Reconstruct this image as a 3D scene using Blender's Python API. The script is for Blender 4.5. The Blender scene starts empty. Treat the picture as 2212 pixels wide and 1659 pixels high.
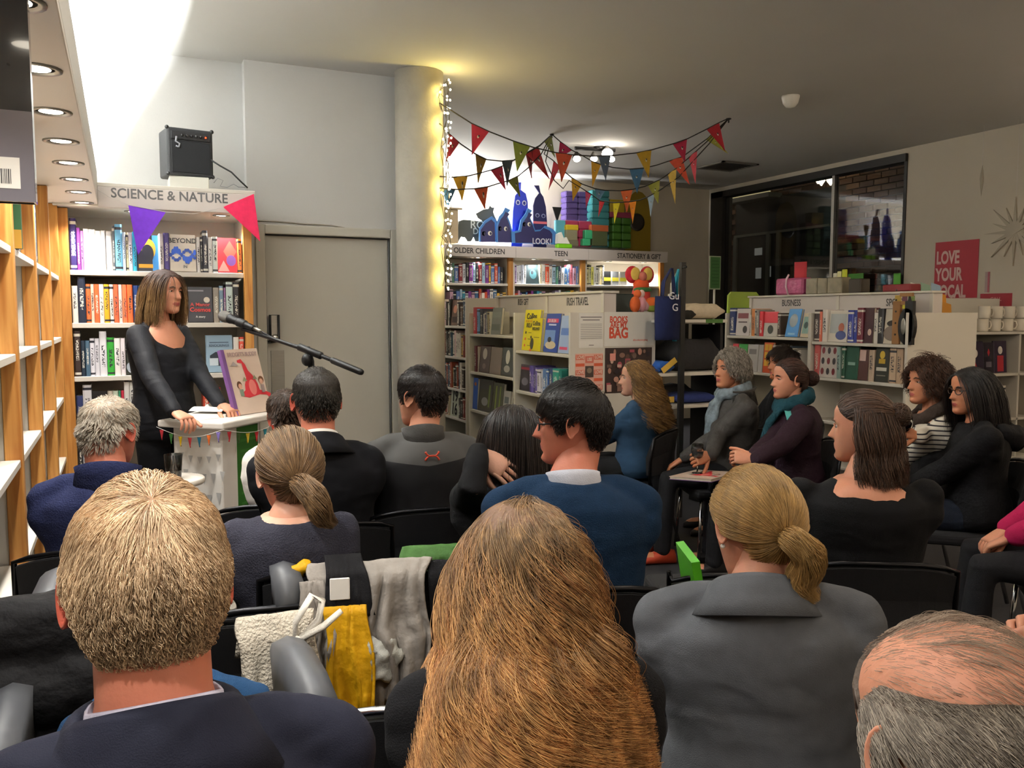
import bpy, bmesh, math, random
import numpy as np
from mathutils import Vector, Matrix, Euler, Quaternion

SC = bpy.context.scene
COL = SC.collection
R = math.radians
rnd = random.Random(7)
nrng = np.random.default_rng(11)

# ------------------------------------------------------------------ camera
FPX, W, H = 1850.0, 2212.0, 1659.0
HC, YAW, PITCH = 1.46, 24.5, 4.6
# one scene unit is 1.2 m: the floor lies at FZ, people and chairs are modelled in metres and scaled by KM
FZ, KM = 0.22, 1 / 1.2
SC.unit_settings.system = 'METRIC'; SC.unit_settings.scale_length = 1.2
cam_data = bpy.data.cameras.new('camera')
cam_data.sensor_width = 36.0
cam_data.lens = FPX / W * 36.0
cam_data.clip_start = 0.02
cam = bpy.data.objects.new('camera', cam_data)
COL.objects.link(cam)
cam.location = (0, 0, HC)
cam.rotation_euler = (R(90 - PITCH), 0, R(-YAW))
SC.camera = cam

# ------------------------------------------------------------------ colour management
SC.view_settings.view_transform = 'Standard'
SC.view_settings.look = 'None'
SC.view_settings.gamma = 1.0
SC.view_settings.use_curve_mapping = False
SC.view_settings.exposure = 0.12
SC.cycles.max_bounces = 6; SC.cycles.diffuse_bounces = 3; SC.cycles.glossy_bounces = 3; SC.cycles.transmission_bounces = 5; SC.cycles.transparent_max_bounces = 4
SC.cycles.caustics_reflective = False; SC.cycles.caustics_refractive = False

# ------------------------------------------------------------------ world: dark winter evening outside
wd = bpy.data.worlds.new('night'); SC.world = wd
wd.use_nodes = True
wd.node_tree.nodes['Background'].inputs[0].default_value = (0.055, 0.05, 0.05, 1)
wd.node_tree.nodes['Background'].inputs[1].default_value = 0.35

# ------------------------------------------------------------------ room lamps
WARM = (1.0, 0.83, 0.64); NEUT = (1.0, 0.96, 0.90); COOL = (0.93, 0.97, 1.0)

def lamp(name, kind, loc, power, color=NEUT, size=0.1, size_y=None, aim=None, spot=70, blend=0.6):
    d = bpy.data.lights.new(name, kind)
    d.energy = power; d.color = color
    if kind == 'AREA':
        d.shape = 'RECTANGLE' if size_y else 'DISK'
        d.size = size
        if size_y: d.size_y = size_y
    else:
        d.shadow_soft_size = size
    if kind == 'SPOT':
        d.spot_size = R(spot); d.spot_blend = blend
    o = bpy.data.objects.new(name, d); COL.objects.link(o)
    o.location = loc
    if aim is not None:
        o.rotation_euler = (Vector(aim) - Vector(loc)).to_track_quat('-Z', 'Y').to_euler()
    return o

# unseen fill lamps added over the audience, all above and behind the view
for i, (lx, ly, pw, cc) in enumerate([(0.75, 1.5, 11, NEUT), (1.9, 1.0, 8, WARM), (3.2, 0.4, 4, WARM), (2.3, 2.5, 9, WARM), (3.9, 2.2, 5, WARM),
                                      (-0.1, -0.6, 7, NEUT), (1.2, -1.0, 5, WARM)]):
    lamp('ceiling_fill_lamp', 'AREA', (lx, ly, 2.93), pw, cc, 0.16, aim=(lx, ly, 0))
# another added to lift the speaker, plus unseen uplights added to brighten the ceiling
lamp('ceiling_fill_lamp', 'SPOT', (0.95, 3.1, 2.92), 26, NEUT, 0.06, aim=(0.4, 4.0, 0.9), spot=75, blend=.9)
cl_ = lamp('added_uplight_right', 'AREA', (6.2, 0.6, 2.2), 72, WARM, 0.06, 3.0); cl_.rotation_euler = (math.pi, 0, 0)
cl_ = lamp('added_uplight_rear', 'AREA', (3.0, -2.9, 2.2), 110, WARM, 4.0, 0.06); cl_.rotation_euler = (math.pi, 0, 0)
# fluorescent tubes lying in the troughs on top of the wall bookcases, behind their fascias
cl_ = lamp('cove_lamp_left', 'AREA', (-0.172, 3.45, 2.062), 280, (0.93, 0.98, 1.0), 0.03, 2.7); cl_.rotation_euler = (math.pi, 0, 0)
cl_ = lamp('cove_lamp_far', 'AREA', (3.0, 8.33, 2.21), 110, (0.97, 0.99, 1.0), 1.7, 0.05); cl_.rotation_euler = (math.pi, 0, 0)

# ------------------------------------------------------------------ pixel <-> space helper (used to read real positions off the photo)
_a, _p = R(YAW), R(PITCH)
_Rv = Vector((math.cos(_a), -math.sin(_a), 0)); _Gv = Vector((math.sin(_a), math.cos(_a), 0)); _Zv = Vector((0, 0, 1))
_Fv = _Gv * math.cos(_p) - _Zv * math.sin(_p); _Uv = _Gv * math.sin(_p) + _Zv * math.cos(_p)
_C = Vector((0, 0, HC))
def ray(x, y): return _Fv + _Rv * ((x - W / 2) / FPX) + _Uv * ((H / 2 - y) / FPX)
def atD(x, y, D): return _C + ray(x, y) * D
def atX(x, y, X): d = ray(x, y); return _C + d * (X / d.x)
def atY(x, y, Y): d = ray(x, y); return _C + d * (Y / d.y)
def atZ(x, y, Z): d = ray(x, y); return _C + d * ((Z - HC) / d.z)

# ------------------------------------------------------------------ colour
def lin(v): return v / 12.92 if v <= 0.04045 else ((v + 0.055) / 1.055) ** 2.4
def hexc(h):
    h = h.lstrip('#')
    if len(h) == 3: h = ''.join(ch * 2 for ch in h)
    return tuple(lin(int(h[i:i + 2], 16) / 255) for i in (0, 2, 4)) + (1.0,)
def colour_word(h):
    import colorsys
    h = h.lstrip('#')
    if len(h) == 3: h = ''.join(ch * 2 for ch in h)
    r, g, b = (int(h[i:i + 2], 16) / 255 for i in (0, 2, 4))
    hh, l, s = colorsys.rgb_to_hls(r, g, b); hh *= 360
    if l > .86: return 'white' if s < .5 or l > .93 else 'cream'
    if l < .11: return 'black'
    if s < .13: return 'dark grey' if l < .33 else ('grey' if l < .62 else 'pale grey')
    if hh < 14 or hh > 345: n = 'red' if l < .62 else 'pink'
    elif hh < 42: n = 'orange' if s > .55 and l > .38 else ('brown' if l < .5 else 'tan')
    elif hh < 68: n = 'yellow' if l > .38 and s > .4 else ('olive' if l < .5 else 'cream')
    elif hh < 165: n = 'green'
    elif hh < 200: n = 'teal' if l < .5 else 'cyan'
    elif hh < 250: n = 'blue' if l > .24 else 'navy'
    elif hh < 300: n = 'purple'
    else: n = 'magenta'
    if n in ('green', 'blue', 'purple', 'red', 'teal') and l < .22: n = 'dark ' + n
    elif n in ('green', 'blue', 'purple') and l > .68: n = 'pale ' + n
    return n

# ------------------------------------------------------------------ materials (all node based)
MATS = {}
def mat(name, col='#808080', rough=0.6, metal=0.0, noise=0.06, nscale=8.0, bump=0.0, bscale=60.0, emit=0.0, ecol=None, coat=0.0, sheen=0.0, trans=0.0, ior=1.45, alpha=1.0, spec=None, stretch=None, sss=0.0):
    if name in MATS: return MATS[name]
    m = bpy.data.materials.new(name); m.use_nodes = True
    nt = m.node_tree; b = nt.nodes['Principled BSDF']
    c = hexc(col) if isinstance(col, str) else col
    b.inputs['Roughness'].default_value = rough
    b.inputs['Metallic'].default_value = metal
    b.inputs['Coat Weight'].default_value = coat
    b.inputs['Sheen Weight'].default_value = sheen
    b.inputs['Transmission Weight'].default_value = trans
    b.inputs['IOR'].default_value = ior
    b.inputs['Alpha'].default_value = alpha
    if spec is not None: b.inputs['Specular IOR Level'].default_value = spec
    if sss:
        b.inputs['Subsurface Weight'].default_value = sss
        b.inputs['Subsurface Radius'].default_value = (0.9, 0.35, 0.2)
        b.inputs['Subsurface Scale'].default_value = 0.008
    b.inputs['Base Color'].default_value = c
    tc = nt.nodes.new('ShaderNodeTexCoord'); src = tc.outputs['Object']
    if stretch:
        mp = nt.nodes.new('ShaderNodeMapping'); mp.inputs['Scale'].default_value = stretch
        nt.links.new(src, mp.inputs['Vector']); src = mp.outputs['Vector']
    if noise:
        n = nt.nodes.new('ShaderNodeTexNoise'); n.inputs['Scale'].default_value = nscale; n.inputs['Detail'].default_value = 4
        nt.links.new(src, n.inputs['Vector'])
        mx = nt.nodes.new('ShaderNodeMixRGB'); mx.blend_type = 'MIX'
        mx.inputs[1].default_value = tuple(max(0, v * (1 - 2 * noise)) for v in c[:3]) + (1,)
        mx.inputs[2].default_value = tuple(min(1, v * (1 + 2 * noise)) for v in c[:3]) + (1,)
        nt.links.new(n.outputs['Fac'], mx.inputs[0]); nt.links.new(mx.outputs[0], b.inputs['Base Color'])
    if bump:
        n2 = nt.nodes.new('ShaderNodeTexNoise'); n2.inputs['Scale'].default_value = bscale; n2.inputs['Detail'].default_value = 3
        nt.links.new(src, n2.inputs['Vector'])
        bp = nt.nodes.new('ShaderNodeBump'); bp.inputs['Strength'].default_value = bump; bp.inputs['Distance'].default_value = 0.01
        nt.links.new(n2.outputs['Fac'], bp.inputs['Height']); nt.links.new(bp.outputs[0], b.inputs['Normal'])
    if emit:
        b.inputs['Emission Color'].default_value = hexc(ecol) if ecol else c
        b.inputs['Emission Strength'].default_value = emit
    MATS[name] = m
    return m

def flat(col, rough=0.55, **k):
    return mat('paint_' + col.lstrip('#'), col, rough, noise=0.03, nscale=30, **k)

def wood_mat():
    m = mat('pine_wood', '#c98a3c', 0.45, noise=0)
    nt = m.node_tree; b = nt.nodes['Principled BSDF']
    tc = nt.nodes.new('ShaderNodeTexCoord'); mp = nt.nodes.new('ShaderNodeMapping'); mp.inputs['Scale'].default_value = (30, 30, 2.0)
    n = nt.nodes.new('ShaderNodeTexNoise'); n.inputs['Scale'].default_value = 1.6; n.inputs['Detail'].default_value = 5; n.inputs['Distortion'].default_value = 0.6
    cr = nt.nodes.new('ShaderNodeValToRGB')
    cr.color_ramp.elements[0].position = .3; cr.color_ramp.elements[0].color = hexc('#a8682a')
    cr.color_ramp.elements[1].position = .7; cr.color_ramp.elements[1].color = hexc('#d29a52')
    nt.links.new(tc.outputs['Object'], mp.inputs[0]); nt.links.new(mp.outputs[0], n.inputs['Vector'])
    nt.links.new(n.outputs['Fac'], cr.inputs[0]); nt.links.new(cr.outputs[0], b.inputs['Base Color'])
    return m

M_WALL = mat('wall_paint', '#cccbc8', 0.85, noise=0.02, nscale=3, bump=0.05, bscale=120)
M_CEIL = mat('ceiling_paint', '#d0cdc8', 0.9, noise=0.02, nscale=2)
M_WALLR = mat('wall_paint_cream', '#c9bfae', 0.85, noise=0.02, nscale=3, bump=0.05, bscale=120)
M_SHELF = mat('shelf_laminate', '#dcd6cb', 0.4, noise=0.015, nscale=5)
M_SHELF2 = mat('gondola_laminate', '#d8d2c6', 0.42, noise=0.015, nscale=5)
M_WOOD = wood_mat()
M_SIGN = mat('sign_board', '#d5ccc6', 0.55, noise=0.01)
M_INK = mat('sign_ink', '#4b4847', 0.6, noise=0)
M_DOOR = mat('door_paint', '#c2beb2', 0.55, noise=0.02, nscale=4)
M_STEEL = mat('brushed_steel', '#9a978f', 0.38, metal=0.85, noise=0.08, nscale=14, stretch=(1, 1, 12))
M_CHROME = mat('chrome_tube', '#c8c8c8', 0.14, metal=1.0, noise=0)
M_BLACK = mat('black_plastic', '#121214', 0.45, noise=0.1, nscale=20)
M_BLKFAB = mat('black_upholstery', '#101013', 0.85, noise=0.15, nscale=60, bump=0.15, bscale=400)
M_GREYPL = mat('grey_arm_plastic', '#4b4d51', 0.45, noise=0.05, nscale=20)
M_DARKM = mat('dark_window_metal', '#221f1c', 0.5, noise=0.1)
M_PAPER = mat('paper', '#eeebe4', 0.7, noise=0.02, nscale=20)
M_PAGES = mat('book_pages', '#d9cfb8', 0.8, noise=0.08, nscale=90)
M_EMIT = mat('lamp_glow', '#ffffff', 0.5, noise=0, emit=14, ecol='#fff3dd')
M_EMITW = mat('fairy_glow', '#ffffff', 0.5, noise=0, emit=26, ecol='#ffe9b8')
M_TUBE = mat('tube_glow', '#ffffff', 0.5, noise=0, emit=4, ecol='#fff6e6')
M_WHITEPL = mat('white_plastic', '#e2ded6', 0.35, noise=0.01)

# ------------------------------------------------------------------ mesh builder
class MB:
    def __init__(s): s.v = []; s.f = []; s.m = []; s.s = []
    def add(s, vs, fs, m=0, smooth=False, M=None):
        o = len(s.v)
        if M is not None: vs = [M @ Vector(p) for p in vs]
        s.v += [tuple(p) for p in vs]
        for f in fs:
            s.f.append(tuple(i + o for i in f)); s.m.append(m); s.s.append(smooth)
        return s
    def box(s, x0, x1, y0, y1, z0, z1, m=0, M=None):
        vs = [(x, y, z) for z in (z0, z1) for y in (y0, y1) for x in (x0, x1)]
        fs = [(0, 2, 3, 1), (4, 5, 7, 6), (0, 1, 5, 4), (2, 6, 7, 3), (0, 4, 6, 2), (1, 3, 7, 5)]
        return s.add(vs, fs, m, False, M)
    def cbox(s, x0, x1, y0, y1, z0, z1, b=0.01, m=0, M=None):
        # box with chamfered edges
        vs = []; 
        for sx, X in ((-1, x0), (1, x1)):
            for sy, Y in ((-1, y0), (1, y1)):
                for sz, Z in ((-1, z0), (1, z1)):
                    vs += [(X, Y - sy * b, Z - sz * b), (X - sx * b, Y, Z - sz * b), (X - sx * b, Y - sy * b, Z)]
        bm = bmesh.new()
        for p in vs: bm.verts.new(p)
        r = bmesh.ops.convex_hull(bm, input=bm.verts)
        bm.verts.index_update()
        V = [v.co.copy() for v in bm.verts]; F = [tuple(v.index for v in f.verts) for f in bm.faces]
        bm.free()
        return s.add(V, F, m, False, M)
    def prism(s, pts, d0, d1, axis='y', m=0, M=None, smooth=False):
        # polygon pts in a plane, extruded along axis from d0 to d1
        n = len(pts)
        def P(p, d):
            if axis == 'y': return (p[0], d, p[1])
            if axis == 'x': return (d, p[0], p[1])
            return (p[0], p[1], d)
        vs = [P(p, d0) for p in pts] + [P(p, d1) for p in pts]
        fs = [tuple(range(n))[::-1], tuple(range(n, 2 * n))] + [(i, (i + 1) % n, n + (i + 1) % n, n + i) for i in range(n)]
        return s.add(vs, fs, m, smooth, M)
    def loft(s, rings, m=0, smooth=True, cap=True, closed=True, M=None):
        n = len(rings[0]); vs = [p for r in rings for p in r]; fs = []
        for i in range(len(rings) - 1):
            for j in range(n if closed else n - 1):
                k = (j + 1) % n
                fs.append((i * n + j, i * n + k, (i + 1) * n + k, (i + 1) * n + j))
        if cap and closed:
            fs.append(tuple(range(n))[::-1]); fs.append(tuple((len(rings) - 1) * n + j for j in range(n)))
        return s.add(vs, fs, m, smooth, M)
    def tube(s, pts, rad, n=8, m=0, smooth=True, cap=True, M=None, flat=1.0, up=(0, 0, 1)):
        pts = [Vector(p) for p in pts]; k = len(pts)
        if not hasattr(rad, '__len__'): rad = [rad] * k
        rings = []; N = None
        for i, p in enumerate(pts):
            t = (pts[min(i + 1, k - 1)] - pts[max(i - 1, 0)])
            if t.length < 1e-9: t = Vector((0, 0, 1))
            t.normalize()
            if N is None:
                u = Vector(up)
                if abs(u.dot(t)) > .95: u = Vector((1, 0, 0))
                N = (u - t * u.dot(t)).normalized()
            else:
                N = (N - t * N.dot(t))
                N = N.normalized() if N.length > 1e-6 else t.orthogonal().normalized()
            B = t.cross(N)
            rings.append([p + (N * math.cos(a) * flat + B * math.sin(a)) * rad[i] for a in (2 * math.pi * j / n for j in range(n))])
        return s.loft(rings, m, smooth, cap, True, M)
    def capsule(s, pts, rad, n=12, m=0, M=None, ends=4):
        # tube with rounded ends
        pts = [Vector(p) for p in pts]
        if not hasattr(rad, '__len__'): rad = [rad] * len(pts)
        d0 = (pts[0] - pts[1]).normalized(); d1 = (pts[-1] - pts[-2]).normalized()
        P = []; Q = []
        for i in range(ends):
            a = math.pi / 2 * (1 - i / ends)
            P.append(pts[0] + d0 * rad[0] * math.sin(a)); Q.append(max(rad[0] * math.cos(a), 1e-4))
        P += pts; Q += list(rad)
        for i in range(1, ends + 1):
            a = math.pi / 2 * i / ends
            P.append(pts[-1] + d1 * rad[-1] * math.sin(a)); Q.append(max(rad[-1] * math.cos(a), 1e-4))
        return s.tube(P, Q, n, m, True, True, M)
    def lathe(s, prof, n=20, m=0, M=None, smooth=True):
        rings = [[(r * math.cos(2 * math.pi * j / n), r * math.sin(2 * math.pi * j / n), z) for j in range(n)] for r, z in prof]
        return s.loft(rings, m, smooth, True, True, M)
    def ellipsoid(s, c, r, nu=16, nv=10, m=0, M=None):
        c = Vector(c); rings = []
        for i in range(nv + 1):
            a = math.pi * (i / nv - .5); k = max(math.cos(a), 1e-3)
            rings.append([(c.x + r[0] * k * math.cos(2 * math.pi * j / nu), c.y + r[1] * k * math.sin(2 * math.pi * j / nu), c.z + r[2] * math.sin(a)) for j in range(nu)])
        return s.loft(rings, m, True, True, True, M)
    def poly(s, pts, m=0, M=None): return s.add(pts, [tuple(range(len(pts)))], m, False, M)
    def mesh(s, name, mats):
        me = bpy.data.meshes.new(name)
        me.from_pydata([tuple(p) for p in s.v], [], s.f)
        for mm in (mats if isinstance(mats, (list, tuple)) else [mats]): me.materials.append(mm)
        me.polygons.foreach_set('material_index', s.m)
        me.polygons.foreach_set('use_smooth', s.s)
        me.update()
        return me
    def build(s, name, mats, parent=None, loc=None, rotz=None):
        o = bpy.data.objects.new(name, s.mesh(name, mats)); COL.objects.link(o)
        if parent is not None: o.parent = parent
        if loc is not None: o.location = loc
        if rotz is not None: o.rotation_euler[2] = rotz
        return o

def tag(o, label, cat=None, group=None, kind=None):
    if label: o['label'] = label
    if cat: o['category'] = cat
    if group: o['group'] = group
    if kind: o['kind'] = kind
    return o
def thing(name, label, cat, loc=(0, 0, 0), rotz=0.0, group=None):
    o = bpy.data.objects.new(name, None); COL.objects.link(o)
    o.location = loc; o.rotation_euler = (0, 0, rotz); o.empty_display_size = .1
    return tag(o, label, cat, group)
def structure(o): o['kind'] = 'structure'; return o
def bevel(o, w=0.004, seg=2):
    m = o.modifiers.new('edge', 'BEVEL'); m.width = w; m.segments = seg; m.limit_method = 'ANGLE'; m.angle_limit = R(40)
    return o
def copy_tree(o, parent=None):
    c = o.copy(); COL.objects.link(c)
    if parent is not None: c.parent = parent
    for ch in o.children: copy_tree(ch, c)
    return c

# ------------------------------------------------------------------ lettering (flat print)
_txt = {}
def text_mesh(s, size, align='CENTER', bold=0.0, extrude=0.0004, squeeze=1.0, spacing=1.0):
    key = (s, size, align, bold, squeeze, spacing)
    if key in _txt: return _txt[key]
    cu = bpy.data.curves.new('lettering', 'FONT'); cu.body = s; cu.size = size; cu.align_x = align; cu.align_y = 'CENTER'
    cu.offset = bold * size; cu.extrude = extrude; cu.resolution_u = 3; cu.space_character = spacing
    o = bpy.data.objects.new('lettering', cu); COL.objects.link(o)
    bpy.context.view_layer.update()
    me = bpy.data.meshes.new_from_object(o)
    bpy.data.objects.remove(o); bpy.data.curves.remove(cu)
    if squeeze != 1.0:
        for v in me.vertices: v.co.x *= squeeze
    _txt[key] = me
    return me
def text(s, size, M, material, parent=None, name='lettering', **k):
    # M maps text plane (x right, y up, z out) into parent space
    me = text_mesh(s, size, **k).copy(); me.materials.clear(); me.materials.append(material)
    o = bpy.data.objects.new(name, me); COL.objects.link(o)
    if parent is not None: o.parent = parent
    o.matrix_local = M
    return o
def facing(o, right, up, out=None):
    r = Vector(right).normalized(); u = Vector(up).normalized(); n = r.cross(u)
    return Matrix(((r.x, u.x, n.x, o[0]), (r.y, u.y, n.y, o[1]), (r.z, u.z, n.z, o[2]), (0, 0, 0, 1)))
def face_y(x, y, z): return facing((x, y, z), (1, 0, 0), (0, 0, 1))       # print on a face that looks towards -y
def face_x(x, y, z): return facing((x, y, z), (0, -1, 0), (0, 0, 1))      # print on a face that looks towards -x
# ================================================================== ROOM
CZ = 2.95
XL, XR = -0.66, 6.45          # left and right wall planes
YS, YD, YB, YR = 5.42, 5.33, 8.47, -3.2
M_CARPET = mat('carpet', '#242327', 0.95, noise=0.25, nscale=180, bump=0.3, bscale=500)
structure(MB().box(XL - .2, XR + .2, YR, YB + .2, FZ - .1, FZ).build('floor', M_CARPET))
structure(MB().box(XL - .2, XR + .2, YR, YB + .2, CZ, CZ + .1).build('ceiling', M_CEIL))
structure(MB().box(XL - .2, XL, YR, YS, 0, CZ).build('wall_left', M_WALL))
# closet block: wall behind the lit bookcase, small step, then the wall with the door in it
DX0, DX1, DZ = 0.80, 1.575, 1.945
b = MB()
b.box(XL - .2, 0.705, YS, YB + .2, 0, CZ)
b.box(0.705, DX0, YD, YB + .2, 0, CZ)
b.box(DX1, 1.66, YD, YB + .2, 0, CZ)
b.box(DX0, DX1, YD, YB + .2, DZ, CZ)
b.box(DX0, DX1, YD + .08, YB + .2, 0, DZ)
structure(b.build('wall_closet', M_WALL))
structure(MB().box(1.66, XR + .2, YB, YB + .2, 0, CZ).build('wall_far', M_WALLR))
structure(MB().box(XL - .2, XR + .2, YR - .2, YR, 0, CZ).build('wall_rear', M_WALL))
# right wall with the shop window opening
WY0, WY1, WZ0, WZ1 = 5.62, 8.40, 0.75, 2.90
b = MB()
b.box(XR, XR + .25, YR, WY0, 0, CZ)
b.box(XR, XR + .25, WY0, YB, 0, WZ0)
b.box(XR, XR + .25, WY1, YB, WZ0, CZ)
b.box(XR, XR + .25, WY0, WY1, WZ1, CZ)
structure(b.build('wall_right', M_WALLR))

# ---- door
door = structure(thing('door_1', None, None, (0, 0, 0)))
door['label'] = 'tall flush off-white door beside the concrete pillar'
fr = MB()
for x0, x1 in ((DX0 - .055, DX0), (DX1, DX1 + .055)):
    fr.box(x0, x1, YD - .025, YD + .03, FZ, DZ + .055)
fr.box(DX0, DX1, YD - .025, YD + .03, DZ, DZ + .055)
bevel(fr.build('door_frame', M_DOOR, door), .006)
bevel(MB().box(DX0 + .006, DX1 - .006, YD + .03, YD + .075, FZ + .008, DZ - .006).build('door_leaf', M_DOOR, door), .003)
hx = atY(592, 720, YD).x
hb = MB()
hb.tube([(hx - .026, YD + .03, 1.30), (hx - .026, YD - .03, 1.30), (hx - .026, YD - .03, 1.46), (hx + .024, YD - .03, 1.46), (hx + .024, YD - .03, 1.30), (hx - .026, YD - .03, 1.30)], .007, 8)
hb.box(hx - .024, hx + .022, YD - .02, YD + .03, 1.30, 1.455, 1)
hnd = hb.build('door_handle', [M_BLACK, M_STEEL], door)
kn = MB().lathe([(.012, 0), (.02, .004), (.02, .02), (.012, .028)], 14, M=Matrix.Translation((hx, YD - .02, 1.325)) @ Matrix.Rotation(R(90), 4, 'X'))
kn.build('lock_cylinder', M_CHROME, hnd)
bevel(MB().box(hx - .018, hx + .062, YD + .024, YD + .031, .98, 1.245).build('push_plate', M_STEEL, door), .002)

# ---- thin cable clipped along the wall above the door and down beside it
pts = [atY(x, y, YD - .006) for x, y in ((541, 476), (590, 478), (660, 484), (715, 487), (750, 494), (785, 508), (815, 513), (846, 512))]
cb = MB().tube([tuple(p) for p in pts], .0045, 6)
tag(cb.build('wall_cable', mat('cable_beige', '#8e877a', .6)), 'thin beige cable clipped to the wall above the door', 'cable')

# ---- round concrete pillar
M_CONC = mat('raw_concrete', '#a9a294', 0.8, noise=0.12, nscale=6, bump=0.2, bscale=40)
PX, PY, PR = 1.725, 5.17, 0.15
pil = MB().lathe([(PR, FZ), (PR, .9), (PR, 1.8), (PR, CZ - .001)], 40, M=Matrix.Translation((PX, PY, 0)))
tag(pil.build('concrete_pillar', M_CONC), 'round raw concrete pillar wrapped with fairy lights beside the door', 'pillar', kind='structure')

# ---- shop window in the right wall
M_GLASS = mat('window_glass', '#ffffff', 0.02, noise=0, trans=1.0, ior=1.45)
win = structure(thing('window_1', None, None))
win['label'] = 'large shop window in dark metal frame showing the night street'
f = MB()
f.box(XR - .03, XR + .12, WY0, WY1, WZ1 - .07, WZ1)
f.box(XR - .03, XR + .12, WY0, WY1, WZ0, WZ0 + .06)
f.box(XR - .03, XR + .12, WY1 - .22, WY1, WZ0, WZ1)
f.box(XR - .01, XR + .12, WY0, WY0 + .03, WZ0, WZ1)
f.build('window_frame', M_DARKM, win)
ym = atX(1800, 450, XR).y
MB().box(XR - .01, XR + .05, ym - .018, ym + .018, WZ0 + .06, WZ1 - .07).build('mullion', M_STEEL, win)
for y0, y1 in ((WY0 + .03, ym - .018), (ym + .018, WY1 - .22)):
    MB().box(XR + .02, XR + .03, y0, y1, WZ0 + .06, WZ1 - .07).build('pane', M_GLASS, win)
MB().box(XR - .06, XR, WY0, WY1, WZ0 - .03, WZ0).build('window_sill', M_WALLR, win)

# ---- street outside: brick wall with a dark glazed entrance
XE = 8.1
M_BRICKS = [mat('brick_%d' % i, c, .9, noise=.15, nscale=30, bump=.2, bscale=80) for i, c in enumerate(('#6a4f3a', '#5a4232', '#70563f', '#4f3b2d'))]
M_MORTAR = mat('mortar', '#4b4238', .95, noise=.15, nscale=20)
ext = structure(thing('wall_outside', None, None)); ext['label'] = 'brick house wall across the dark street'
MB().box(XE + .06, XE + .2, 4.6, 13.5, 0, 4.2).build('mortar_bed', M_MORTAR, ext)
# separate bricks where the window lets one see them, the glazed entrance sits in the middle of the wall
ye0, ye1 = atX(1798, 500, XE).y, atX(1592, 500, XE).y
bm0 = [MB().cbox(-.028, .028, -.102, .102, -.031, .031, .004).mesh('brick', mm) for mm in M_BRICKS]
cnt = 0
zz = 0.97
row_i = 0
stuff = MB()
while zz < 3.75:
    yy = 6.35 + (.108 if row_i % 2 else 0)
    while yy < 12.3:
        inside = (ye0 - .1 < yy < ye1 + .1) and zz < 3.05
        if not inside:
            if yy < 8.6 and zz > 1.25 and zz < 3.0 and cnt < 290:
                o = bpy.data.objects.new('brick', bm0[rnd.randrange(4)]); COL.objects.link(o); o.parent = ext
                o.location = (XE + .04 + rnd.uniform(-.004, .004), yy, zz); cnt += 1
            else:
                stuff.box(XE + .012, XE + .07, yy - .1, yy + .1, zz - .03, zz + .03, rnd.randrange(4))
        yy += .216
    zz += .073; row_i += 1
so = stuff.build('brickwork', M_BRICKS, ext); so['kind'] = 'stuff'
M_EXTDK = mat('dark_shopfront', '#20241f', .4, noise=.15, nscale=4)
M_EXTLT = mat('weathered_frame', '#6f7468', .5, noise=.1)
ent = structure(thing('door_2', None, None)); ent['label'] = 'dark glazed double entrance door across the street'
e = MB(); e.box(XE - .02, XE + .05, ye0, ye1, 0.3, 3.05)
e.build('entrance_leaf', M_EXTDK, ent)
e = MB()
za = atX(1700, 498, XE).z
e.box(XE - .05, XE, ye0, ye1, za - .02, za + .012)
for pxx in (1592, 1663, 1685):
    yq = atX(pxx, 600, XE).y; e.box(XE - .05, XE, yq - .035, yq + .035, .3, za - .02)
e.build('transom_bar', M_EXTLT, ent)
for x0, y0, x1, y1 in ((1630, 535, 1646, 552), (1632, 578, 1644, 602), (1661, 575, 1665, 598)):
    p0, p1 = atX(x0, y1, XE - .03), atX(x1, y0, XE - .03)
    MB().box(XE - .028, XE - .02, p1.y, p0.y, p0.z, p1.z).build('notice_paper', mat('notice', '#b9bcb4', .7, emit=.12, ecol='#b9bcb4'), ent)  # faint emission stands in for light on the papers
# glowing railing, and hearts for reflected lights, above the entrance
rail = thing('balcony_railing', 'pale lit balcony railing above the dark entrance outside the window', 'railing', (0, 0, 0))
M_RAIL = mat('railing_glow', '#cfc6a4', .5, emit=.45, ecol='#cfc08a')  # emission stands in for lamplight falling on the railing
p0, p1 = atX(1575, 425, XE - .2), atX(1664, 398, XE - .2)
b = MB(); 
for zt in (p0.z - .02, p1.z + .05):
    b.box(XE - .22, XE - .19, p1.y, p0.y, zt - .02, zt + .02)
b.build('rail', M_RAIL, rail)
k = 14
for i in range(k):
    yy = p1.y + (p0.y - p1.y) * (i + .5) / k
    MB().box(XE - .215, XE - .195, yy - .014, yy + .014, p0.z - .02, p1.z + .05).build('baluster', M_RAIL, rail)
MB().box(XE - .22, XE + .05, p1.y, p0.y, p0.z - .1, p0.z - .04).build('balcony_slab', M_EXTLT, rail)
M_HEART = mat('heart_glow', '#ffffff', .5, noise=0, emit=9, ecol='#fff0cf')  # glowing hearts stand in for fairy lights reflected in the pane
for i, (x, y) in enumerate(((1746, 383), (1768, 386), (1775, 390), (1795, 389))):
    p = atX(x, y, XE - .35 - .08 * i)
    pts = []
    for t in range(20):
        a = 2 * math.pi * t / 20
        pts.append((.0035 * 16 * math.sin(a) ** 3, .0035 * (13 * math.cos(a) - 5 * math.cos(2 * a) - 2 * math.cos(3 * a) - math.cos(4 * a))))
    o = MB().prism(pts, -.012, .012, 'x').build('heart_reflection', M_HEART)
    o.location = p
    tag(o, '%s small glowing heart standing in for a light reflected in the window' % ('first', 'second', 'third', 'fourth')[i], 'reflection', 'heart reflections beyond the window')
    MB().box(-.003, .003, -.003, .003, .01, 4.2 - p.z).build('hanging_wire', M_BLACK, o)
structure(MB().box(XR + .25, XE + .2, 4.6, 13.5, 4.2, 4.3).build('ceiling_arcade', M_MORTAR))
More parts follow.
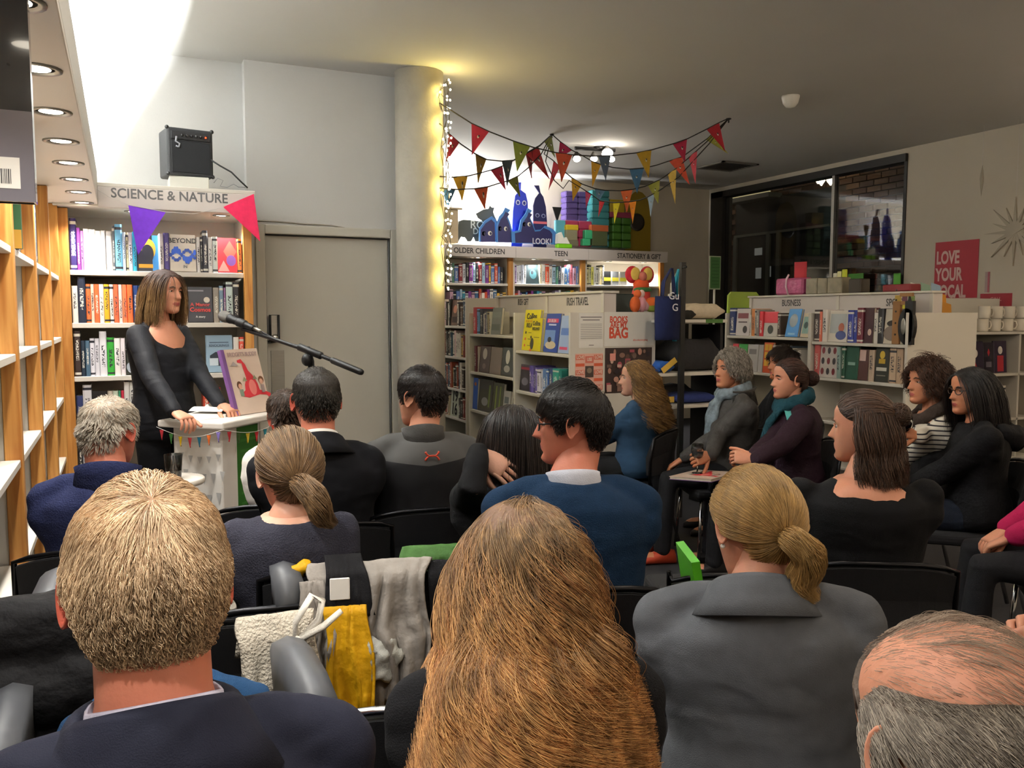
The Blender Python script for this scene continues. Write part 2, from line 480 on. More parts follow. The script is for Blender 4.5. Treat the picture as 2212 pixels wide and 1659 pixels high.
lamp('outside_fill_light', 'POINT', (7.4, 10.6, 3.5), 7, WARM, .1)  # unseen lamp added to light the railing
# ================================================================== BOOKS
def book_material():
    m = bpy.data.materials.new('book_cover'); m.use_nodes = True
    nt = m.node_tree; L = nt.links; b = nt.nodes['Principled BSDF']; b.inputs['Roughness'].default_value = .42
    oi = nt.nodes.new('ShaderNodeObjectInfo'); tc = nt.nodes.new('ShaderNodeTexCoord')
    sp = nt.nodes.new('ShaderNodeSeparateXYZ'); L.new(tc.outputs['Generated'], sp.inputs[0])
    def mth(op, a, bb=None, c=None):
        n = nt.nodes.new('ShaderNodeMath'); n.operation = op
        for i, q in enumerate((a, bb, c)):
            if q is None: continue
            if hasattr(q, 'is_linked'): L.new(q, n.inputs[i])
            else: n.inputs[i].default_value = q
        return n.outputs[0]
    rn = oi.outputs['Random']
    # printed title: blocky glyph noise along the spine, inside a centred band
    cb = nt.nodes.new('ShaderNodeCombineXYZ')
    L.new(mth('MULTIPLY', sp.outputs['X'], 3.0), cb.inputs[0]); L.new(mth('MULTIPLY_ADD', rn, 90, 0), cb.inputs[1])
    L.new(mth('MULTIPLY', sp.outputs['Z'], 26.0), cb.inputs[2])
    wn = nt.nodes.new('ShaderNodeTexNoise'); wn.inputs['Scale'].default_value = 1.6; wn.inputs['Detail'].default_value = 2; L.new(cb.outputs[0], wn.inputs['Vector'])
    gl = mth('GREATER_THAN', wn.outputs['Fac'], .5)
    lo = mth('MULTIPLY_ADD', rn, .25, .12); hi = mth('MULTIPLY_ADD', rn, .2, .62)
    inz = mth('MULTIPLY', mth('GREATER_THAN', sp.outputs['Z'], lo), mth('LESS_THAN', sp.outputs['Z'], hi))
    inx = mth('MULTIPLY', mth('GREATER_THAN', sp.outputs['X'], .27), mth('LESS_THAN', sp.outputs['X'], .73))
    title = mth('MULTIPLY', mth('MULTIPLY', inz, inx), gl)
    band = mth('MULTIPLY', mth('GREATER_THAN', sp.outputs['Z'], .88), mth('LESS_THAN', sp.outputs['Z'], .94))
    band2 = mth('MULTIPLY', mth('GREATER_THAN', sp.outputs['Z'], .04), mth('LESS_THAN', sp.outputs['Z'], .09))
    fr = mth('FRACT', mth('MULTIPLY', rn, 7.31))
    bands = mth('MULTIPLY', mth('MAXIMUM', band, band2), mth('GREATER_THAN', fr, .55))
    mask = mth('MULTIPLY', mth('MAXIMUM', title, bands), oi.outputs['Alpha'])
    bw = nt.nodes.new('ShaderNodeRGBToBW'); L.new(oi.outputs['Color'], bw.inputs[0])
    dark = mth('LESS_THAN', bw.outputs[0], .28)
    ink = nt.nodes.new('ShaderNodeMixRGB'); ink.inputs[1].default_value = (.03, .03, .04, 1); ink.inputs[2].default_value = (.75, .72, .62, 1); L.new(dark, ink.inputs[0])
    mx = nt.nodes.new('ShaderNodeMixRGB'); L.new(mask, mx.inputs[0]); L.new(oi.outputs['Color'], mx.inputs[1]); L.new(ink.outputs[0], mx.inputs[2])
    L.new(mx.outputs[0], b.inputs['Base Color'])
    return m
M_BOOK = book_material()
def _book_mesh():
    # unit book: x thickness, y depth (spine at -y), z height; cover boards, rounded spine, inset page block
    b = MB(); c = .09
    sp = [(-.5, -.47), (-.3, -.5), (.3, -.5), (.5, -.47)]
    prof = [(-.5, .5)] + sp + [(.5, .5), (.5 - c, .5), (.5 - c, -.44), (-.5 + c, -.44), (-.5 + c, .5)]
    n = len(prof)
    vs = [(p[0], p[1], z) for z in (-.5, .5) for p in prof]
    fs = [(i, (i + 1) % n, n + (i + 1) % n, n + i) for i in range(n)]
    b.add(vs, fs, 0)
    for z, o in ((-.5, 0), (.5, n)):
        q = [(0, 1, 8, 9), (1, 2, 8), (2, 3, 7, 8), (3, 4, 7), (4, 5, 6, 7)]
        for f in q: b.f.append(tuple(o + i for i in (f if z > 0 else f[::-1]))); b.m.append(0); b.s.append(False)
    b.box(-.5 + c, .5 - c, -.44, .47, -.485, .485, 1)
    return b.mesh('book', [M_BOOK, M_PAGES])
BOOK = _book_mesh()
ORD = ['first', 'second', 'third', 'fourth', 'fifth', 'sixth', 'seventh', 'eighth', 'ninth', 'tenth', 'eleventh', 'twelfth', 'thirteenth', 'fourteenth', 'fifteenth',
       'sixteenth', 'seventeenth', 'eighteenth', 'nineteenth', 'twentieth', 'twenty-first', 'twenty-second', 'twenty-third', 'twenty-fourth', 'twenty-fifth', 'twenty-sixth', 'twenty-seventh',
       'twenty-eighth', 'twenty-ninth', 'thirtieth', 'thirty-first', 'thirty-second', 'thirty-third', 'thirty-fourth', 'thirty-fifth']

def shape2d(kind, x, y, w, h, n=22):
    if kind == 'rect': return [(x - w / 2, y - h / 2), (x + w / 2, y - h / 2), (x + w / 2, y + h / 2), (x - w / 2, y + h / 2)]
    if kind == 'oval': return [(x + w / 2 * math.cos(2 * math.pi * i / n), y + h / 2 * math.sin(2 * math.pi * i / n)) for i in range(n)]
    if kind == 'tri': return [(x - w / 2, y - h / 2), (x + w / 2, y - h / 2), (x, y + h / 2)]
    if kind == 'diamond': return [(x, y - h / 2), (x + w / 2, y), (x, y + h / 2), (x - w / 2, y)]
def print_on(parent, shapes, Mface, name='cover_print'):
    # flat printed shapes: (kind, x, y, w, h, colour) in metres on the face; later ones lie on top
    b = MB(); cols = []; 
    for i, (k, x, y, w, h, c) in enumerate(shapes):
        if c not in cols: cols.append(c)
        pts = w if k == 'poly' else shape2d(k, x, y, w, h)
        if k == 'poly': pts = [(x + a, y + q) for a, q in w]
        b.poly([(a, q, .0006 + .00025 * i) for a, q in pts], cols.index(c))
    o = b.build(name, [flat(c) for c in cols], parent)
    o.matrix_local = Mface
    if len(shapes) > 1: o['kind'] = 'stuff'
    return o

class Row:
    """books stood along a shelf; plane 'Y' looks to -y (left to right = +x), plane 'X' looks to -x (left to right = -y)"""
    def __init__(s, plane, front, start, end, z, desc, depth=.13, rng=None, hk=1.0):
        s.plane, s.front, s.pos, s.end, s.z, s.desc, s.depth = plane, front, start, end, z, desc, depth
        s.hk = hk; s.k = 0; s.dir = 1 if plane == 'Y' else -1
        s.rng = rng or random.Random(hash(desc) % 9999 if False else sum(map(ord, desc)))
    def room(s): return (s.end - s.pos) * s.dir
    def gap(s, g): s.pos += s.dir * g; return s
    def _name(s, col, how):
        w = colour_word(col); o = ORD[min(s.k, len(ORD) - 1)]; s.k += 1
        return '%s %s, %s from the left on %s' % (w, how, o, s.desc)
    def spine(s, col, t=.022, h=.198, d=None, lean=0.0, mark=1.0, label=None):
        d = d or s.depth; h = h * s.hk
        if s.room() < t * .98 + abs(math.sin(lean)) * h: return None
        o = bpy.data.objects.new('book', BOOK); COL.objects.link(o)
        c = s.pos + s.dir * t / 2
        o.scale = (t * .97, d, h)
        inset = s.rng.uniform(.0, .012)
        if s.plane == 'Y':
            o.location = (c, s.front + .012 + inset + d / 2, s.z + h / 2 + .0005); o.rotation_euler = (0, lean, 0)
        else:
            o.location = (s.front + .012 + inset + d / 2, c, s.z + h / 2 + .0005); o.rotation_euler = (0, lean, -math.pi / 2)
        cc = hexc(col); o.color = (cc[0], cc[1], cc[2], mark)
        if lean: o.location.z += abs(math.sin(lean)) * t / 2
        tag(o, label or s._name(col, 'book spine'), 'book', 'books on ' + s.desc)
        if label: s.k += 1
        s.pos += s.dir * (t + abs(math.sin(lean)) * h + .0008)
        return o
    def cover(s, col, w=.13, h=.198, t=.02, shapes=(), words=(), tilt=8, label=None, shift=.02):
        """book shown face out; shapes and words in face coordinates (0,0 at the centre of the cover)"""
        if s.room() < w * .98: return None
        k_ = s.hk; h = h * k_; shapes = [(q[0], q[1], q[2] * k_) + ((q[3], q[4] * k_, q[5]) if q[0] != 'poly' else ([(a_, b_ * k_) for a_, b_ in q[3]], q[4], q[5])) for q in shapes]; words = [(q[0], q[1], q[2] * k_, q[3] * (k_ + 1) / 2) + tuple(q[4:]) for q in words]
        o = bpy.data.objects.new('book', BOOK); COL.objects.link(o)
        c = s.pos + s.dir * w / 2
        o.scale = (t, w, h)
        # local y runs along the shelf, local +x becomes the outward face
        dz = s.z + h / 2 * math.cos(R(tilt)) + t / 2 * math.sin(R(tilt)) + .001
        if s.plane == 'Y':
            P = Vector((c, s.front + shift + t / 2 + h / 2 * math.sin(R(tilt)), dz)); rt, up = Vector((1, 0, 0)), Vector((0, math.sin(R(tilt)), math.cos(R(tilt))))
        else:
            P = Vector((s.front + shift + t / 2 + h / 2 * math.sin(R(tilt)), c, dz)); rt, up = Vector((0, -1, 0)), Vector((math.sin(R(tilt)), 0, math.cos(R(tilt))))
        n = rt.cross(up)
        o.matrix_world = Matrix(((n.x, rt.x, up.x, P.x), (n.y, rt.y, up.y, P.y), (n.z, rt.z, up.z, P.z), (0, 0, 0, 1))) @ Matrix.Diagonal((t, w, h, 1))
        cc = hexc(col); o.color = (cc[0], cc[1], cc[2], 0)
        tag(o, label or s._name(col, 'front cover'), 'book', 'books on ' + s.desc)
        if label: s.k += 1
        Mf = Matrix(((0, 0, 1 / t, .5), (1 / w, 0, 0, 0), (0, 1 / h, 0, 0), (0, 0, 0, 1)))
        if shapes: print_on(o, shapes, Mf)
        for (tx, x, y, size, ccol, *kw) in words:
            k = kw[0] if kw else {}
            text(tx, size, Mf @ Matrix.Translation((x, y, .004)), flat(ccol), o, 'cover_lettering', bold=.02, **k)
        s.pos += s.dir * (w + .004)
        return o
    def fill(s, cols, t=(.014, .03), h=(.178, .215), until=None):
        for c in cols:
            tt = s.rng.uniform(*t)
            if s.room() < tt: break
            s.spine(c, tt, s.rng.uniform(*h))
        return s

# ================================================================== BOOKCASES
def downlight(parent, x, y, z, power=0, spot=110, r=.042, col=NEUT, emit=None):
    b = MB()
    b.lathe([(r * 1.28, 0), (r * 1.28, -.004), (r, -.004), (r * .92, .0)], 20)
    o = b.build('downlight', M_STEEL, parent, (x, y, z))
    MB().lathe([(r * .72, -.0012), (r * .72, -.0006)], 16).build('lamp_disc', emit or M_EMIT, o)
    if power:
        w = Vector((x, y, z - .012)) + (parent.location if parent else Vector())
        lamp('shelf_downlight_lamp', 'SPOT', w, power, col, .025, aim=(w.x, w.y, 0), spot=spot, blend=.9)
    return o
def board(name, m, parent, x0, x1, y0, y1, z0, z1, bev=.002):
    z0 = max(z0, FZ)
    if z1 < z0 + .012: return None
    o = MB().box(x0, x1, y0, y1, z0, z1).build(name, m, parent)
    return bevel(o, bev, 1)

# ---- long lit bookcase along the left wall; bays between pine posts, fascia and trough with a tube lamp on top
XF = -0.27
posts = [1.40, 2.11, 2.83, 3.54, 4.25, 4.90]
LZ = [0.45, 0.74, 1.045, 1.35, 1.655]
lb = thing('wall_bookcase', 'long white wall bookcase with pine posts and lit canopy along left wall', 'bookcase', (0, 0, 0))
board('back_panel', M_SHELF, lb, XL + .002, XL + .015, .3, 5.40, 0, 2.02)
for y in posts:
    board('post', M_WOOD, lb, XF - .045, XF, y - .024, y + .024, 0, 2.015)
    board('side_panel', M_SHELF, lb, XL + .015, XF - .045, y - .012, y + .012, 0.005, 2.015)
edges = [0.3] + posts
for i in range(len(edges) - 1):
    for z in LZ:
        board('shelf', M_SHELF, lb, XL + .015, XF - .005, edges[i] + .026, edges[i + 1] - .026, z - .022, z)
board('plinth', M_SHELF, lb, XL + .015, XF - .02, .3, 4.9, 0, .30)
board('canopy', mat('canopy_board', '#e8e0d4', .5, noise=.01), lb, XL + .015, -.085, .3, 4.905, 2.017, 2.04)
board('fascia', M_SHELF, lb, -.108, -.085, .3, 4.905, 2.04, 2.19)
# ragged paper edging on the fascia front
dl = []
for y in (1.80, 2.26, 2.71, 3.15, 3.58, 4.00, 4.40, 4.80):
    dl.append(downlight(lb, -.155, y, 2.017, 28, 120))
for y in (.5, .95, 1.38):
    downlight(lb, -.155, y, 2.017, 28, 120)
MB().tube([(-.172, 2.15, 2.052), (-.172, 4.75, 2.052)], .008, 10).build('tube_lamp', M_TUBE, lb)

# ---- Science & Nature bookcase on the closet wall
YF = 4.93
sx0, sx1 = atY(126, 700, YF).x, atY(546, 640, YF).x
SZ = [0.33, 0.60, 0.872, 1.143, 1.419, 1.69]
sn = thing('display_bookcase', 'white Science and Nature bookcase with pine posts behind the speaker', 'bookcase', (0, 0, 0))
board('back_panel', M_SHELF, sn, sx0, sx1, YS - .02, YS - .004, 0, 2.03)
pw = .062
for x0, x1 in ((sx0, sx0 + pw), (sx1 - pw * .72, sx1)):
    board('post', M_WOOD, sn, x0, x1, YF - .012, YF + .04, 0, 2.0)
    board('side_panel', M_SHELF, sn, (x0 + x1) / 2 - .012, (x0 + x1) / 2 + .012, YF + .04, YS - .02, 0, 2.0)
for z in SZ:
    board('shelf', M_SHELF, sn, sx0 + pw, sx1 - pw * .72, YF + .005, YS - .02, z - .026, z)
board('shelf_lip', M_SHELF, sn, sx0 + pw, sx1 - pw * .72, YF + .02, YS - .02, 0.02, .28)
p0, p1 = atY(190, 437, YF - .09), atY(548, 412, YF - .09)
ct, cbm = atY(548, 413, YF - .09).z, atY(370, 452, YF - .09).z
board('canopy', M_SHELF, sn, sx0, sx1 + .005, YF - .085, YS - .02, cbm - .004, cbm + .022)
board('canopy_top', M_SHELF, sn, sx0, sx1 + .012, YF - .095, YS - .02, ct - .02, ct)
sg = board('sign_board', M_SIGN, sn, -.085, sx1 + .008, YF - .095, YF - .078, cbm - .006, ct - .02)
tp = atY(369, 424, YF - .096)
text('SCIENCE & NATURE', .068, face_y(tp.x, YF - .0955, tp.z), M_INK, sg, bold=.018, squeeze=.93)
for x in (.08, .52):
    downlight(sn, x, YF + .05, cbm - .005, 26, 130, r=.035)
# books
r = Row('Y', YF, sx0 + pw + .004, sx1 - .05, SZ[5], 'top Science and Nature shelf', .15)
u = r.spine('#3b2f6e', .03, .262); text('UNIVERSE', .028, facing((0, -.502, 0), (0, 0, -1), (1, 0, 0)) @ Matrix.Diagonal((1 / .262, 1 / .03, 1, 1)), flat('#e9e6f2'), u, 'spine_lettering')
r.spine('#8e3f9a', .016, .215); r.spine('#c47ac8', .014, .2)
for t in (.024, .03, .026, .02, .03): r.spine('#f4f1ee', t, .208 + r.rng.uniform(-.008, .008), mark=.25)
r.spine('#5b6066', .012, .232); r.spine('#7cc7ea', .035, .24); r.spine('#c9dcea', .014, .2); r.spine('#e8dfae', .012, .2); r.spine('#f3f3f3', .02, .2)
r.spine('#39b4d8', .018, .205)
r.cover('#1e1d24', .105, .19, shapes=[('rect', .038, 0, .03, .19, '#3f8fd0'), ('oval', .005, .02, .07, .11, '#e1b13a'), ('oval', .0, -.005, .06, .1, '#26262e'), ('rect', -.01, -.07, .07, .02, '#d49a2c')], label='black and gold face-out book behind the purple pennant')
r.spine('#f0ece6', .022, .2); r.spine('#4a3f78', .028, .205)
helix = [('rect', 0, 0, .128, .196, '#efe6d6')]
for i in range(12):
    x = -.06 + .12 * i / 11; yv = .028 * math.sin(i * .62); 
    helix += [('oval', x, yv - .012, .016, .022 + .02 * abs(math.sin(i * .62)), '#2a55b8'), ('oval', x, -yv - .012, .016, .018, '#24418f')]
r.cover('#efe6d6', .132, .2, shapes=helix, words=[('BEYOND', 0, .065, .036, '#3b3733'), ('IN', .01, -.075, .02, '#4a4541')], label='white face-out book with blue helix reading BEYOND')
r.spine('#e9e6e2', .018, .19); r.spine('#2c2b2f', .012, .19); r.spine('#33343b', .026, .225); r.spine('#f1f1ee', .022, .19); r.spine('#e7efe9', .026, .195)
r.cover('#d5303a', .1, .19, shapes=[('rect', 0, .0, .1, .19, '#d8323c'), ('diamond', .015, .02, .07, .12, '#ef6d5c'), ('oval', .02, -.03, .05, .06, '#7c4fa0'), ('tri', -.02, -.06, .06, .06, '#f0a39a')], label='red and purple abstract face-out book on top Science shelf')
r.fill(['#e98a45', '#f0a060', '#e6743a'], (.016, .022), (.185, .195))
r = Row('Y', YF, sx0 + pw + .004, sx1 - .05, SZ[4], 'second Science and Nature shelf', .14)
for c, t, h in (('#e6e2da', .026, .19), ('#232c40', .036, .235), ('#e8703c', .022, .2), ('#f0c8b0', .016, .2), ('#e9683a', .022, .2), ('#f2e8da', .022, .2), ('#f0b22c', .024, .2), ('#f1eadf', .02, .2), ('#ea6a44', .022, .2),
                ('#f3d5c8', .018, .2), ('#ec7a50', .022, .2), ('#e8703c', .026, .2), ('#22407c', .028, .196), ('#1f4c66', .024, .196), ('#28305a', .034, .196), ('#dfe2d4', .028, .2), ('#6b4a35', .02, .196), ('#e8703c', .026, .196), ('#3b2a24', .03, .196)):
    r.spine(c, t, h)
r.pos = atY(400, 640, YF).x
r.spine('#d9cfc2', .012, .19)
r.cover('#29262b', .128, .192, shapes=[('oval', .035, .025, .032, .032, '#cfc3b2'), ('rect', -.02, .075, .08, .008, '#8a8488')],
        words=[('Cosmos', 0, -.03, .032, '#d23a35'), ('A story', 0, -.068, .016, '#cfcac4'), ('A Manor', 0, -.002, .028, '#b33a35')], label='dark face-out book with pale moon beside the speaker')
for c, t, h in (('#8b8276', .03, .19), ('#6f8494', .022, .2), ('#8b5f86', .012, .19), ('#cfe0da', .036, .222), ('#232226', .034, .222), ('#f2ece4', .03, .2), ('#cf3038', .026, .18)): r.spine(c, t, h)
r = Row('Y', YF, sx0 + pw + .004, sx1 - .05, SZ[3], 'third Science and Nature shelf', .14)
for c, t, h in (('#3a2e2c', .03, .235), ('#263443', .02, .185), ('#4d6a80', .02, .185), ('#e6e4ec', .022, .196), ('#dedde6', .022, .196), ('#ebeaf0', .034, .232), ('#3aa63a', .034, .2), ('#f4f1ee', .03, .196), ('#efe6ea', .022, .196)): r.spine(c, t, h)
r.cover('#1d2119', .135, .2, shapes=[('oval', .0, -.075, .12, .05, '#c9ccd4'), ('oval', .015, -.06, .05, .05, '#20242c'), ('oval', -.045, -.06, .04, .05, '#9aa3ad'), ('rect', 0, .075, .12, .006, '#7f8a78')], words=[('SPACEMAN', 0, .04, .034, '#dcdcd4', dict(squeeze=.78))], label='black face-out book reading SPACEMAN left of the speaker')
r.spine('#2a2a2e', .02, .2)
r.pos = atY(446, 760, YF).x
r.cover('#86a0b2', .14, .205, shapes=[('rect', 0, .062, .1, .006, '#4c5c6c'), ('poly', -.02, -.04, [(-.03, -.02), (.03, -.03), (.05, .0), (.03, .02), (.045, .045), (.0, .05), (-.03, .03)], 0, '#1e2630'), ('rect', -.03, -.045, .045, .04, '#c6d2da'), ('oval', .03, -.0, .028, .03, '#c6d2da')], words=[('KNOCKINGS', 0, .045, .018, '#4c5c6c')], label='pale blue face-out book right of the speaker')
for c, t, h in (('#efe8e0', .028, .195), ('#dd5a48', .028, .195), ('#d9cf9c', .028, .195)): r.spine(c, t, h)
r = Row('Y', YF, sx0 + pw + .004, sx1 - .05, SZ[2], 'fourth Science and Nature shelf', .14)
for c, t, h in (('#35406e', .03, .17), ('#e4e2e6', .042, .225)): r.spine(c, t, h)
r.cover('#1f1c1c', .07, .19, shapes=[('rect', 0, .03, .06, .008, '#bdb5a8'), ('rect', 0, .01, .05, .008, '#bdb5a8')], tilt=4)
for c, t, h in (('#cbbfae', .026, .19), ('#c9d3bd', .024, .19), ('#3f8d6a', .012, .19), ('#c5324a', .014, .19), ('#ece9e4', .026, .235), ('#dcdcd6', .026, .235), ('#49525e', .014, .2), ('#27324c', .034, .2), ('#1f2531', .02, .19)): r.spine(c, t, h)
r.pos = atY(440, 860, YF).x
for c in ('#c24a34', '#d0d0c8', '#8a2c2c'): r.spine(c, .03, .19)
r = Row('Y', YF, sx0 + pw + .004, sx1 - .05, SZ[1], 'fifth Science and Nature shelf', .14)
for c, t, h in (('#23262c', .02, .2), ('#dfe0e6', .02, .2), ('#2e3440', .03, .2), ('#c9c9c9', .02, .19), ('#1d1d22', .03, .19)): r.spine(c, t, h)

# ---- books on the left bookcase: seen from their covers at the end of the row
M_GLOSS = mat('glossy_jacket', '#26272b', .12, noise=.25, nscale=3, coat=.6)
pb = atZ(78, 437, LZ[-1] + .002)
bk = thing('large_book', 'large glossy dark book with barcode at the near top of the left bookcase', 'book', (pb.x, pb.y, LZ[-1] + .001))
b = MB(); b.box(-.30, 0, -.004, 0, 0, .35); b.box(-.30, 0, .03, .034, 0, .35); b.box(-.0035, 0, 0, .03, 0, .35); b.build('cover', M_GLOSS, bk)
MB().box(-.295, -.006, 0, .03, .004, .346).build('page_block', M_PAGES, bk)
MB().box(-.30, -.0005, -.0048, -.0041, .0, .155).build('back_panel_print', mat('grey_jacket', '#77747c', .18, noise=.1, coat=.4), bk)
lab = MB().box(-.085, -.022, -.0056, -.0049, .022, .075).build('barcode_label', M_PAPER, bk)
b = MB(); x = -.08
for i in range(16):
    w = rnd.choice((.0008, .0012, .002)); b.box(x, x + w, -.0062, -.0057, .03, .055); x += w + .0014
b.build('barcode', M_INK, lab)
gb = atX(88, 545, XF)
bk = thing('green_book', 'green and gold book at the end of the left bookcase top shelf', 'book', (XF + .012, 2.93, LZ[-1] + .001))
b = MB(); b.box(-.16, 0, -.003, 0, 0, .205); b.box(-.16, 0, .022, .025, 0, .205); b.box(-.003, 0, 0, .022, 0, .205); b.build('cover', mat('green_cloth', '#274d2c', .5), bk)
MB().box(-.156, -.004, 0, .022, .003, .202).build('page_block', M_PAGES, bk)
b = MB(); b.box(-.16, 0, -.0036, -.003, 0, .055, 0); b.box(-.16, 0, -.0036, -.003, .2, .205, 0)
for z in (.085, .12, .155): b.add([(-.045 + .02 * math.cos(a), -.0036, z + .02 * math.sin(a)) for a in (i * math.pi / 5 for i in range(10))], [tuple(range(10))], 0)
b.build('gold_print', mat('gold_foil', '#c9a24a', .3, metal=.6), bk)
for i, (dy, c, w, h) in enumerate(((.03, '#52607e', .15, .235), (.055, '#b7b3c4', .14, .18), (.62, '#d8d4cf', .15, .21), (.65, '#43506a', .15, .2))):
    o = bpy.data.objects.new('book', BOOK); COL.objects.link(o); o.scale = (.022, w, h); o.rotation_euler = (0, 0, math.pi / 2)
    o.location = (XF - .0 - w / 2, 2.93 + dy + .012, LZ[-1] + h / 2 + .001); cc = hexc(c); o.color = (*cc[:3], .5)
    tag(o, '%s book, %s behind the green and gold one on left bookcase' % (colour_word(c), ORD[i]), 'book', 'books on the left bookcase')
# ================================================================== FAR WALL BOOKCASES
YF2 = 8.10
zt, zb_ = atY(960, 527, YF2 - .06).z, atY(1000, 553, YF2 - .06).z
zs1 = atY(1000, 611, YF2).z
bx = [2.72, atY(1108, 600, YF2).x, atY(1264, 608, YF2).x, atY(1430, 618, YF2).x + .02]
PAL = ['#e9e6df', '#2c3448', '#7d3b8c', '#d8563a', '#e3b23c', '#39648f', '#efe9dc', '#8a2f3a', '#4a7f6a', '#c9a0b8', '#1f2229', '#5b79b5', '#f0e2b8', '#b8452f', '#6a5a8e', '#dcdde4', '#3a8fa8', '#a8c7dd', '#46332c', '#e8849a']
names = ['OLDER CHILDREN', 'TEEN', 'STATIONERY & GIFT']
lab = ['white Older Children wall bookcase beside the concrete pillar', 'white Teen wall bookcase between its two neighbours on the far wall', 'white Stationery and Gift wall bookcase in the far corner']
shn = ['Older Children', 'Teen', 'Stationery']
for i in range(3):
    x0, x1 = bx[i], bx[i + 1]
    u = thing('tall_bookcase', lab[i], 'bookcase', (0, 0, 0), group='bookcases along the far wall')
    board('back_panel', M_SHELF, u, x0 + .001, x1 - .001, YB - .02, YB - .004, 0, zt - .002)
    board('post', M_WOOD, u, x1 - .055, x1 - .001, YF2 - .01, YF2 + .03, 0, zb_)
    board('side_panel', M_SHELF, u, x1 - .055, x1 - .03, YF2 + .03, YB - .02, 0, zb_)
    board('side_panel', M_SHELF, u, x0 + .001, x0 + .024, YF2 + .005, YB - .02, 0, zb_)
    for q in range(7):
        z = zs1 - .272 * q
        if z > .05: board('shelf', M_SHELF, u, x0 + .025, x1 - .056, YF2 + .004, YB - .02, z - .025, z)
    board('canopy', M_SHELF, u, x0 + .001, x1 - .001, YF2 - .06, YB - .02, zb_ - .003, zb_ + .02)
    sgn = board('sign_board', M_SIGN, u, x0 + .001, x1 - .001, YF2 - .075, YF2 - .06, zb_ - .003, zt)
    tx = (atY(1030, 538, YF2), atY(1205, 544, YF2), atY(1373, 547, YF2))[i]
    text(names[i], .075, face_y(tx.x, YF2 - .0758, (zb_ + zt) / 2 - .004), M_INK, sgn, bold=.02, squeeze=(.9, .9, .82)[i])
    for fx in ((.3, .75) if i else (.62,)):
        downlight(u, x0 + (x1 - x0) * fx, YF2 + .04, zb_ - .004, 34, 130, r=.035)
    rr = random.Random(50 + i)
    for q in range(2):
        r = Row('Y', YF2 + .01, max(x0 + .03, 3.02), x1 - .06, zs1 - .272 * q, '%s %s shelf' % (('upper', 'lower')[q], shn[i]), .13, rr)
        if i == 1 and q == 0: r.fill(['#b8a0d0', '#e4e6ee', '#dfe4f0', '#cdd6ea', '#f0f0f2'], (.02, .03)); r.cover('#1f2f34', .15, .2, shapes=[('oval', .01, 0, .08, .1, '#2f5a62'), ('oval', .0, .02, .03, .04, '#16202a')], label='dark teal face-out book on the Teen shelf')
        if i == 2:
            if q == 0:
                r.fill(['#d8cf9a', '#cfd0a8', '#f2ef7a', '#f4f4f0', '#f2f2ea', '#efe9d2', '#e8d9a0', '#f6f2e6'], (.02, .034), (.19, .225))
                for nm in ('black notebook with yellow band', 'grey notebook with yellow band', 'pale notebook with yellow band'):
                    r.cover('#26282c' if 'black' in nm else ('#8d9296' if 'grey' in nm else '#cfcfca'), .085, .15, shapes=[('rect', 0, -.01, .085, .04, '#e8df4a')], label=nm + ' on the Stationery shelf', tilt=3)
                    r.gap(.012)
            else:
                r.fill(['#e6e2da', '#cfd6dc'], (.03, .05)); r.gap(.2); r.fill(['#3a3f4a', '#e8e4dc'], (.03, .05))
            continue
        r.fill([rr.choice(PAL) for _ in range(40)], (.022, .045), (.165, .215))
MB().tube([(2.2, 8.33, 2.197), (3.85, 8.33, 2.197)], .010, 10).build('tube_lamp', M_TUBE, bpy.data.objects['tall_bookcase'])

# ================================================================== LOW DOUBLE SIDED SHELVING IN THE MIDDLE OF THE SHOP
def gondola(name, label, X0, X1, Y0, Y1, yms, shelves, ztop, zhead, hx0=None, near_end=True, signs=(), cat='bookshelf'):
    """runs along y, faces -x and +x; Y0 near end; shelves: one list of z per bay from the near end"""
    g = thing(name, label, cat, (0, 0, 0))
    xm = (X0 + X1) / 2
    board('centre_panel', M_SHELF2, g, xm - .015, xm + .015, Y0 + .02, Y1 - .02, 0, ztop - .01)
    board('base', M_SHELF2, g, X0 + .02, X1 - .02, Y0 + .02, Y1 - .02, 0, FZ + .1)
    board('end_panel', M_SHELF2, g, X0 - .002, X1 + .002, Y0, Y0 + .02, 0, ztop)
    board('end_panel', M_SHELF2, g, X0 + .0, X1, Y1 - .02, Y1, 0, ztop)
    ed = [Y0] + list(yms) + [Y1]
    for y in yms:
        board('upright', M_SHELF2, g, X0, xm - .016, y - .014, y + .014, 0, ztop)
        board('upright', M_SHELF2, g, xm + .016, X1, y - .014, y + .014, 0, ztop)
    for i in range(len(ed) - 1):
        for z in shelves[i]:
            board('shelf', M_SHELF2, g, X0 + .003, xm - .016, ed[i] + .021, ed[i + 1] - .021, z - .02, z)
            board('shelf', M_SHELF2, g, xm + .016, X1 - .003, ed[i] + .021, ed[i + 1] - .021, z - .02, z)
    if zhead:
        board('header', M_SIGN, g, xm - .045, xm + .045, Y0 + .05, Y1 + .02, ztop - .03, zhead - .014)
        board('header_top', M_SHELF2, g, xm - .06, xm + .06, Y0 + .04, Y1 + .03, zhead - .014, zhead)
        for y in list(yms) + [Y0 + .05, Y1]:
            board('header_post', M_SHELF2, g, xm - .055, xm - .046, y - .014, y + .014, ztop, zhead - .014)
        hd = [c for c in g.children if c.name.startswith('header')][0]
        for s, y, z, size, sq in signs:
            text(s, size, face_x(xm - .0456, y, z), M_INK, hd, bold=.02, squeeze=sq)
    return g
zx = lambda x, y, X: atX(x, y, X).z
GX0, GX1, GY0, GY1 = 2.39, 2.98, 4.42, 6.04
gym = atX(1110, 740, GX0).y
f1 = [zx(1060, 723, GX0), zx(1060, 809, GX0), zx(1060, 895, GX0)]; f1 += [f1[-1] - .3, f1[-1] - .6]
n1 = [zx(1170, 761, GX0), zx(1170, 853, GX0)]; n1 += [n1[-1] - .3, n1[-1] - .6]
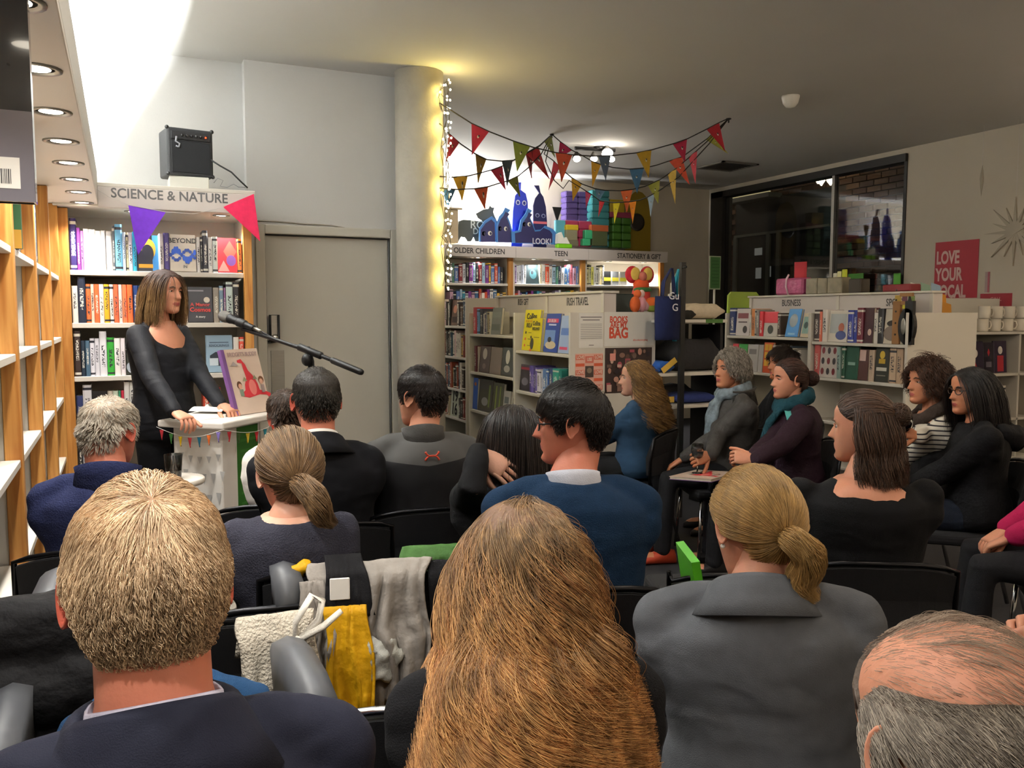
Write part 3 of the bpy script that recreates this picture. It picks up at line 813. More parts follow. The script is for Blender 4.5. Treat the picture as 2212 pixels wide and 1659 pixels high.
zh1 = atX(1200, 634, (GX0 + GX1) / 2).z
sy1, sy2 = atX(1130, 653, 2.64), atX(1247, 652, 2.64)
g1 = gondola('travel_shelving', 'low white double-sided Irish gift and travel shelving with poster end panel', GX0, GX1, GY0, GY1, [gym], [n1, f1], 1.475, zh1,
             signs=(('IRISH GIFT', sy1.y, sy1.z, .062, .62), ('IRISH TRAVEL', sy2.y, sy2.z, .07, .68)))
# printed matter on the near end panel
ep = [c for c in g1.children if c.name.startswith('end_panel')][0]
def on_end(x0, y0, x1, y1, Y=GY0): a, c = atY(x0, y1, Y), atY(x1, y0, Y); return a.x, c.x, a.z, c.z
def sheet(name, label, cat, x0, y0, x1, y1, Y, m, th=.0015, group=None):
    a0, a1, z0, z1 = on_end(x0, y0, x1, y1, Y)
    o = MB().box(-(a1 - a0) / 2, (a1 - a0) / 2, -th, 0, -(z1 - z0) / 2, (z1 - z0) / 2).build(name, m)
    o.location = ((a0 + a1) / 2, Y - .0005, (z0 + z1) / 2); tag(o, label, cat, group)
    return o, a1 - a0, z1 - z0
o, w, h = sheet('notice_sheet', 'white printed notice taped to shelving end panel', 'notice', 1250, 676, 1303, 752, GY0, M_PAPER)
print_on(o, [('rect', 0, h * .38, w * .86, h * .03, '#8d8a88'), ('rect', 0, h * .3, w * .7, h * .03, '#8d8a88')] + [('rect', 0, h * (.18 - .05 * i), w * .88, h * .014, '#a29f9c') for i in range(9)] + [('rect', 0, -h * .42, w * .2, h * .02, '#77726e')], face_y(0, -.0015, 0))
o, w, h = sheet('bag_poster', 'white poster reading BOOKS ARE MY BAG in orange letters', 'poster', 1305, 674, 1413, 748, GY0, M_PAPER)
for i, (s, sz) in enumerate((('BOOKS', .052), ('ARE MY', .047), ('BAG', .088))):
    text(s, sz, face_y(-w * .22, -.002, h * (.27, .11, -.13)[i]), flat('#d8553c'), o, bold=.035, squeeze=(.72, .72, .78)[i])
text('#bookaremybag', .016, face_y(w * .22, -.002, -h * .33), flat('#d8553c'), o)
o, w, h = sheet('orange_poster', 'orange and pink poster repeating LOVE on the shelving end', 'poster', 1242, 763, 1302, 846, GY0, flat('#e9b7a6'))
sh = []
for cx in (-.33, .33):
    for j in range(5): sh.append(('rect', cx * w, h * (.4 - .2 * j), w * .32, h * (.13 if j % 2 == 0 else .08), '#d9603f' if j % 2 else '#e0765a'))
sh += [('rect', 0, h * .34, w * .3, h * .18, '#dd7a66'), ('rect', 0, h * .02, w * .3, h * .3, '#4a3c34'), ('oval', .0, h * .05, w * .18, h * .15, '#8a7a68')]
print_on(o, sh, face_y(0, -.0015, 0))
for cx, cz, s in ((-.33, .4, 'LOVE'), (.33, .4, 'LOVE'), (0, .34, 'USE'), (-.33, 0, 'LOVE'), (.33, 0, 'LOVE'), (-.33, -.4, 'LOVE'), (.33, -.4, 'LOVE')):
    text(s, .028, face_y(cx * w, -.006, cz * h), flat('#f2d6c8'), o, bold=.03, squeeze=.75)
o, w, h = sheet('crowd_poster', 'dark photo poster of a crowd below the white bag poster', 'poster', 1306, 750, 1408, 850, GY0, flat('#3a2a26'))
sh = []; rr = random.Random(3)
for i in range(46):
    sh.append((rr.choice(('oval', 'rect', 'oval')), rr.uniform(-.44, .44) * w, rr.uniform(-.44, .44) * h, rr.uniform(.05, .12) * w, rr.uniform(.06, .16) * h, rr.choice(('#8a6a5c', '#5c4338', '#c9a596', '#a8505a', '#2a2024', '#6f5a50', '#b98a78'))))
sh.append(('rect', -.36 * w, .3 * h, .12 * w, .16 * h, '#e59a8c'))
print_on(o, sh, face_y(0, -.0015, 0))

# books on it
r = Row('X', GX0, GY1 - .025, gym + .02, f1[0], 'upper Irish gift shelf', .15, hk=.74)
r.gap(.03)
r.spine('#c7323c', .07, .265); r.spine('#7fa6d6', .045, .25); r.spine('#3a3a44', .07, .25); r.spine('#e6e0d6', .02, .2)
for c in ('#5a4a6a', '#8a8f96', '#a99a7a', '#c9c4b4'): r.spine(c, .028, .22)
r.cover('#7c7f76', .17, .255, shapes=[('rect', 0, .06, .14, .05, '#8d9088'), ('rect', 0, -.06, .14, .06, '#6a6d66')], tilt=6)
r = Row('X', GX0, GY1 - .025, gym + .02, f1[1], 'middle Irish gift shelf', .15, hk=.82)
r.gap(.05); r.spine('#6a2c34', .05, .235); r.spine('#c9bfb2', .02, .23)
r.cover('#5b4a44', .2, .235, shapes=[('oval', 0, .05, .08, .1, '#cfc7ba'), ('oval', 0, -.06, .06, .05, '#8e7f74')], tilt=6)
r.cover('#8a7a70', .2, .235, shapes=[('rect', 0, 0, .16, .19, '#93857c')], tilt=6)
r.cover('#4d504c', .2, .24, shapes=[('oval', 0, .04, .07, .12, '#e2ded4'), ('oval', 0, -.06, .1, .06, '#b9b6ac')], tilt=6)
r = Row('X', GX0, GY1 - .025, gym + .02, f1[2], 'lower Irish gift shelf', .15, hk=.9)
r.cover('#2a62c4', .09, .26, shapes=[('oval', 0, .08, .04, .03, '#e07a3a')], tilt=3)
r.cover('#3a342c', .26, .26, shapes=[('rect', 0, -.03, .2, .16, '#4d4a38'), ('oval', .0, -.05, .12, .07, '#a9a8ac'), ('rect', .08, .0, .03, .18, '#7f9048')], tilt=6)
r.cover('#4a4a34', .19, .25, shapes=[('rect', -.03, 0, .02, .2, '#9aa84a'), ('rect', .04, 0, .02, .2, '#8a9a4a')], tilt=6)
r.cover('#b9b6ae', .12, .2, shapes=[('rect', 0, .03, .07, .05, '#6a6f70')], tilt=6)
r = Row('X', GX0, gym - .02, GY0 + .03, n1[0], 'upper Irish travel shelf', .15, hk=.84)
r.gap(.05)
col_w = [('Collins', 0, .105, .058, '#3c3a28'), ('ROAD ATLAS', -.02, .068, .022, '#c98a20'), ('IRELAND', 0, .035, .042, '#3c3a28', dict(squeeze=.85))]
dots = [('oval', -.07, -.02 - .05 * i, .022, .022, '#d8603a' if i else '#3c3a28') for i in range(3)] + [('rect', .01, -.02 - .05 * i, .08, .006, '#8a7f2a') for i in range(3)]
r.cover('#e0d11e', .235, .315, shapes=dots, words=col_w, label='larger yellow Collins Ireland road atlas leaning on the travel shelf', tilt=7)
r.pos += .075
r.cover('#d9c81c', .15, .25, shapes=dots[:4] + [('oval', -.05, -.07, .05, .09, '#3c3a28')], words=[('Collins', 0, .085, .042, '#3c3a28'), ('IRELAND', 0, .045, .028, '#3c3a28')], label='smaller yellow Collins Ireland map in front of the atlas', tilt=5, shift=.005)
r.cover('#2a4184', .2, .285, shapes=[('rect', 0, .09, .15, .03, '#d8476a'), ('rect', 0, .06, .1, .012, '#cfd6ea'), ('rect', -.02, -.04, .14, .12, '#6f8cc0'), ('oval', .0, -.09, .14, .06, '#c9b89a'), ('oval', -.02, -.05, .05, .04, '#2a2c34')], words=[('DUBLIN', 0, .088, .03, '#e8d6de')], label='blue Dublin guide facing out on the travel shelf', tilt=7)
r.cover('#9fb2d6', .14, .27, shapes=[('rect', 0, .02, .1, .05, '#5a78b8'), ('rect', 0, -.1, .1, .02, '#c2476a')], tilt=7)
r = Row('X', GX0, gym - .02, GY0 + .03, n1[1], 'lower Irish travel shelf', .15, hk=.86)
r.gap(.02); r.cover('#2a2428', .16, .2, shapes=[('rect', 0, .07, .14, .02, '#8a2f3a'), ('oval', 0, -.03, .1, .06, '#6f6a72')], tilt=5)
for c, t, h in (('#4a3a7a', .03, .2), ('#5a4a8a', .028, .2), ('#39305f', .028, .2), ('#6a5a98', .02, .19), ('#e2dfe8', .05, .175), ('#d4d2da', .02, .175), ('#4f6f9a', .06, .19), ('#3a5a8c', .03, .19), ('#24365c', .05, .2), ('#2e8f7a', .09, .2), ('#1f6f62', .04, .19)): r.spine(c, t, h)

# ---- second shelving further back, partly behind the pillar
g2z = [zx(985, yy, 2.6) for yy in (704, 771, 840, 903)]; g2z += [g2z[-1] - .3]
g2 = gondola('history_shelving', 'white low shelving beyond the Irish gift shelves, next to pillar', 2.6, 3.15, 6.62, 7.9, [7.26], [g2z, g2z], 1.60, None)
cols = ['#5a4a3c', '#3c2f2a', '#7a6250', '#8c3a30', '#c9a25a', '#d8c9a8', '#2f4f60', '#e6ded0', '#46566a', '#a8503a', '#2a2622', '#e7c9c4']
for q, z in enumerate(g2z[:4]):
    r = Row('X', 2.6, 7.25, 6.65, z, '%s history shelf' % ('top', 'second', 'third', 'fourth')[q], .14, random.Random(90 + q))
    if q == 3:
        r.fill([r.rng.choice(cols) for _ in range(4)], (.03, .05), (.16, .2)); 
        r.cover('#dfe3d2', .22, .245, words=[('19', -.0, .055, .14, '#1d1d1d'), ('16', -.0, -.06, .14, '#1d1d1d')], label='white face-out book with big black digits 19 and 16', tilt=4)
    elif q == 0:
        r.fill([r.rng.choice(cols) for _ in range(5)], (.03, .05), (.19, .23)); r.cover('#6b4a3a', .17, .22, shapes=[('oval', 0, .03, .09, .07, '#c98a6a'), ('rect', 0, -.06, .12, .05, '#3a2a24')], tilt=5)
    r.fill([r.rng.choice(cols) for _ in range(14)], (.026, .05), (.17, .235))

# ================================================================== BUSINESS AND SPORT SHELVING ON THE RIGHT
BX0, BX1, BY0, BY1 = 4.30, 4.90, 3.70, 5.42
bym = atX(1748, 730, BX0).y
bn = [zx(1850, 741, BX0), zx(1850, 822, BX0)]; bn += [bn[-1] - .29, bn[-1] - .58]
bf = [zx(1650, 727, BX0), zx(1650, 806, BX0)]; bf += [bf[-1] - .29, bf[-1] - .58]
bh = atX(1800, 634, 4.54).z
t1, t2 = atX(1709, 655, 4.554), atX(1925, 654, 4.554)
g3 = gondola('business_shelving', 'low white double-sided Business and Sport shelving behind the seated women', BX0, BX1, BY0, BY1, [bym], [bn, bf], 1.475, bh,
             signs=(('BUSINESS', t1.y, t1.z, .066, .72), ('SPORT', t2.y - .03, t2.z, .066, .72)))
r = Row('X', BX0, BY1 - .03, bym + .02, bf[0], 'upper Business shelf', .15, hk=.80)
r.spine('#2a3766', .07, .265); r.cover('#d6cdca', .16, .255, shapes=[('rect', 0, .06, .12, .05, '#7a3a3c'), ('oval', .03, -.07, .05, .07, '#3a3230'), ('rect', 0, .0, .1, .012, '#5a4a4a')], tilt=4, label='white face-out book with dark red title on the Business shelf')
r.spine('#e6e0d8', .018, .2); r.spine('#d98a4a', .04, .255); r.spine('#b9b2a8', .02, .25); r.spine('#8a8078', .03, .24); r.spine('#d8343c', .04, .23)
r.cover('#c9c2b8', .15, .225, shapes=[('rect', 0, .06, .15, .1, '#d6404a'), ('oval', 0, -.05, .06, .08, '#3a3c34')], tilt=4, label='red and grey face-out book on the Business shelf')
r.spine('#4a3a30', .03, .215); r.gap(.04)
r.cover('#2f86c8', .13, .25, shapes=[('oval', 0, .02, .08, .12, '#9aa6ac'), ('rect', 0, -.1, .07, .018, '#8ac0e0')], tilt=12, label='bright blue book leaning on the Business shelf')
r.gap(.02); r.cover('#c3b294', .08, .21, shapes=[('rect', 0, -.0, .06, .15, '#7a9a8e'), ('oval', .0, .0, .04, .06, '#2f4a44')], tilt=12)
r = Row('X', BX0, BY1 - .03, bym + .02, bf[1], 'lower Business shelf', .15, hk=.95)
r.spine('#e6d6d0', .03, .2)
for c, w, sh in (('#d84a54', .07, []), ('#3aa84a', .1, [('rect', 0, .0, .06, .08, '#2a8a3c')]), ('#cfcac4', .12, [('rect', 0, .05, .08, .04, '#8a8480')]), ('#c9c4be', .05, [])): r.cover(c, w, .215, shapes=sh, tilt=4)
r.cover('#d8582a', .1, .235, shapes=[('rect', -.02 + .04 * (i % 2), .08 - .06 * (i // 2), .035, .05, '#e6b23a') for i in range(6)], tilt=4, label='orange and yellow checked face-out book on the Business shelf')
r.fill(['#d6cfc8', '#8d8a94', '#e2dcd2', '#5a6a7a', '#b0a898', '#d0cac0'], (.03, .06), (.19, .22))
r = Row('X', BX0, bym - .025, BY0 + .03, bn[0], 'upper Sport shelf', .15, hk=.86)
r.spine('#3a2c2a', .05, .25); r.spine('#d9745a', .022, .235); r.spine('#e8e0d8', .045, .25)
r.cover('#ded6ca', .17, .24, shapes=[('rect', 0, .02, .14, .15, '#b8bcbc'), ('oval', .03, -.01, .05, .07, '#a9604a'), ('oval', .03, -.07, .09, .07, '#3f4a7a')], tilt=5, label='white face-out book showing an athlete on the Sport shelf')
r.spine('#2f3a8c', .05, .245); r.spine('#2a3480', .03, .245)
r.spine('#6a2030', .05, .262); r.cover('#3a1c22', .075, .26, shapes=[('oval', .01, -.05, .03, .05, '#d8c0b0')], tilt=3)
r.spine('#e2dcd2', .03, .225); r.spine('#1c1a1c', .045, .255)
r.cover('#cfc4b2', .17, .25, shapes=[('oval', .03, .07, .07, .08, '#1d1916'), ('oval', .035, .055, .045, .06, '#c9b8a4'), ('oval', -.01, .02, .11, .05, '#2a2420'), ('oval', -.02, -.05, .13, .11, '#7a6a5e'), ('oval', .03, -.03, .06, .05, '#b8aca0')], tilt=5, label='face-out book with brown portrait photo on the Sport shelf')
r.spine('#c2bf30', .05, .245); r.spine('#33345c', .05, .255); r.spine('#e0a83a', .02, .21)
r = Row('X', BX0, bym - .025, BY0 + .03, bn[1], 'lower Sport shelf', .15)
r.spine('#c9605c', .05, .225)
r.cover('#cfc6be', .16, .22, shapes=[('oval', -.05 + .05 * (i % 3), .07 - .07 * (i // 3), .028, .045, ('#7a2f34', '#3a3438')[i % 2]) for i in range(9)], tilt=4, label='white face-out book with rows of shirts on the Sport shelf')
r.spine('#8aa29a', .03, .21); r.spine('#2f5a44', .03, .215); r.cover('#1f4a38', .11, .225, shapes=[('rect', 0, -.01, .06, .02, '#8aa89a')], tilt=4)
r.cover('#4a2c28', .08, .2, shapes=[('rect', -.01, .06, .05, .07, '#d8b8b0')], tilt=4); r.spine('#c2ab94', .045, .2)
r.cover('#2c2c24', .11, .22, shapes=[('oval', 0, .06, .04, .05, '#c9a83a'), ('rect', 0, .02, .05, .03, '#b8942a'), ('rect', 0, -.03, .08, .022, '#cfcabc'), ('rect', 0, -.07, .07, .006, '#8a8678')], tilt=4, label='black face-out book with gold crest on the Sport shelf')
r.cover('#6a9a4a', .13, .225, shapes=[('rect', .01, .08, .1, .06, '#e0a52c')] + [('oval', -.045 + .03 * i, -.05 + .015 * (i % 2), .032, .09, ('#d8433a', '#3a58a0', '#8ab0d8', '#d8433a')[i]) for i in range(4)], tilt=4, label='green face-out book with orange title and players on Sport shelf')
r.spine('#c9ae92', .05, .215); r.spine('#b89c80', .05, .215)

# ---- shelf with mugs, standing across behind the end of the Business shelving
MY = 4.30
mz = [atY(2140, 717, MY).z, atY(2140, 808, MY).z]; mz += [mz[1] - .34, mz[1] - .64]
mu = thing('mug_shelf', 'white open shelf holding mugs against the right wall', 'bookshelf', (0, 0, 0))
mx0, mx1 = 4.93, 6.40
board('back_panel', M_SHELF2, mu, mx0, mx1, MY + .34, MY + .36, 0, atY(2140, 645, MY + .34).z)
board('side_panel', M_SHELF2, mu, mx0, mx0 + .02, MY, MY + .34, 0, mz[0] - .021)
xm2 = atY(2200, 790, MY).x
board('side_panel', M_SHELF2, mu, xm2, xm2 + .02, MY, MY + .34, 0, mz[0] - .021)
for z in mz: board('shelf', M_SHELF2, mu, mx0 + .021, mx1, MY, MY + .34, z - .02, z)
M_MUG = mat('mug_glaze', '#e9e0cf', .25, noise=.01)
def mug_mesh():
    b = MB(); b.lathe([(.030, .002), (.037, .004), (.040, .012), (.041, .095), (.0385, .095), (.037, .02), (.001, .016)], 20)
    b.tube([(.039, 0, .078), (.062, 0, .076), (.070, 0, .05), (.062, 0, .024), (.039, 0, .02)], .0055, 8)
    return b.mesh('mug', [M_MUG])
MUG = mug_mesh(); n = 0
for rowi, zz in ((0, mz[0]), (1, mz[0] + .0952)):
    for i in range(5 if rowi == 0 else 4):
        o = bpy.data.objects.new('mug', MUG); COL.objects.link(o)
        px_ = 2122 + 27 * i + (3 if rowi else 0)
        p = atY(px_, 705, MY + .07)
        o.location = (p.x, MY + .07, zz); o.rotation_euler = (0, 0, R(-15 + rnd.uniform(-12, 12)))
        tag(o, 'cream mug, %s from the left in the %s row on the mug shelf' % (ORD[i], ('lower', 'upper')[rowi]), 'mug', 'cream mugs stacked on the shelf')
r = Row('Y', MY + .03, atY(2074, 790, MY).x + .03, xm2, mz[1], 'mug shelf lower board', .14)
r.spine('#5a86a0', .05, .2)
santa = lambda: [('oval', .02, .03, .08, .07, '#d8d0c8'), ('tri', .02, -.06, .1, .1, '#b02c36')]
r.cover('#2e2238', .24, .24, shapes=santa() + [('rect', -.08, .06, .05, .03, '#6a5a7a')], tilt=4, label='dark purple face-out book with white and red figure below the mugs')
r.cover('#241c2a', .11, .23, shapes=[('diamond', 0, .04, .03, .06, '#b02c36'), ('rect', 0, -.05, .06, .04, '#6a6470')], tilt=4, label='black face-out book with small red mark below the mugs')
r.cover('#33253c', .14, .24, shapes=[('oval', .0, .05, .05, .06, '#d8d0c8'), ('rect', 0, -.05, .07, .12, '#b02c36')], tilt=4, label='narrow purple book with red coat figure below the mugs')
r = Row('Y', MY + .03, atY(2150, 890, MY).x, xm2 + .3, mz[2], 'mug shelf bottom board', .14)
r.gap(.02); r.fill(['#d8d2c8', '#c23a52', '#5a4a3c', '#e0d8cc'], (.03, .05), (.22, .26))
# ================================================================== AMPLIFIER ON THE LIT BOOKCASE
pa = atY(362, 375, YF + .02); pb_ = atY(459, 380, YF + .02)
aw = pb_.x - pa.x; az = ct + .075
ah = atY(410, 277, YF + .02).z - az
box_ = MB().cbox(0, .20, 0, .2, 0, .074, .004).build('white_box', mat('carton_white', '#d8d6cc', .6)); box_.location = (atY(366, 395, YF + .03).x, YF + .03, ct + .0005)
tag(box_, 'white carton under the black amplifier', 'box')
am = thing('guitar_amplifier', 'small black guitar amplifier with red light on top of the bookcase', 'amplifier', (pa.x + aw / 2 - .004, YF + .12, az), R(10))
M_TOLEX = mat('tolex', '#17181b', .55, noise=.2, nscale=80, bump=.3, bscale=300)
bevel(MB().box(-aw / 2 - .012, aw / 2, -.09, .1, 0, ah).build('cabinet', M_TOLEX, am), .012, 3)
bevel(MB().box(-aw / 2 + .008, aw / 2 - .018, -.096, -.0905, .018, ah - .07).build('grille_cloth', mat('grille', '#0c0d10', .9, noise=.3, nscale=200), am), .002, 1)
cp = bevel(MB().box(-aw / 2 + .008, aw / 2 - .018, -.098, -.0905, ah - .062, ah - .02).build('control_panel', mat('amp_panel', '#101114', .45), am), .002, 1)
for i in range(5):
    MB().lathe([(.007, 0), (.007, .01), (.005, .012)], 12, M=Matrix.Translation((-.05 + .024 * i, -.098, ah - .041)) @ Matrix.Rotation(R(90), 4, 'X')).build('knob', M_BLACK, cp)
MB().ellipsoid((aw / 2 - .04, -.099, ah - .041), (.004, .003, .004), 12, 8).build('red_light', mat('red_led', '#ff2a10', .4, noise=0, emit=18, ecol='#ff2408'), cp)
b = MB(); b.tube([(-aw / 2 + .035, -.1, ah - .05), (-aw / 2 + .03, -.1, ah - .075), (-aw / 2 + .05, -.1, ah - .085), (-aw / 2 + .045, -.1, ah - .105), (-aw / 2 + .03, -.1, ah - .1)], .006, 6)
b.build('badge', mat('badge_grey', '#6a6c70', .4), am)
for sx in (-aw / 2 - .012, aw / 2):
    for sz in (0, ah):
        MB().ellipsoid((sx * .975, -.082, .008 + sz * .955), (.011, .011, .011), 10, 6).build('corner_guard', M_BLACK, am)
p = [atY(x, y, YF + .05) for x, y in ((455, 345), (475, 358), (500, 372), (520, 392), (535, 406))]
tag(MB().tube([tuple(q) for q in p], .0045, 6).build('amplifier_cable', M_BLACK), 'black cable running from the amplifier along the bookcase top', 'cable')
p = [atY(x, y, YF + .04) for x, y in ((462, 395), (470, 385), (482, 390), (476, 402), (490, 405), (505, 398), (515, 404), (530, 405))]
tag(MB().tube([tuple(q) for q in p], .002, 5).build('loose_wire', mat('grey_wire', '#77777a', .5)), 'loose grey wire curled beside the amplifier', 'wire')
# ---- big pennants on a thread across the lit bookcase
def flag_on(parent, a, b_, t, colr, name='flag', emblem=True, mm=None):
    a, b_, t = Vector(a), Vector(b_), Vector(t); n = (b_ - a).cross(t - a).normalized() * .0008
    vs = [a - n, b_ - n, t - n, a + n, b_ + n, t + n]
    # soft billow: subdivide along the length
    B = MB(); K = 5; rows = []
    for s in (-1, 1):
        g = []
        for i in range(K + 1):
            f = i / K; l = a.lerp(t, f); r_ = b_.lerp(t, f)
            w = math.sin(f * 3.0 + a.x * 9) * .006
            g.append([l.lerp(r_, q) + n * s + n.normalized() * w * math.sin(q * math.pi) for q in (0, .5, 1)])
        rows.append(g)
    for s, g in zip((0, 1), rows):
        vs = [p for rr_ in g for p in rr_]; fs = []
        for i in range(K):
            for j in range(2):
                q = (i * 3 + j, i * 3 + j + 1, i * 3 + j + 4, i * 3 + j + 3); fs.append(q if s else q[::-1])
        B.add(vs, fs, 0, True)
    if emblem:
        c = (a + b_ + t) / 3; rt = (b_ - a).normalized(); dn = (t - (a + b_) / 2).normalized(); sz = (b_ - a).length * .055
        for s in (-1, 1):
            nn = n.normalized() * s * .007
            for (ox, oy, rx, ry, m_) in ((0, .3, 1, 1.5, 1), (.5, -.6, .9, .9, 2)):
                pts = [c + rt * sz * (ox + rx * math.cos(q)) + dn * sz * (oy + ry * math.sin(q)) + nn * (1 + .05 * m_) for q in (2 * math.pi * k / 8 for k in range(8))]
                B.add(pts, [tuple(range(8))], m_)
    return B.build(name, [mm or mat('felt_' + colr.lstrip('#'), colr, .85, noise=.12, nscale=40, bump=.1, bscale=200), mat('emblem_white', '#cfcabb', .8), mat('emblem_dark', '#2f2a2a', .8)], parent)
YP = YF - .115
pn = thing('pennant_garland', 'purple and pink pennants on a thread across the Science and Nature sign', 'bunting', (0, 0, 0))
q = [atY(x, y, YP) for x, y in ((190, 396), (235, 425), (277, 443), (358, 458), (420, 462), (482, 448), (548, 419))]
MB().tube([tuple(v) for v in q], .0015, 5).build('thread', mat('thread', '#cfc8c4', .8), pn)
flag_on(pn, atY(277, 443, YP), atY(358, 459, YP), atY(298, 551, YP), '#6a2fb8', emblem=False)
pk = flag_on(pn, atY(482, 447, YP), atY(548, 419, YP - .004), atY(562, 521, YP), '#d2224f', emblem=False)
q = [atY(x, y, YP - .007) for x, y in ((490, 461), (555, 463), (551, 421), (486, 446))]

# ================================================================== SMALL BUNTING ACROSS THE CEILING
DH = lambda P: (P - _C).dot(_Fv)
h1, h2 = atZ(1192, 290, CZ - .002), atZ(1574, 256, CZ - .002)
D0, D1, D2 = 5.28, DH(h1), DH(h2)
def depth_of(s, x):
    if s in 'BCD': return D0 + (D1 - D0) * (x - 950) / (1192 - 950)
    if s == 'A': return D0 + (D2 - D0) * (x - 950) / (1574 - 950)
    return D1 + (D2 - D1) * (x - 1192) / (1574 - 1192)
CX = lambda p: (900 + p[0] / 3.16, 200 + p[1] / 3.16)
strings = {
 'A': ([(165, 88), (375, 210), (500, 268), (660, 330), (800, 375), (950, 410), (1060, 425), (1200, 434), (1340, 430), (1500, 412), (1610, 390), (1750, 350), (1850, 315), (1980, 250), (2065, 205), (2130, 178)],
       [((375, 213), (495, 265), (378, 425), '#a3243a'), ((658, 331), (775, 368), (685, 540), '#6f7a2c'), ((948, 412), (1062, 426), (990, 610), '#b0482c'), ((1240, 434), (1325, 431), (1290, 600), '#4a5566'), ((1500, 413), (1602, 393), (1585, 580), '#a8861f'), ((1748, 351), (1845, 318), (1830, 470), '#a3203f'), ((1980, 252), (2065, 207), (2105, 395), '#a3202a')]),
 'B': ([(165, 228), (215, 275), (300, 350), (400, 418), (480, 458), (580, 468), (660, 462), (745, 414), (840, 360), (920, 285)],
       [((218, 278), (290, 343), (203, 472), '#a3243a'), ((402, 420), (475, 456), (418, 615), '#8c6f24'), ((582, 468), (655, 463), (620, 635), '#3f4c58'), ((745, 414), (830, 368), (905, 590), '#b3262c'), ((868, 330), (920, 288), (945, 445), '#6f7a2c')]),
 'C': ([(165, 580), (250, 578), (350, 570), (430, 550), (505, 530), (590, 500), (660, 464), (745, 418), (840, 365), (918, 290)],
       [((248, 578), (348, 570), (312, 735), '#cfa22a'), ((505, 530), (585, 503), (607, 665), '#c02a4c'), ((745, 420), (795, 392), (783, 585), '#8c1f28')]),
 'D': ([(160, 655), (270, 662), (390, 657), (490, 642), (560, 620), (625, 602), (695, 568), (760, 515), (850, 420), (920, 295)],
       [((172, 656), (265, 661), (212, 785), '#2f5f8c'), ((392, 657), (487, 643), (465, 795), '#cc5426'), ((622, 603), (690, 570), (707, 710), '#7d8430')]),
 'E': ([(925, 285), (980, 335), (1062, 395), (1130, 430), (1200, 470), (1260, 492), (1340, 512), (1450, 523), (1555, 515), (1640, 495), (1722, 468), (1815, 438), (1990, 310), (2130, 180)],
       [((978, 334), (1060, 394), (965, 450), '#b3305a'), ((1192, 467), (1258, 491), (1200, 645), '#c9962a'), ((1452, 523), (1552, 515), (1505, 690), '#3f6688'), ((1722, 468), (1812, 439), (1865, 632), '#c04a32'), ((1975, 322), (2020, 285), (2130, 420), '#8a8a34')]),
 'F': ([(925, 290), (870, 420), (930, 462), (1010, 540), (1060, 582), (1130, 625), (1215, 655), (1290, 668), (1390, 670), (1480, 660), (1560, 640), (1660, 595), (1760, 528), (1858, 445), (2000, 318), (2130, 184)],
       [((935, 465), (978, 508), (900, 665), '#cf4a5c'), ((1057, 580), (1128, 624), (1065, 740), '#d9a838'), ((1215, 655), (1288, 667), (1240, 750), '#5a7c9c'), ((1392, 670), (1475, 661), (1435, 820), '#cf6436'), ((1578, 634), (1660, 596), (1650, 760), '#8c8c3c'), ((1715, 560), (1772, 518), (1765, 762), '#cfae55'), ((1858, 444), (1915, 396), (1903, 625), '#c8505c')]),
 'G': ([(925, 292), (880, 470), (940, 600), (1000, 655), (1040, 600), (1090, 630), (1150, 668), (1200, 700), (1250, 738), (1340, 752), (1450, 746), (1520, 735), (1580, 712), (1670, 660), (1790, 575), (2000, 345), (2130, 190)],
       [((1152, 668), (1192, 694), (1155, 790), '#c9507a'), ((1247, 736), (1284, 744), (1240, 850), '#d8424a'), ((1340, 752), (1388, 750), (1350, 895), '#f2dc3a'), ((1450, 746), (1500, 738), (1475, 895), '#f0902c'), ((1578, 713), (1625, 688), (1597, 850), '#9fb8d0')]),
}
blab = {'A': 'longest bunting, sweeping from the pillar to the far ceiling hook', 'B': 'topmost bunting between the pillar and the near ceiling hook', 'C': 'bunting with one yellow and one crimson flag near the pillar',
        'D': 'lowest bunting beside the pillar with blue and orange flags', 'E': 'upper bunting between the two ceiling hooks', 'F': 'middle bunting with seven flags between the ceiling hooks', 'G': 'lowest small bunting with bright yellow and orange flags'}
for s, (line, flags) in strings.items():
    g = thing('bunting', blab[s], 'bunting', (0, 0, 0), group='bunting strings under the ceiling')
    def P3(p): x, y = CX(p); return atD(x, y, depth_of(s, x))
    pts = [P3(p) for p in line]
    if s in 'ABCD': pts[0] = Vector((PX, PY, 0)) + (_Rv * .85 - _Gv * .5).normalized() * (PR + .004) + Vector((0, 0, pts[0].z))
    if s in 'BCD': pts[-1] = h1.copy()
    if s in 'AEFG': pts[-1] = h2.copy()
    if s in 'EFG': pts[0] = h1.copy()
    MB().tube(pts, .0045, 5).build('string', mat('bunting_tape', '#2a2622', .8), g)
    for a, b_, t, c in flags: flag_on(g, P3(a), P3(b_), P3(t), c)
for i, hk in enumerate((h1, h2)):
    o = MB().lathe([(.02, 0), (.02, -.006), (.006, -.012), (.006, -.03), (.001, -.034)], 12).build('ceiling_hook', M_BLACK); o.location = hk
    tag(o, ('ceiling hook nearer the pillar holding bunting', 'ceiling hook nearer the window holding bunting')[i], 'hook')

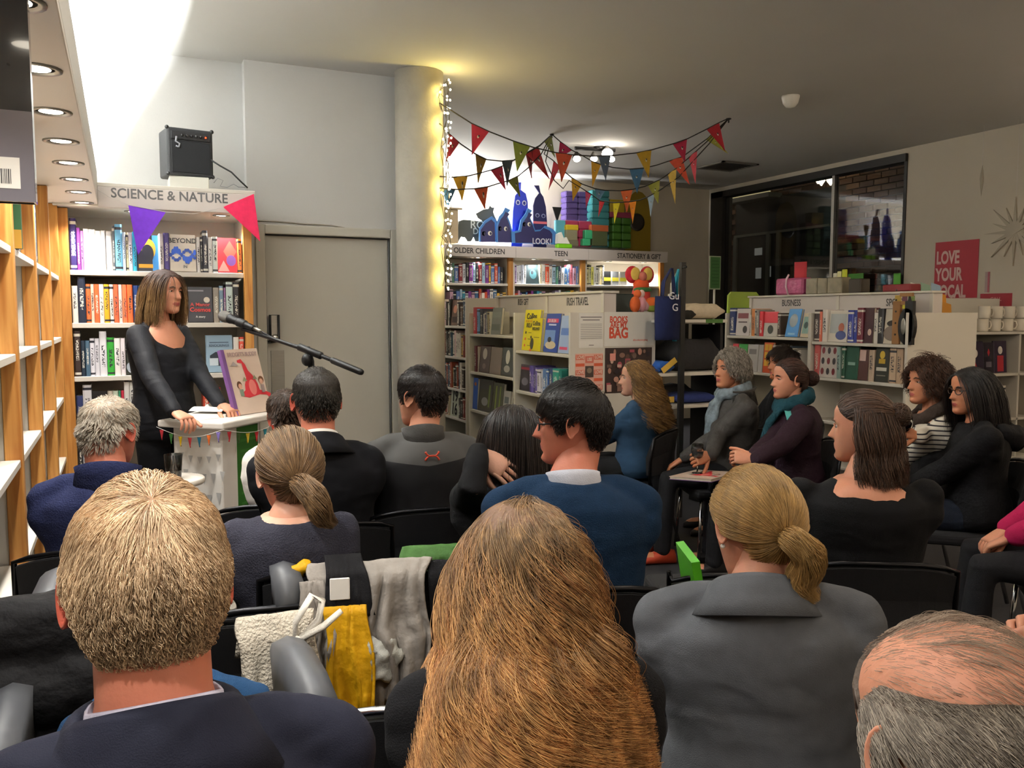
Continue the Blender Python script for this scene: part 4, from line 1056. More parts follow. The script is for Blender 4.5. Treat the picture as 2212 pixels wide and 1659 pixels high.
# ================================================================== FAIRY LIGHTS ON THE PILLAR
fl = thing('fairy_lights', 'string of warm fairy lights wound down the right side of the pillar', 'fairy lights', (PX, PY, 0))
BULB = MB().ellipsoid((0, 0, 0), (.006, .006, .007), 8, 6).mesh('bulb', [M_EMITW])
rr = random.Random(5); sil = math.atan2(_Rv.y, _Rv.x)
cur = [[], [], []]
for k in range(3):
    n = 34
    for i in range(n):
        z = 2.90 - 1.26 * i / (n - 1) + rr.uniform(-.012, .012)
        a = sil + R(rr.gauss(-4 + 6 * k - 6, 12)); rad = PR + .010 + abs(rr.gauss(0, .010)) + (.016 if k == 2 else 0)
        cur[k].append((rad * math.cos(a), rad * math.sin(a), z))
for k in range(3):
    MB().tube(cur[k], .0022, 4).build('wire', mat('fairy_wire', '#2c2a1c', .6), fl)
    for i, p in enumerate(cur[k]):
        if (i + k) % 3 == 1: continue
        o = bpy.data.objects.new('bulb', BULB); COL.objects.link(o); o.parent = fl
        a = math.atan2(p[1], p[0]); o.location = (p[0] + .012 * math.cos(a), p[1] + .012 * math.sin(a), p[2] - .006)
rr = random.Random(8)
wr = []
for i in range(16):       # a looser strand across the front of the pillar
    z = 2.86 - 1.22 * i / 15; a = sil - R(22 + 10 * math.sin(i * 1.7) + rr.uniform(-4, 4))
    wr.append(((PR + .008) * math.cos(a), (PR + .008) * math.sin(a), z))
MB().tube(wr, .0022, 4).build('wire', mat('fairy_wire'), fl)
for p in wr[::2]:
    o = bpy.data.objects.new('bulb', BULB); COL.objects.link(o); o.parent = fl; a = math.atan2(p[1], p[0]); o.location = (p[0] + .009 * math.cos(a), p[1] + .009 * math.sin(a), p[2])
for i in range(7):
    a = sil - R(34); z = 2.82 - .19 * i
    lamp('fairy_lamp', 'POINT', (PX + (PR + .05) * math.cos(a), PY + (PR + .05) * math.sin(a), z), 1.0, (1.0, .78, .20), .012)

# ================================================================== CEILING FITTINGS
sp = atZ(1708, 207, CZ)
o = MB().lathe([(.06, 0), (.06, -.012), (.05, -.05), (.03, -.075), (.001, -.082)], 24).build('ceiling_sensor', M_WHITEPL); o.location = (sp.x, sp.y, CZ - .0005)
tag(o, 'white domed sensor on the ceiling near the window', 'sensor')
vp = atZ(1570, 358, CZ)
vt = thing('ceiling_vent', 'dark square air vent in the ceiling near the window', 'vent', (vp.x, vp.y, CZ))
b = MB(); s_ = .22
for x0, x1, y0, y1 in ((-s_, s_, -s_, -s_ + .03), (-s_, s_, s_ - .03, s_), (-s_, -s_ + .03, -s_, s_), (s_ - .03, s_, -s_, s_)): b.box(x0, x1, y0, y1, -.014, -.0005)
b.build('vent_frame', mat('vent_grey', '#6f6a62', .5), vt)
for i in range(8): MB().box(-s_ + .03, s_ - .03, -.17 + .045 * i, -.15 + .045 * i, -.012, -.002).build('slat', mat('vent_dark', '#2b2826', .6), vt)
tr = atZ(1262, 332, CZ - .06); te = atZ(1326, 332, CZ - .06)
tk = thing('spotlight_track', 'ceiling spotlight bar with bright bulbs above the far shelves', 'spotlight', (tr.x, tr.y, CZ))
dv = Vector((te.x - tr.x, te.y - tr.y, 0))
MB().tube([(-.12, -.05, -.03), (dv.x * .5, dv.y * .5, -.022), (dv.x * 1.05, dv.y * 1.05, -.03)], .016, 8).build('track', M_BLACK, tk)
MB().lathe([(.05, 0), (.05, -.02), (.016, -.03)], 16, M=Matrix.Translation((dv.x * .5, dv.y * .5, 0))).build('ceiling_rose', M_BLACK, tk)
for i, (x, y, rr_, em) in enumerate(((1246, 343, .034, 16), (1283, 343, .032, 20), (1312, 331, .05, 60), (1321, 344, .03, 30))):
    p = atD(x, y, DH(tr) - .05) - Vector(tk.location)
    hd = MB().tube([tuple(p + Vector((0, 0, .06))), tuple(p + Vector((.0, .02, .02))), tuple(p + Vector((0, .01, 0)))], [.012, rr_ * .9, rr_ * 1.05], 12).build('spot_head', mat('spot_shell', '#3a3836', .4), tk)
    MB().ellipsoid(p, (rr_, rr_, rr_ * .8), 14, 10).build('bulb', mat('spot_glow_%d' % i, '#ffffff', .5, noise=0, emit=em, ecol='#fff4e2'), hd)
w_ = Vector(tk.location) + Vector((dv.x * .6, dv.y * .6 - .05, -.2))
lamp('spotlight_lamp', 'SPOT', w_, 34, NEUT, .03, aim=(4.0, 8.2, 2.25), spot=75, blend=.7)
lamp('spotlight_lamp_front', 'SPOT', w_, 22, NEUT, .03, aim=(2.9, 4.0, .6), spot=80, blend=.8)

# ================================================================== DISPLAY ON TOP OF THE FAR BOOKCASES
YT = YF2 + .02; ZT = zt + .0005
def cut(px_pts, Y=YT, th=.012):
    """outline read off the photo -> solid board standing at distance Y"""
    q = [atY(x, y, Y) for x, y in px_pts]
    return [(v.x, max(v.z, ZT)) for v in q]
K3 = lambda pts: [(950 + x / 7.373, 360 + y / 7.373) for x, y in pts]
def cutout(name, label, cat, pts, colr, Y, th=.012, group=None):
    pl = cut(K3(pts), Y); cx = sum(p[0] for p in pl) / len(pl)
    o = MB().prism([(p[0] - cx, p[1] - ZT) for p in pl], 0, th).build(name, flat(colr)); o.location = (cx, Y, ZT); tag(o, label, cat, group)
    o['cx'] = cx
    return o, cx
def eyes(o, cx, Y, lst, white='#d9d4c2', pupil='#1c1a3a', ring=False):
    sh = []
    for x, y, rx, ry in lst:
        p = atY(950 + x / 7.373, 360 + y / 7.373, Y); s = Y / 1500
        sh.append(('oval', p.x - cx, p.z - ZT, 2 * rx / 7.373 * s * .82, 2 * ry / 7.373 * s * .82, white))
        sh.append(('oval', p.x - cx + (0 if ring else .008), p.z - ZT - .002, 2 * rx / 7.373 * s * (.5 if ring else .42), 2 * ry / 7.373 * s * .55, pupil))
    print_on(o, sh, face_y(0, -.0005, 0), 'eye_print')
dog, cx = cutout('dog_cutout', 'black dog silhouette standing on the Older Children bookcase', 'cutout',
    [(265, 1190), (245, 1080), (290, 960), (300, 870), (370, 845), (480, 850), (600, 865), (680, 860), (610, 820), (575, 750), (700, 680), (780, 670), (800, 620), (830, 650), (870, 650), (850, 720), (880, 800), (930, 900), (940, 1190), (560, 1190), (540, 1120), (500, 1190), (440, 1190), (400, 1130), (340, 1120), (300, 1190)], '#3d423c', YT + .14)
p = atY(950 + 600 / 7.373, 360 + 930 / 7.373, YT + .14)
text('RO', .115, face_y(p.x - cx - .0, -.0005, p.z - ZT), flat('#b9c0b6'), dog, bold=.01); p = atY(950 + 600 / 7.373, 360 + 1035 / 7.373, YT + .14)
text('D', .085, face_y(p.x - cx - .02, -.0005, p.z - ZT), flat('#b9c0b6'), dog, bold=.01)
o, cx = cutout('sack_cutout', 'tallest bright blue cardboard sack with round eyes on the far bookcases', 'cutout',
    [(1140, 1300), (1170, 700), (1205, 460), (1255, 400), (1275, 370), (1255, 250), (1297, 250), (1290, 370), (1370, 430), (1400, 560), (1410, 800), (1300, 1300)], '#2238b8', YT + .10)
eyes(o, cx, YT + .10, ((1245, 570, 40, 44), (1345, 580, 40, 44)), '#c9cdd8', '#1a2a80', True)
o, cx = cutout('sack_cutout', 'dark navy cardboard sack with knotted top on the far bookcases', 'cutout',
    [(1490, 1300), (1492, 620), (1525, 500), (1585, 420), (1505, 298), (1582, 298), (1605, 415), (1650, 480), (1690, 640), (1710, 890), (1700, 1300)], '#1d1d52', YT + .08)
eyes(o, cx, YT + .08, ((1555, 775, 40, 36), (1650, 785, 40, 36)), '#8a90b8', '#1d1d52', True)
print_on(o, [('rect', atY(950 + 1597 / 7.373, 480, YT + .08).x - cx, atY(1160, 360 + 890 / 7.373, YT + .08).z - ZT, .16, .025, '#d86a72')], face_y(0, -.0005, 0), 'stripe_print')
blu = '#3f78b8'
for i, (pts, ey, lb_) in enumerate((
    ([(630, 1200), (630, 980), (720, 860), (830, 790), (895, 850), (905, 1200)], ((705, 1065, 36, 40), (800, 1062, 38, 38)), 'short dark blue sack monster cutout beside the black dog'),
    ([(905, 1205), (900, 920), (950, 790), (1005, 730), (1045, 650), (1125, 690), (1070, 760), (1120, 880), (1190, 1150), (1190, 1210)], ((960, 988, 32, 38), (1050, 990, 32, 38)), 'middle dark blue sack monster cutout with knotted top'),
    ([(1150, 1215), (1140, 1040), (1260, 1010), (1290, 850), (1370, 740), (1400, 660), (1470, 700), (1420, 770), (1480, 900), (1520, 1010), (1620, 1000), (1680, 940), (1800, 990), (1850, 1050), (1850, 1240)], ((1350, 918, 34, 36), (1425, 918, 34, 36)), 'wide dark blue sack cutout board reading LOOK'))):
    Yq = YT + .05 - .017 * i
    o, cx = cutout('monster_cutout', lb_, 'cutout', pts, blu, Yq, group='blue sack monster cutouts')
    inner = []
    mx_, my_ = sum(p[0] for p in pts) / len(pts), 1215
    pl = cut(K3([(mx_ + (x - mx_) * .84, min(my_ + (y - my_) * .88, 1214)) for x, y in pts]), Yq)
    print_on(o, [('poly', -cx, -ZT, [(a, c) for a, c in pl], 0, '#232056')], face_y(0, -.0005, 0), 'body_print')
    eyes(o, cx, Yq - .002, ey)
    if i == 2:
        p = atY(1170, 521, Yq); text('LOOK!', .085, face_y(p.x - cx, -.004, p.z - ZT - .005), flat('#c9c9d6'), o, bold=.02, squeeze=.85)
# tan carton beside the pillar, coloured towers, tubs and toy bricks
def zpx(x, y, Y): return atY(x, y, Y)
def block(name, label, cat, x0, x1, y0, y1, Y, colr, depth=.12, rows=None, cols=1, group=None):
    a, c = zpx(x0, y1, Y), zpx(x1, y0, Y); z0 = max(a.z, ZT); z1 = c.z
    t = thing(name, label, cat, ((a.x + c.x) / 2, Y, z0)) if rows else None
    w = (c.x - a.x) / 2; h = z1 - z0
    if not rows:
        o = MB().cbox(-w, w, 0, depth, 0, h, .006).build(name, mat('toy_' + colr.lstrip('#'), colr, .4, noise=.08, nscale=12)); o.location = ((a.x + c.x) / 2, Y, z0); tag(o, label, cat, group); return o
    tag(t, label, cat, group)
    for i in range(rows):
        for j in range(cols):
            x_0 = -w + 2 * w * j / cols; x_1 = -w + 2 * w * (j + 1) / cols
            MB().cbox(x_0 + .002, x_1 - .002, 0, depth, h * i / rows + .0008, h * (i + 1) / rows - .0008, .012).build('stacked_bucket', mat('toy_' + colr.lstrip('#'), colr, .4, noise=.08, nscale=12), t)
    return t
cb_ = block('tan_carton', 'tan cardboard carton on the bookcase right beside the pillar lights', 'box', 955, 990, 453, 524, YT + .06, '#a89678')
MB().cbox(-.11, .13, -.01, .13, cb_.dimensions.z or .4, (cb_.dimensions.z or .4) + .02, .004).build('carton_lid', mat('toy_a89678'), cb_)
block('purple_tower', 'purple stack of plastic buckets on the far bookcases', 'toy', 1221, 1278, 415, 475, YT + .2, '#5a4a80', rows=5, cols=2)
block('pink_tower', 'dark pink stack of plastic buckets under the purple ones', 'toy', 1221, 1280, 478, 531, YT + .06, '#a83a58', .1, rows=3, cols=2)
block('teal_tower', 'teal stack of plastic buckets in the middle of display', 'toy', 1277, 1318, 412, 533, YT + .1, '#3f8488', rows=8)
block('green_tower', 'green stack of plastic buckets near the bookcase corner', 'toy', 1323, 1365, 470, 535, YT + .1, '#3f6f22', rows=4, cols=2)
block('red_strip_box', 'flat magenta box on top of the green bucket stack', 'toy', 1318, 1366, 459, 469.5, YT + .1, '#8a2f4c')
block('yellow_box', 'yellow box standing on the magenta one', 'toy', 1318, 1350, 432, 458.5, YT + .1, '#a88f1c')
o = MB().prism([(-.17 + .34 * t_, .0) for t_ in (0, 1)] + [(.17 * math.cos(a), .42 + .28 * math.sin(a)) for a in (math.pi * i / 10 for i in range(11))], 0, .012).build('mustard_board', flat('#8c7418')); pz = zpx(1378, 533, YT + .25)
o.location = (pz.x, YT + .25, ZT); tag(o, 'mustard yellow rounded board behind the green buckets', 'board')
b = MB(); b.lathe([(.075, 0), (.1, .006), (.075, .012), (.045, .006)], 20, M=Matrix.Rotation(R(90), 4, 'X') @ Matrix.Translation((0, .0, .0))); o2 = b.build('dark_ring', flat('#2a241c'), o, (-.02, -.004, .35))
block('cyan_box', 'pale cyan tall box behind the small tub', 'toy', 1201, 1222, 476, 529, YT + .04, '#5aa8b8', .05)
tub = thing('green_tub', 'white and lime green tub on the far bookcases', 'tub', (zpx(1215, 530, YT).x, YT - .02, ZT))
MB().cbox(-.09, .09, -.04, .03, 0, .05, .012).build('tub_base', mat('lime', '#7fd01e', .4), tub)
MB().prism([(-.085, .051), (.06, .051), (.02, .12), (-.01, .1), (-.04, .17), (-.08, .15)], -.035, .028).build('tub_card', mat('card_white', '#f2f0e6', .6), tub)
for nm, x0, x1, y0, y1, c, lb_ in (('yellow_brick', 1224, 1250, 486, 496.5, '#d0b428', 'yellow toy brick lying on the grey one'), ('grey_brick', 1224, 1248, 497, 519, '#8a8468', 'grey toy brick behind the lime tub'),
                           ('mint_brick', 1259, 1276, 516, 530, '#3fae78', 'lower mint green toy brick'), ('mint_brick', 1264, 1280, 497, 515.5, '#3fae78', 'upper mint green toy brick'), ('orange_brick', 1277, 1315, 487, 499, '#b05a34', 'orange toy brick on top of the olive ones'),
                           ('olive_brick', 1280, 1313, 500, 530, '#4f5a3a', 'dark olive toy brick beside the mint ones'), ('grey_block', 1221, 1250, 519.5, 531, '#77725c', 'flat grey block behind the lime tub')):
    block(nm, lb_, 'toy', x0, x1, y0, y1, YT - .01, c, .06)
fan = MB().prism([(0, 0), (.015, 0), (.06, .14), (-.05, .14)], 0, .01).build('black_funnel', M_BLACK); pz = zpx(1203, 478, YT + .05); fan.location = (pz.x, YT + .055, atY(1203, 476, YT + .04).z + .001); tag(fan, 'small black funnel standing on the cyan box', 'funnel')

# ================================================================== LECTERN
LTZ = 1.03
A_, B_, C_ = atZ(353, 905, LTZ), atZ(471, 915, LTZ), atZ(601, 890, LTZ)
cen = (A_ + C_) / 2; ang = math.atan2(C_.y - B_.y, C_.x - B_.x)
lt = thing('lectern', 'white lectern with mini bunting under its top beside the speaker', 'lectern', (cen.x, cen.y, LTZ - 1.0), ang)
LF = FZ - (LTZ - 1.0)
M_LECT = mat('lectern_paint', '#dcd7d0', .45, noise=.02)
lw, ld = (C_ - B_).length / 2 + .005, (B_ - A_).length / 2
bevel(MB().box(-lw, lw, -ld, ld, .97, 1.0).build('lectern_top', M_LECT, lt), .008, 3)
bevel(MB().box(-lw + .06, lw - .12, -ld + .05, ld - .03, LF + .03, .969).build('column', M_LECT, lt), .004, 2)
bevel(MB().box(-lw + .02, lw - .06, -ld + .01, ld, LF, LF + .03).build('foot_plate', M_LECT, lt), .004, 2)
xs = -lw + .06
pp = MB().box(xs - .0012, xs - .0002, -ld + .055, ld - .04, LF + .1, .905).build('bunting_print', M_PAPER, lt)
# pale printed pennants on the side paper
pr = []
for rowi, (zr, sz) in enumerate(((.86, .03), (.79, .045), (.70, .05), (.58, .05), (.46, .05))):
    for i in range(5):
        xx = -.09 + .045 * i + (.02 if rowi % 2 else 0); sag = .03 * (1 - ((i - 2) / 2) ** 2) * .5
        pr.append(('poly', xx, zr - sag, [(-.012, 0), (.012, 0), (0, -sz)], 0, '#bdbcb9'))
print_on(pp, pr, facing((xs - .0013, .0, 0), (0, -1, 0), (0, 0, 1)), 'pennant_print')
gpos = MB().box(-.06, .09, -ld + .0478, -ld + .0496, .52, .958).build('green_notice', flat('#2f6a24'), lt)
print_on(gpos, [('rect', .0, .9 - .045 * i, .11, .012, '#3f7d30') for i in range(9)], face_y(.015, -ld + .0475, 0), 'notice_print')
mb = thing('mini_bunting', 'tiny paper bunting pinned under the edge of the lectern top', 'bunting', (cen.x, cen.y, LTZ - 1.0), ang)
def side_pt(t):   # from back-left corner along the left side then along the front
    if t < 1: return Vector((-lw - .004, ld - 2 * ld * t, .0))
    return Vector((-lw + 2 * lw * (t - 1), -ld - .004, .0))
pts = [side_pt(t / 20) + Vector((0, 0, .972 - .035 * math.sin(math.pi * ((t / 20) % 1)))) for t in range(41)]
MB().tube(pts, .001, 4).build('string', M_PAPER, mb)
cc_ = ['#c2303a', '#3f7a3a', '#e6c21f', '#e24a50', '#2f86a8', '#e0702a', '#8a7ac8', '#c2303a', '#4f6a3a', '#d8b83a', '#c8323a', '#2f8a9a', '#d8503a', '#2a3a2a']
for i, c in enumerate(cc_):
    t = .08 + 1.86 * i / 13; a0 = side_pt(t - .03); a1 = side_pt(t + .03); zq = .969 - .035 * math.sin(math.pi * (t % 1))
    mid = side_pt(t) + Vector((0, 0, zq - .042))
    flag_on(mb, a0 + Vector((0, 0, zq)), a1 + Vector((0, 0, zq)), mid, c, emblem=False)
# picture book propped on the lectern
b0, b1 = atZ(511, 899, LTZ + .001), atZ(577, 889, LTZ + .001)
bd = (b1 - b0); bd.z = 0; bw_ = bd.length; rt = bd.normalized(); nrm = Vector((rt.y, -rt.x, 0))
hgt = .29; tl = R(16)
upv = (Vector((0, 0, 1)) * math.cos(tl) - nrm * math.sin(tl))
pb3 = thing('picture_book', 'picture book with red dragon cover propped on the lectern', 'book', (0, 0, 0))
Mb = facing(tuple(b0 + Vector((0, 0, .0015))), tuple(rt), tuple(upv)); pb3.matrix_world = Mb
bw_ = .225
o = MB().box(0, bw_, 0, hgt, -.0025, 0).build('front_cover', mat('cover_cream', '#d9c3b2', .35, coat=.3), pb3)
MB().box(0, bw_, 0, hgt, -.018, -.0155).build('back_cover', mat('cover_cream'), pb3)
MB().box(.004, bw_ - .004, .004, hgt - .004, -.0155, -.0025).build('page_block', M_PAGES, pb3)
MB().box(-.002, .0, 0, hgt, -.018, 0).build('spine', mat('spine_purple', '#6f4a80', .5), pb3)
MB().box(0, .018, 0, hgt, 0.0, .0006).build('spine_cloth', mat('spine_purple'), pb3)
dr = '#c8323c'
dragon = [('poly', .125, .13, [(-.06, -.05), (-.02, -.06), (.05, -.05), (.09, -.055), (.11, -.07), (.12, -.05), (.095, -.04), (.055, -.03), (.05, .0), (.03, .04), (.01, .06), (0, .09), (-.02, .115), (-.045, .11), (-.045, .1), (-.02, .095), (-.018, .07), (-.012, .03), (-.03, .0), (-.035, -.025), (-.055, -.035)], 0, dr),
          ('oval', .14, .115, .045, .07, '#dd7a72'), ('tri', .1, .155, .03, .02, '#8a8a6a'), ('tri', .165, .16, .03, .02, '#8a8a6a'), ('oval', .06, .13, .03, .034, '#5a3a2a'), ('oval', .063, .124, .022, .024, '#d0a088'), ('rect', .065, .095, .022, .03, '#7a8a78'),
          ('oval', .2, .145, .034, .034, '#6a4228'), ('oval', .198, .138, .024, .024, '#d0a088'), ('rect', .2, .105, .02, .035, '#9a8a86'), ('tri', .055, .225, .05, .02, '#a89c98')]
print_on(o, dragon, Matrix.Translation((0, 0, .0005)), 'dragon_print')
text("BRIDGET'S BUDDY", .026, Matrix.Translation((.12, .265, .004)), flat('#a08484'), o, 'title_lettering', squeeze=.85)
text('by name', .012, Matrix.Translation((.08, .02, .004)), flat('#8a7a78'), o, 'author_lettering') if False else None
# open notes on the lectern
nb = thing('open_notes', 'open white paper notes lying on the lectern top', 'paper', (cen.x - .02, cen.y + .06, LTZ + .0005), ang + R(8))
for s in (-1, 1):
    rings = []
    for i in range(9):
        t = i / 8; x = s * (.004 + .1 * t); z = .012 + .03 * math.sin(t * 2.6) * (1 - .35 * t)
        rings.append([(x, -.08, z), (x, .07, z), (x, .07, z + .002), (x, -.08, z + .002)])
    MB().loft(rings, smooth=True).build('page_stack', M_PAPER, nb)
MB().box(-.1, .09, -.095, .08, .0, .012).build('cover', M_PAPER, nb)
o = MB().box(-.1, .1, -.07, .07, 0, .0015).build('loose_sheet', M_PAPER); o.location = (cen.x - .1, cen.y - .06, LTZ + .0004); o.rotation_euler[2] = ang - R(10)
tag(o, 'loose white sheet of paper at the near corner of the lectern', 'paper')

# ================================================================== MICROPHONE STAND
mk = atD(486, 684, 3.66); bt = atD(783, 805, 3.36); cl = atD(668, 772, 3.48)
st = thing('microphone_stand', 'black boom microphone stand reaching over to the speaker', 'microphone stand', (0, 0, 0))
dirb = (bt - mk).normalized()
cl = mk + dirb * (cl - mk).dot(dirb)
bs = mk + dirb * .10 + Vector((0, 0, -.022)); 
MB().tube([bs, cl, bt - dirb * .02], .0085, 10).build('boom', M_BLACK, st)
MB().tube([bt - dirb * .16, bt - dirb * .15, bt - dirb * .01, bt], [.009, .0135, .0135, .010], 12).build('counterweight', M_BLACK, st)
MB().tube([cl - dirb * .06, cl - dirb * .055, cl + dirb * .06, cl + dirb * .065], [.01, .0155, .0155, .01], 12).build('clutch', M_BLACK, st)
b = MB(); b.ellipsoid(cl + Vector((-.012, 0, -.035)), (.022, .018, .026)); b.tube([cl + Vector((0, 0, -.01)), cl + Vector((0, 0, -.06))], .012, 10); b.build('knuckle', M_BLACK, st)
pole = cl + Vector((0, 0, -.05))
MB().tube([pole, (pole.x, pole.y, .62)], .0085, 10).build('upper_pole', M_BLACK, st)
MB().tube([(pole.x, pole.y, .68), (pole.x, pole.y, FZ + .1)], .0125, 10).build('lower_pole', M_BLACK, st)
for i in range(3):
    a = i * 2 * math.pi / 3 + .4
    MB().tube([(pole.x, pole.y, FZ + .15), (pole.x + .27 * math.cos(a), pole.y + .27 * math.sin(a), FZ + .009)], .008, 8).build('foot', M_BLACK, st)
cw = cl + Vector((.012, -.012, -.04))
MB().tube([tuple(mk + dirb * .2), tuple(mk + dirb * .32 + Vector((0, 0, -.012))), tuple(cl + Vector((0, 0, .015))), tuple(cw), (pole.x + .02, pole.y - .01, 1.0), (pole.x + .03, pole.y, .5), (pole.x + .3, pole.y - .1, FZ + .005)], .0035, 6).build('cable', M_BLACK, st)
mc = thing('microphone', 'black handheld microphone with grey mesh head clipped to the boom', 'microphone', tuple(mk))
q = dirb.to_track_quat('Z', 'Y').to_matrix().to_4x4()
MB().lathe([(.001, -.03), (.018, -.024), (.025, -.008), (.0255, .006), (.022, .02), (.019, .026)], 20, M=q).build('mesh_head', mat('mic_mesh', '#6f6c68', .4, metal=.6, noise=.3, nscale=300, bump=.5, bscale=700), mc)
MB().lathe([(.021, .026), (.021, .034), (.017, .05), (.013, .165), (.012, .168)], 18, M=q).build('handle', M_BLACK, mc)
MB().lathe([(.0085, .168), (.0085, .205), (.004, .21)], 12, M=q).build('plug', M_STEEL, mc)
MB().lathe([(.0175, .075), (.0195, .08), (.0195, .115), (.0175, .12)], 18, M=q).build('clip', M_BLACK, mc)

# ================================================================== BLACK RACK WITH SHIRTS AND TOTE BAGS
rx, ry = 3.18, 4.30
rk = thing('shirt_rack', 'black metal rack with white boards of folded shirts beside the poster panel', 'rack', (0, 0, 0))
pz = atY(1475, 567, ry); rx = pz.x
MB().box(rx - .016, rx + .016, ry - .012, ry + .012, FZ, pz.z).build('front_post', M_BLACK, rk)
MB().box(rx - .016, rx + .016, ry + .5, ry + .524, FZ, pz.z - .3).build('rear_post', M_BLACK, rk)
MB().tube([(rx, ry, pz.z - .03), (rx - .02, ry - .06, pz.z - .03)], .008, 8).build('hook_arm', M_BLACK, rk)
x_r = atY(1562, 690, ry + .1).x
MB().box(x_r - .02, x_r, ry + .1, ry + .4, FZ, 1.4).build('side_panel', mat('rack_dark', '#1c1b1c', .6), rk)
rz = [atY(1520, 690, ry + .08).z, atY(1500, 803, ry + .08).z, atY(1500, 872, ry + .08).z]
for z in rz: board('board', M_SHELF2, rk, rx - .14, x_r - .021, ry + .03, ry + .49, z - .02, z)
MB().box(rx + .2, rx + .33, ry + .0285, ry + .0298, rz[0] - .022, rz[0] + .002).build('green_label', flat('#4f7a3a'), rk)
MB().box(rx + .02, x_r - .03, ry + .42, ry + .44, rz[1] + .02, rz[0] - .03).build('dark_back_panel', mat('rack_back', '#34332f', .7), rk)
def folded(name, label, x, y, z, w, d, h, colr, group=None):
    rings = []; rr_ = random.Random(int(x * 1000 + z * 100))
    for i in range(13):
        t = i / 12; xx = x - w / 2 + w * t; e = min(1, math.sin(math.pi * max(.04, min(.96, t))) * 2.2)
        ring = []
        for j in range(14):
            a = 2 * math.pi * j / 14; ca, sa = math.cos(a), math.sin(a)
            ring.append((xx, y + d / 2 * math.copysign(abs(ca) ** .5, ca) * (.96 + .05 * rr_.random()), z + h / 2 + h / 2 * e * math.copysign(abs(sa) ** .6, sa) * (.85 + .25 * rr_.random() if sa > 0 else 1)))
        rings.append(ring)
    o = MB().loft(rings).build(name, mat('cotton_' + colr.lstrip('#'), colr, .9, noise=.1, nscale=25, bump=.3, bscale=50)); tag(o, label, 'shirt', group); return o
folded('folded_shirt', 'cream folded shirts on the top rack board', (rx + x_r) / 2 + .03, ry + .2, rz[0] + .0012, .3, .28, .1, '#cdbfa6', 'folded shirts on the rack')
folded('folded_shirt', 'black folded shirt beside the cream one on the rack', rx + .075, ry + .12, rz[0] + .0012, .12, .16, .06, '#26241f', 'folded shirts on the rack')
folded('folded_shirt', 'bright blue folded shirt poking out left of the rack post', rx - .07, ry + .17, rz[1] + .0012, .12, .24, .07, '#2a5aa8', 'folded shirts on the rack')
folded('folded_shirt', 'charcoal folded shirts with orange print on the middle rack board', (rx + x_r) / 2 + .01, ry + .22, rz[1] + .0012, .36, .26, .2, '#2c2a2b', 'folded shirts on the rack')
folded('folded_shirt', 'royal blue folded shirt on the lowest rack board', (rx + x_r) / 2, ry + .2, rz[2] + .0012, .3, .26, .06, '#28356e', 'folded shirts on the rack')
folded('folded_shirt', 'grey folded shirt behind the royal blue one', (rx + x_r) / 2, ry + .40, rz[2] + .0012, .3, .12, .1, '#3a3b3e', 'folded shirts on the rack')
for i, (x, y) in enumerate(((1455, 790), (1448, 865))):
    p = atY(x, y, ry - .02); o = MB().box(-.06, .06, -.002, 0, -.018, .018).build('price_tag', flat('#d9b04a')); o.location = (p.x, ry + .027, p.z); o.rotation_euler = (0, R(-35) if i == 0 else 0, 0)
    tag(o, ('slanted yellow price strip on the rack', 'lower yellow price strip on the rack')[i], 'price tag')
def tote(name, label, x0, x1, y, zt_, zb, zh, colr, d=.03, skew=0.0, words=()):
    t = thing(name, label, 'bag', ((x0 + x1) / 2, y, zb)); w = (x1 - x0) / 2; h = zt_ - zb
    rings = []
    for i in range(9):
        f = i / 8; th = d * (.4 + .8 * math.sin(math.pi * min(1, (1 - f) + .15))); 
        rings.append([(-w + skew * (1 - f), -th * .3, h * f), (0 + skew * (1 - f), -th, h * f), (w + skew * (1 - f), -th * .3, h * f), (w + skew * (1 - f), th * .3, h * f), (skew * (1 - f), th, h * f), (-w + skew * (1 - f), th * .3, h * f)])
    mm = mat('canvas_' + colr.lstrip('#'), colr, .9, noise=.08, nscale=20, bump=.3, bscale=25)
    MB().loft(rings).build('bag_body', mm, t)
    top = zh - zb
    for s in (-1, 1):
        MB().tube([(-w * .5, s * d * .3, h - .02), (-w * .38, s * d * .3, h + (top - h) * .5), (0.02, 0, top), (w * .1 + .02, 0, top), (w * .45, s * d * .3, h + (top - h) * .45), (w * .55, s * d * .3, h - .02)], .011, 6, flat=.25).build('strap', mm, t)
    for s_, x, z, size in words:
        text(s_, size, face_y(x, -d - .004, z), flat('#c9cad6'), t, bold=.01)
    return t
yb_ = ry - .075
pA, pB = atY(1415, 735, yb_), atY(1453, 650, yb_)
zhk = atY(1465, 580, yb_).z
tote('tote_bag', 'navy blue tote bag with white lettering hanging on the rack', pA.x, pB.x + .05, yb_, atY(1440, 640, yb_).z, pA.z, zhk, '#0f1a44', words=(('Gu', .02, .33 * .78, .06), ('G', .03, .19, .06)))
tote('tote_bag', 'teal tote bag hanging just behind the navy one', pB.x + .045, pB.x + .075, yb_ + .06, atY(1440, 638, yb_).z, pA.z - .01, zhk, '#1f7f94', .02)
tote('tote_bag', 'white cotton tote bag hanging behind the teal one', pB.x + .06, pB.x + .14, yb_ + .13, atY(1470, 634, yb_).z, atY(1470, 730, yb_).z, zhk - .02, '#c9c3b6', .02, skew=-.03)
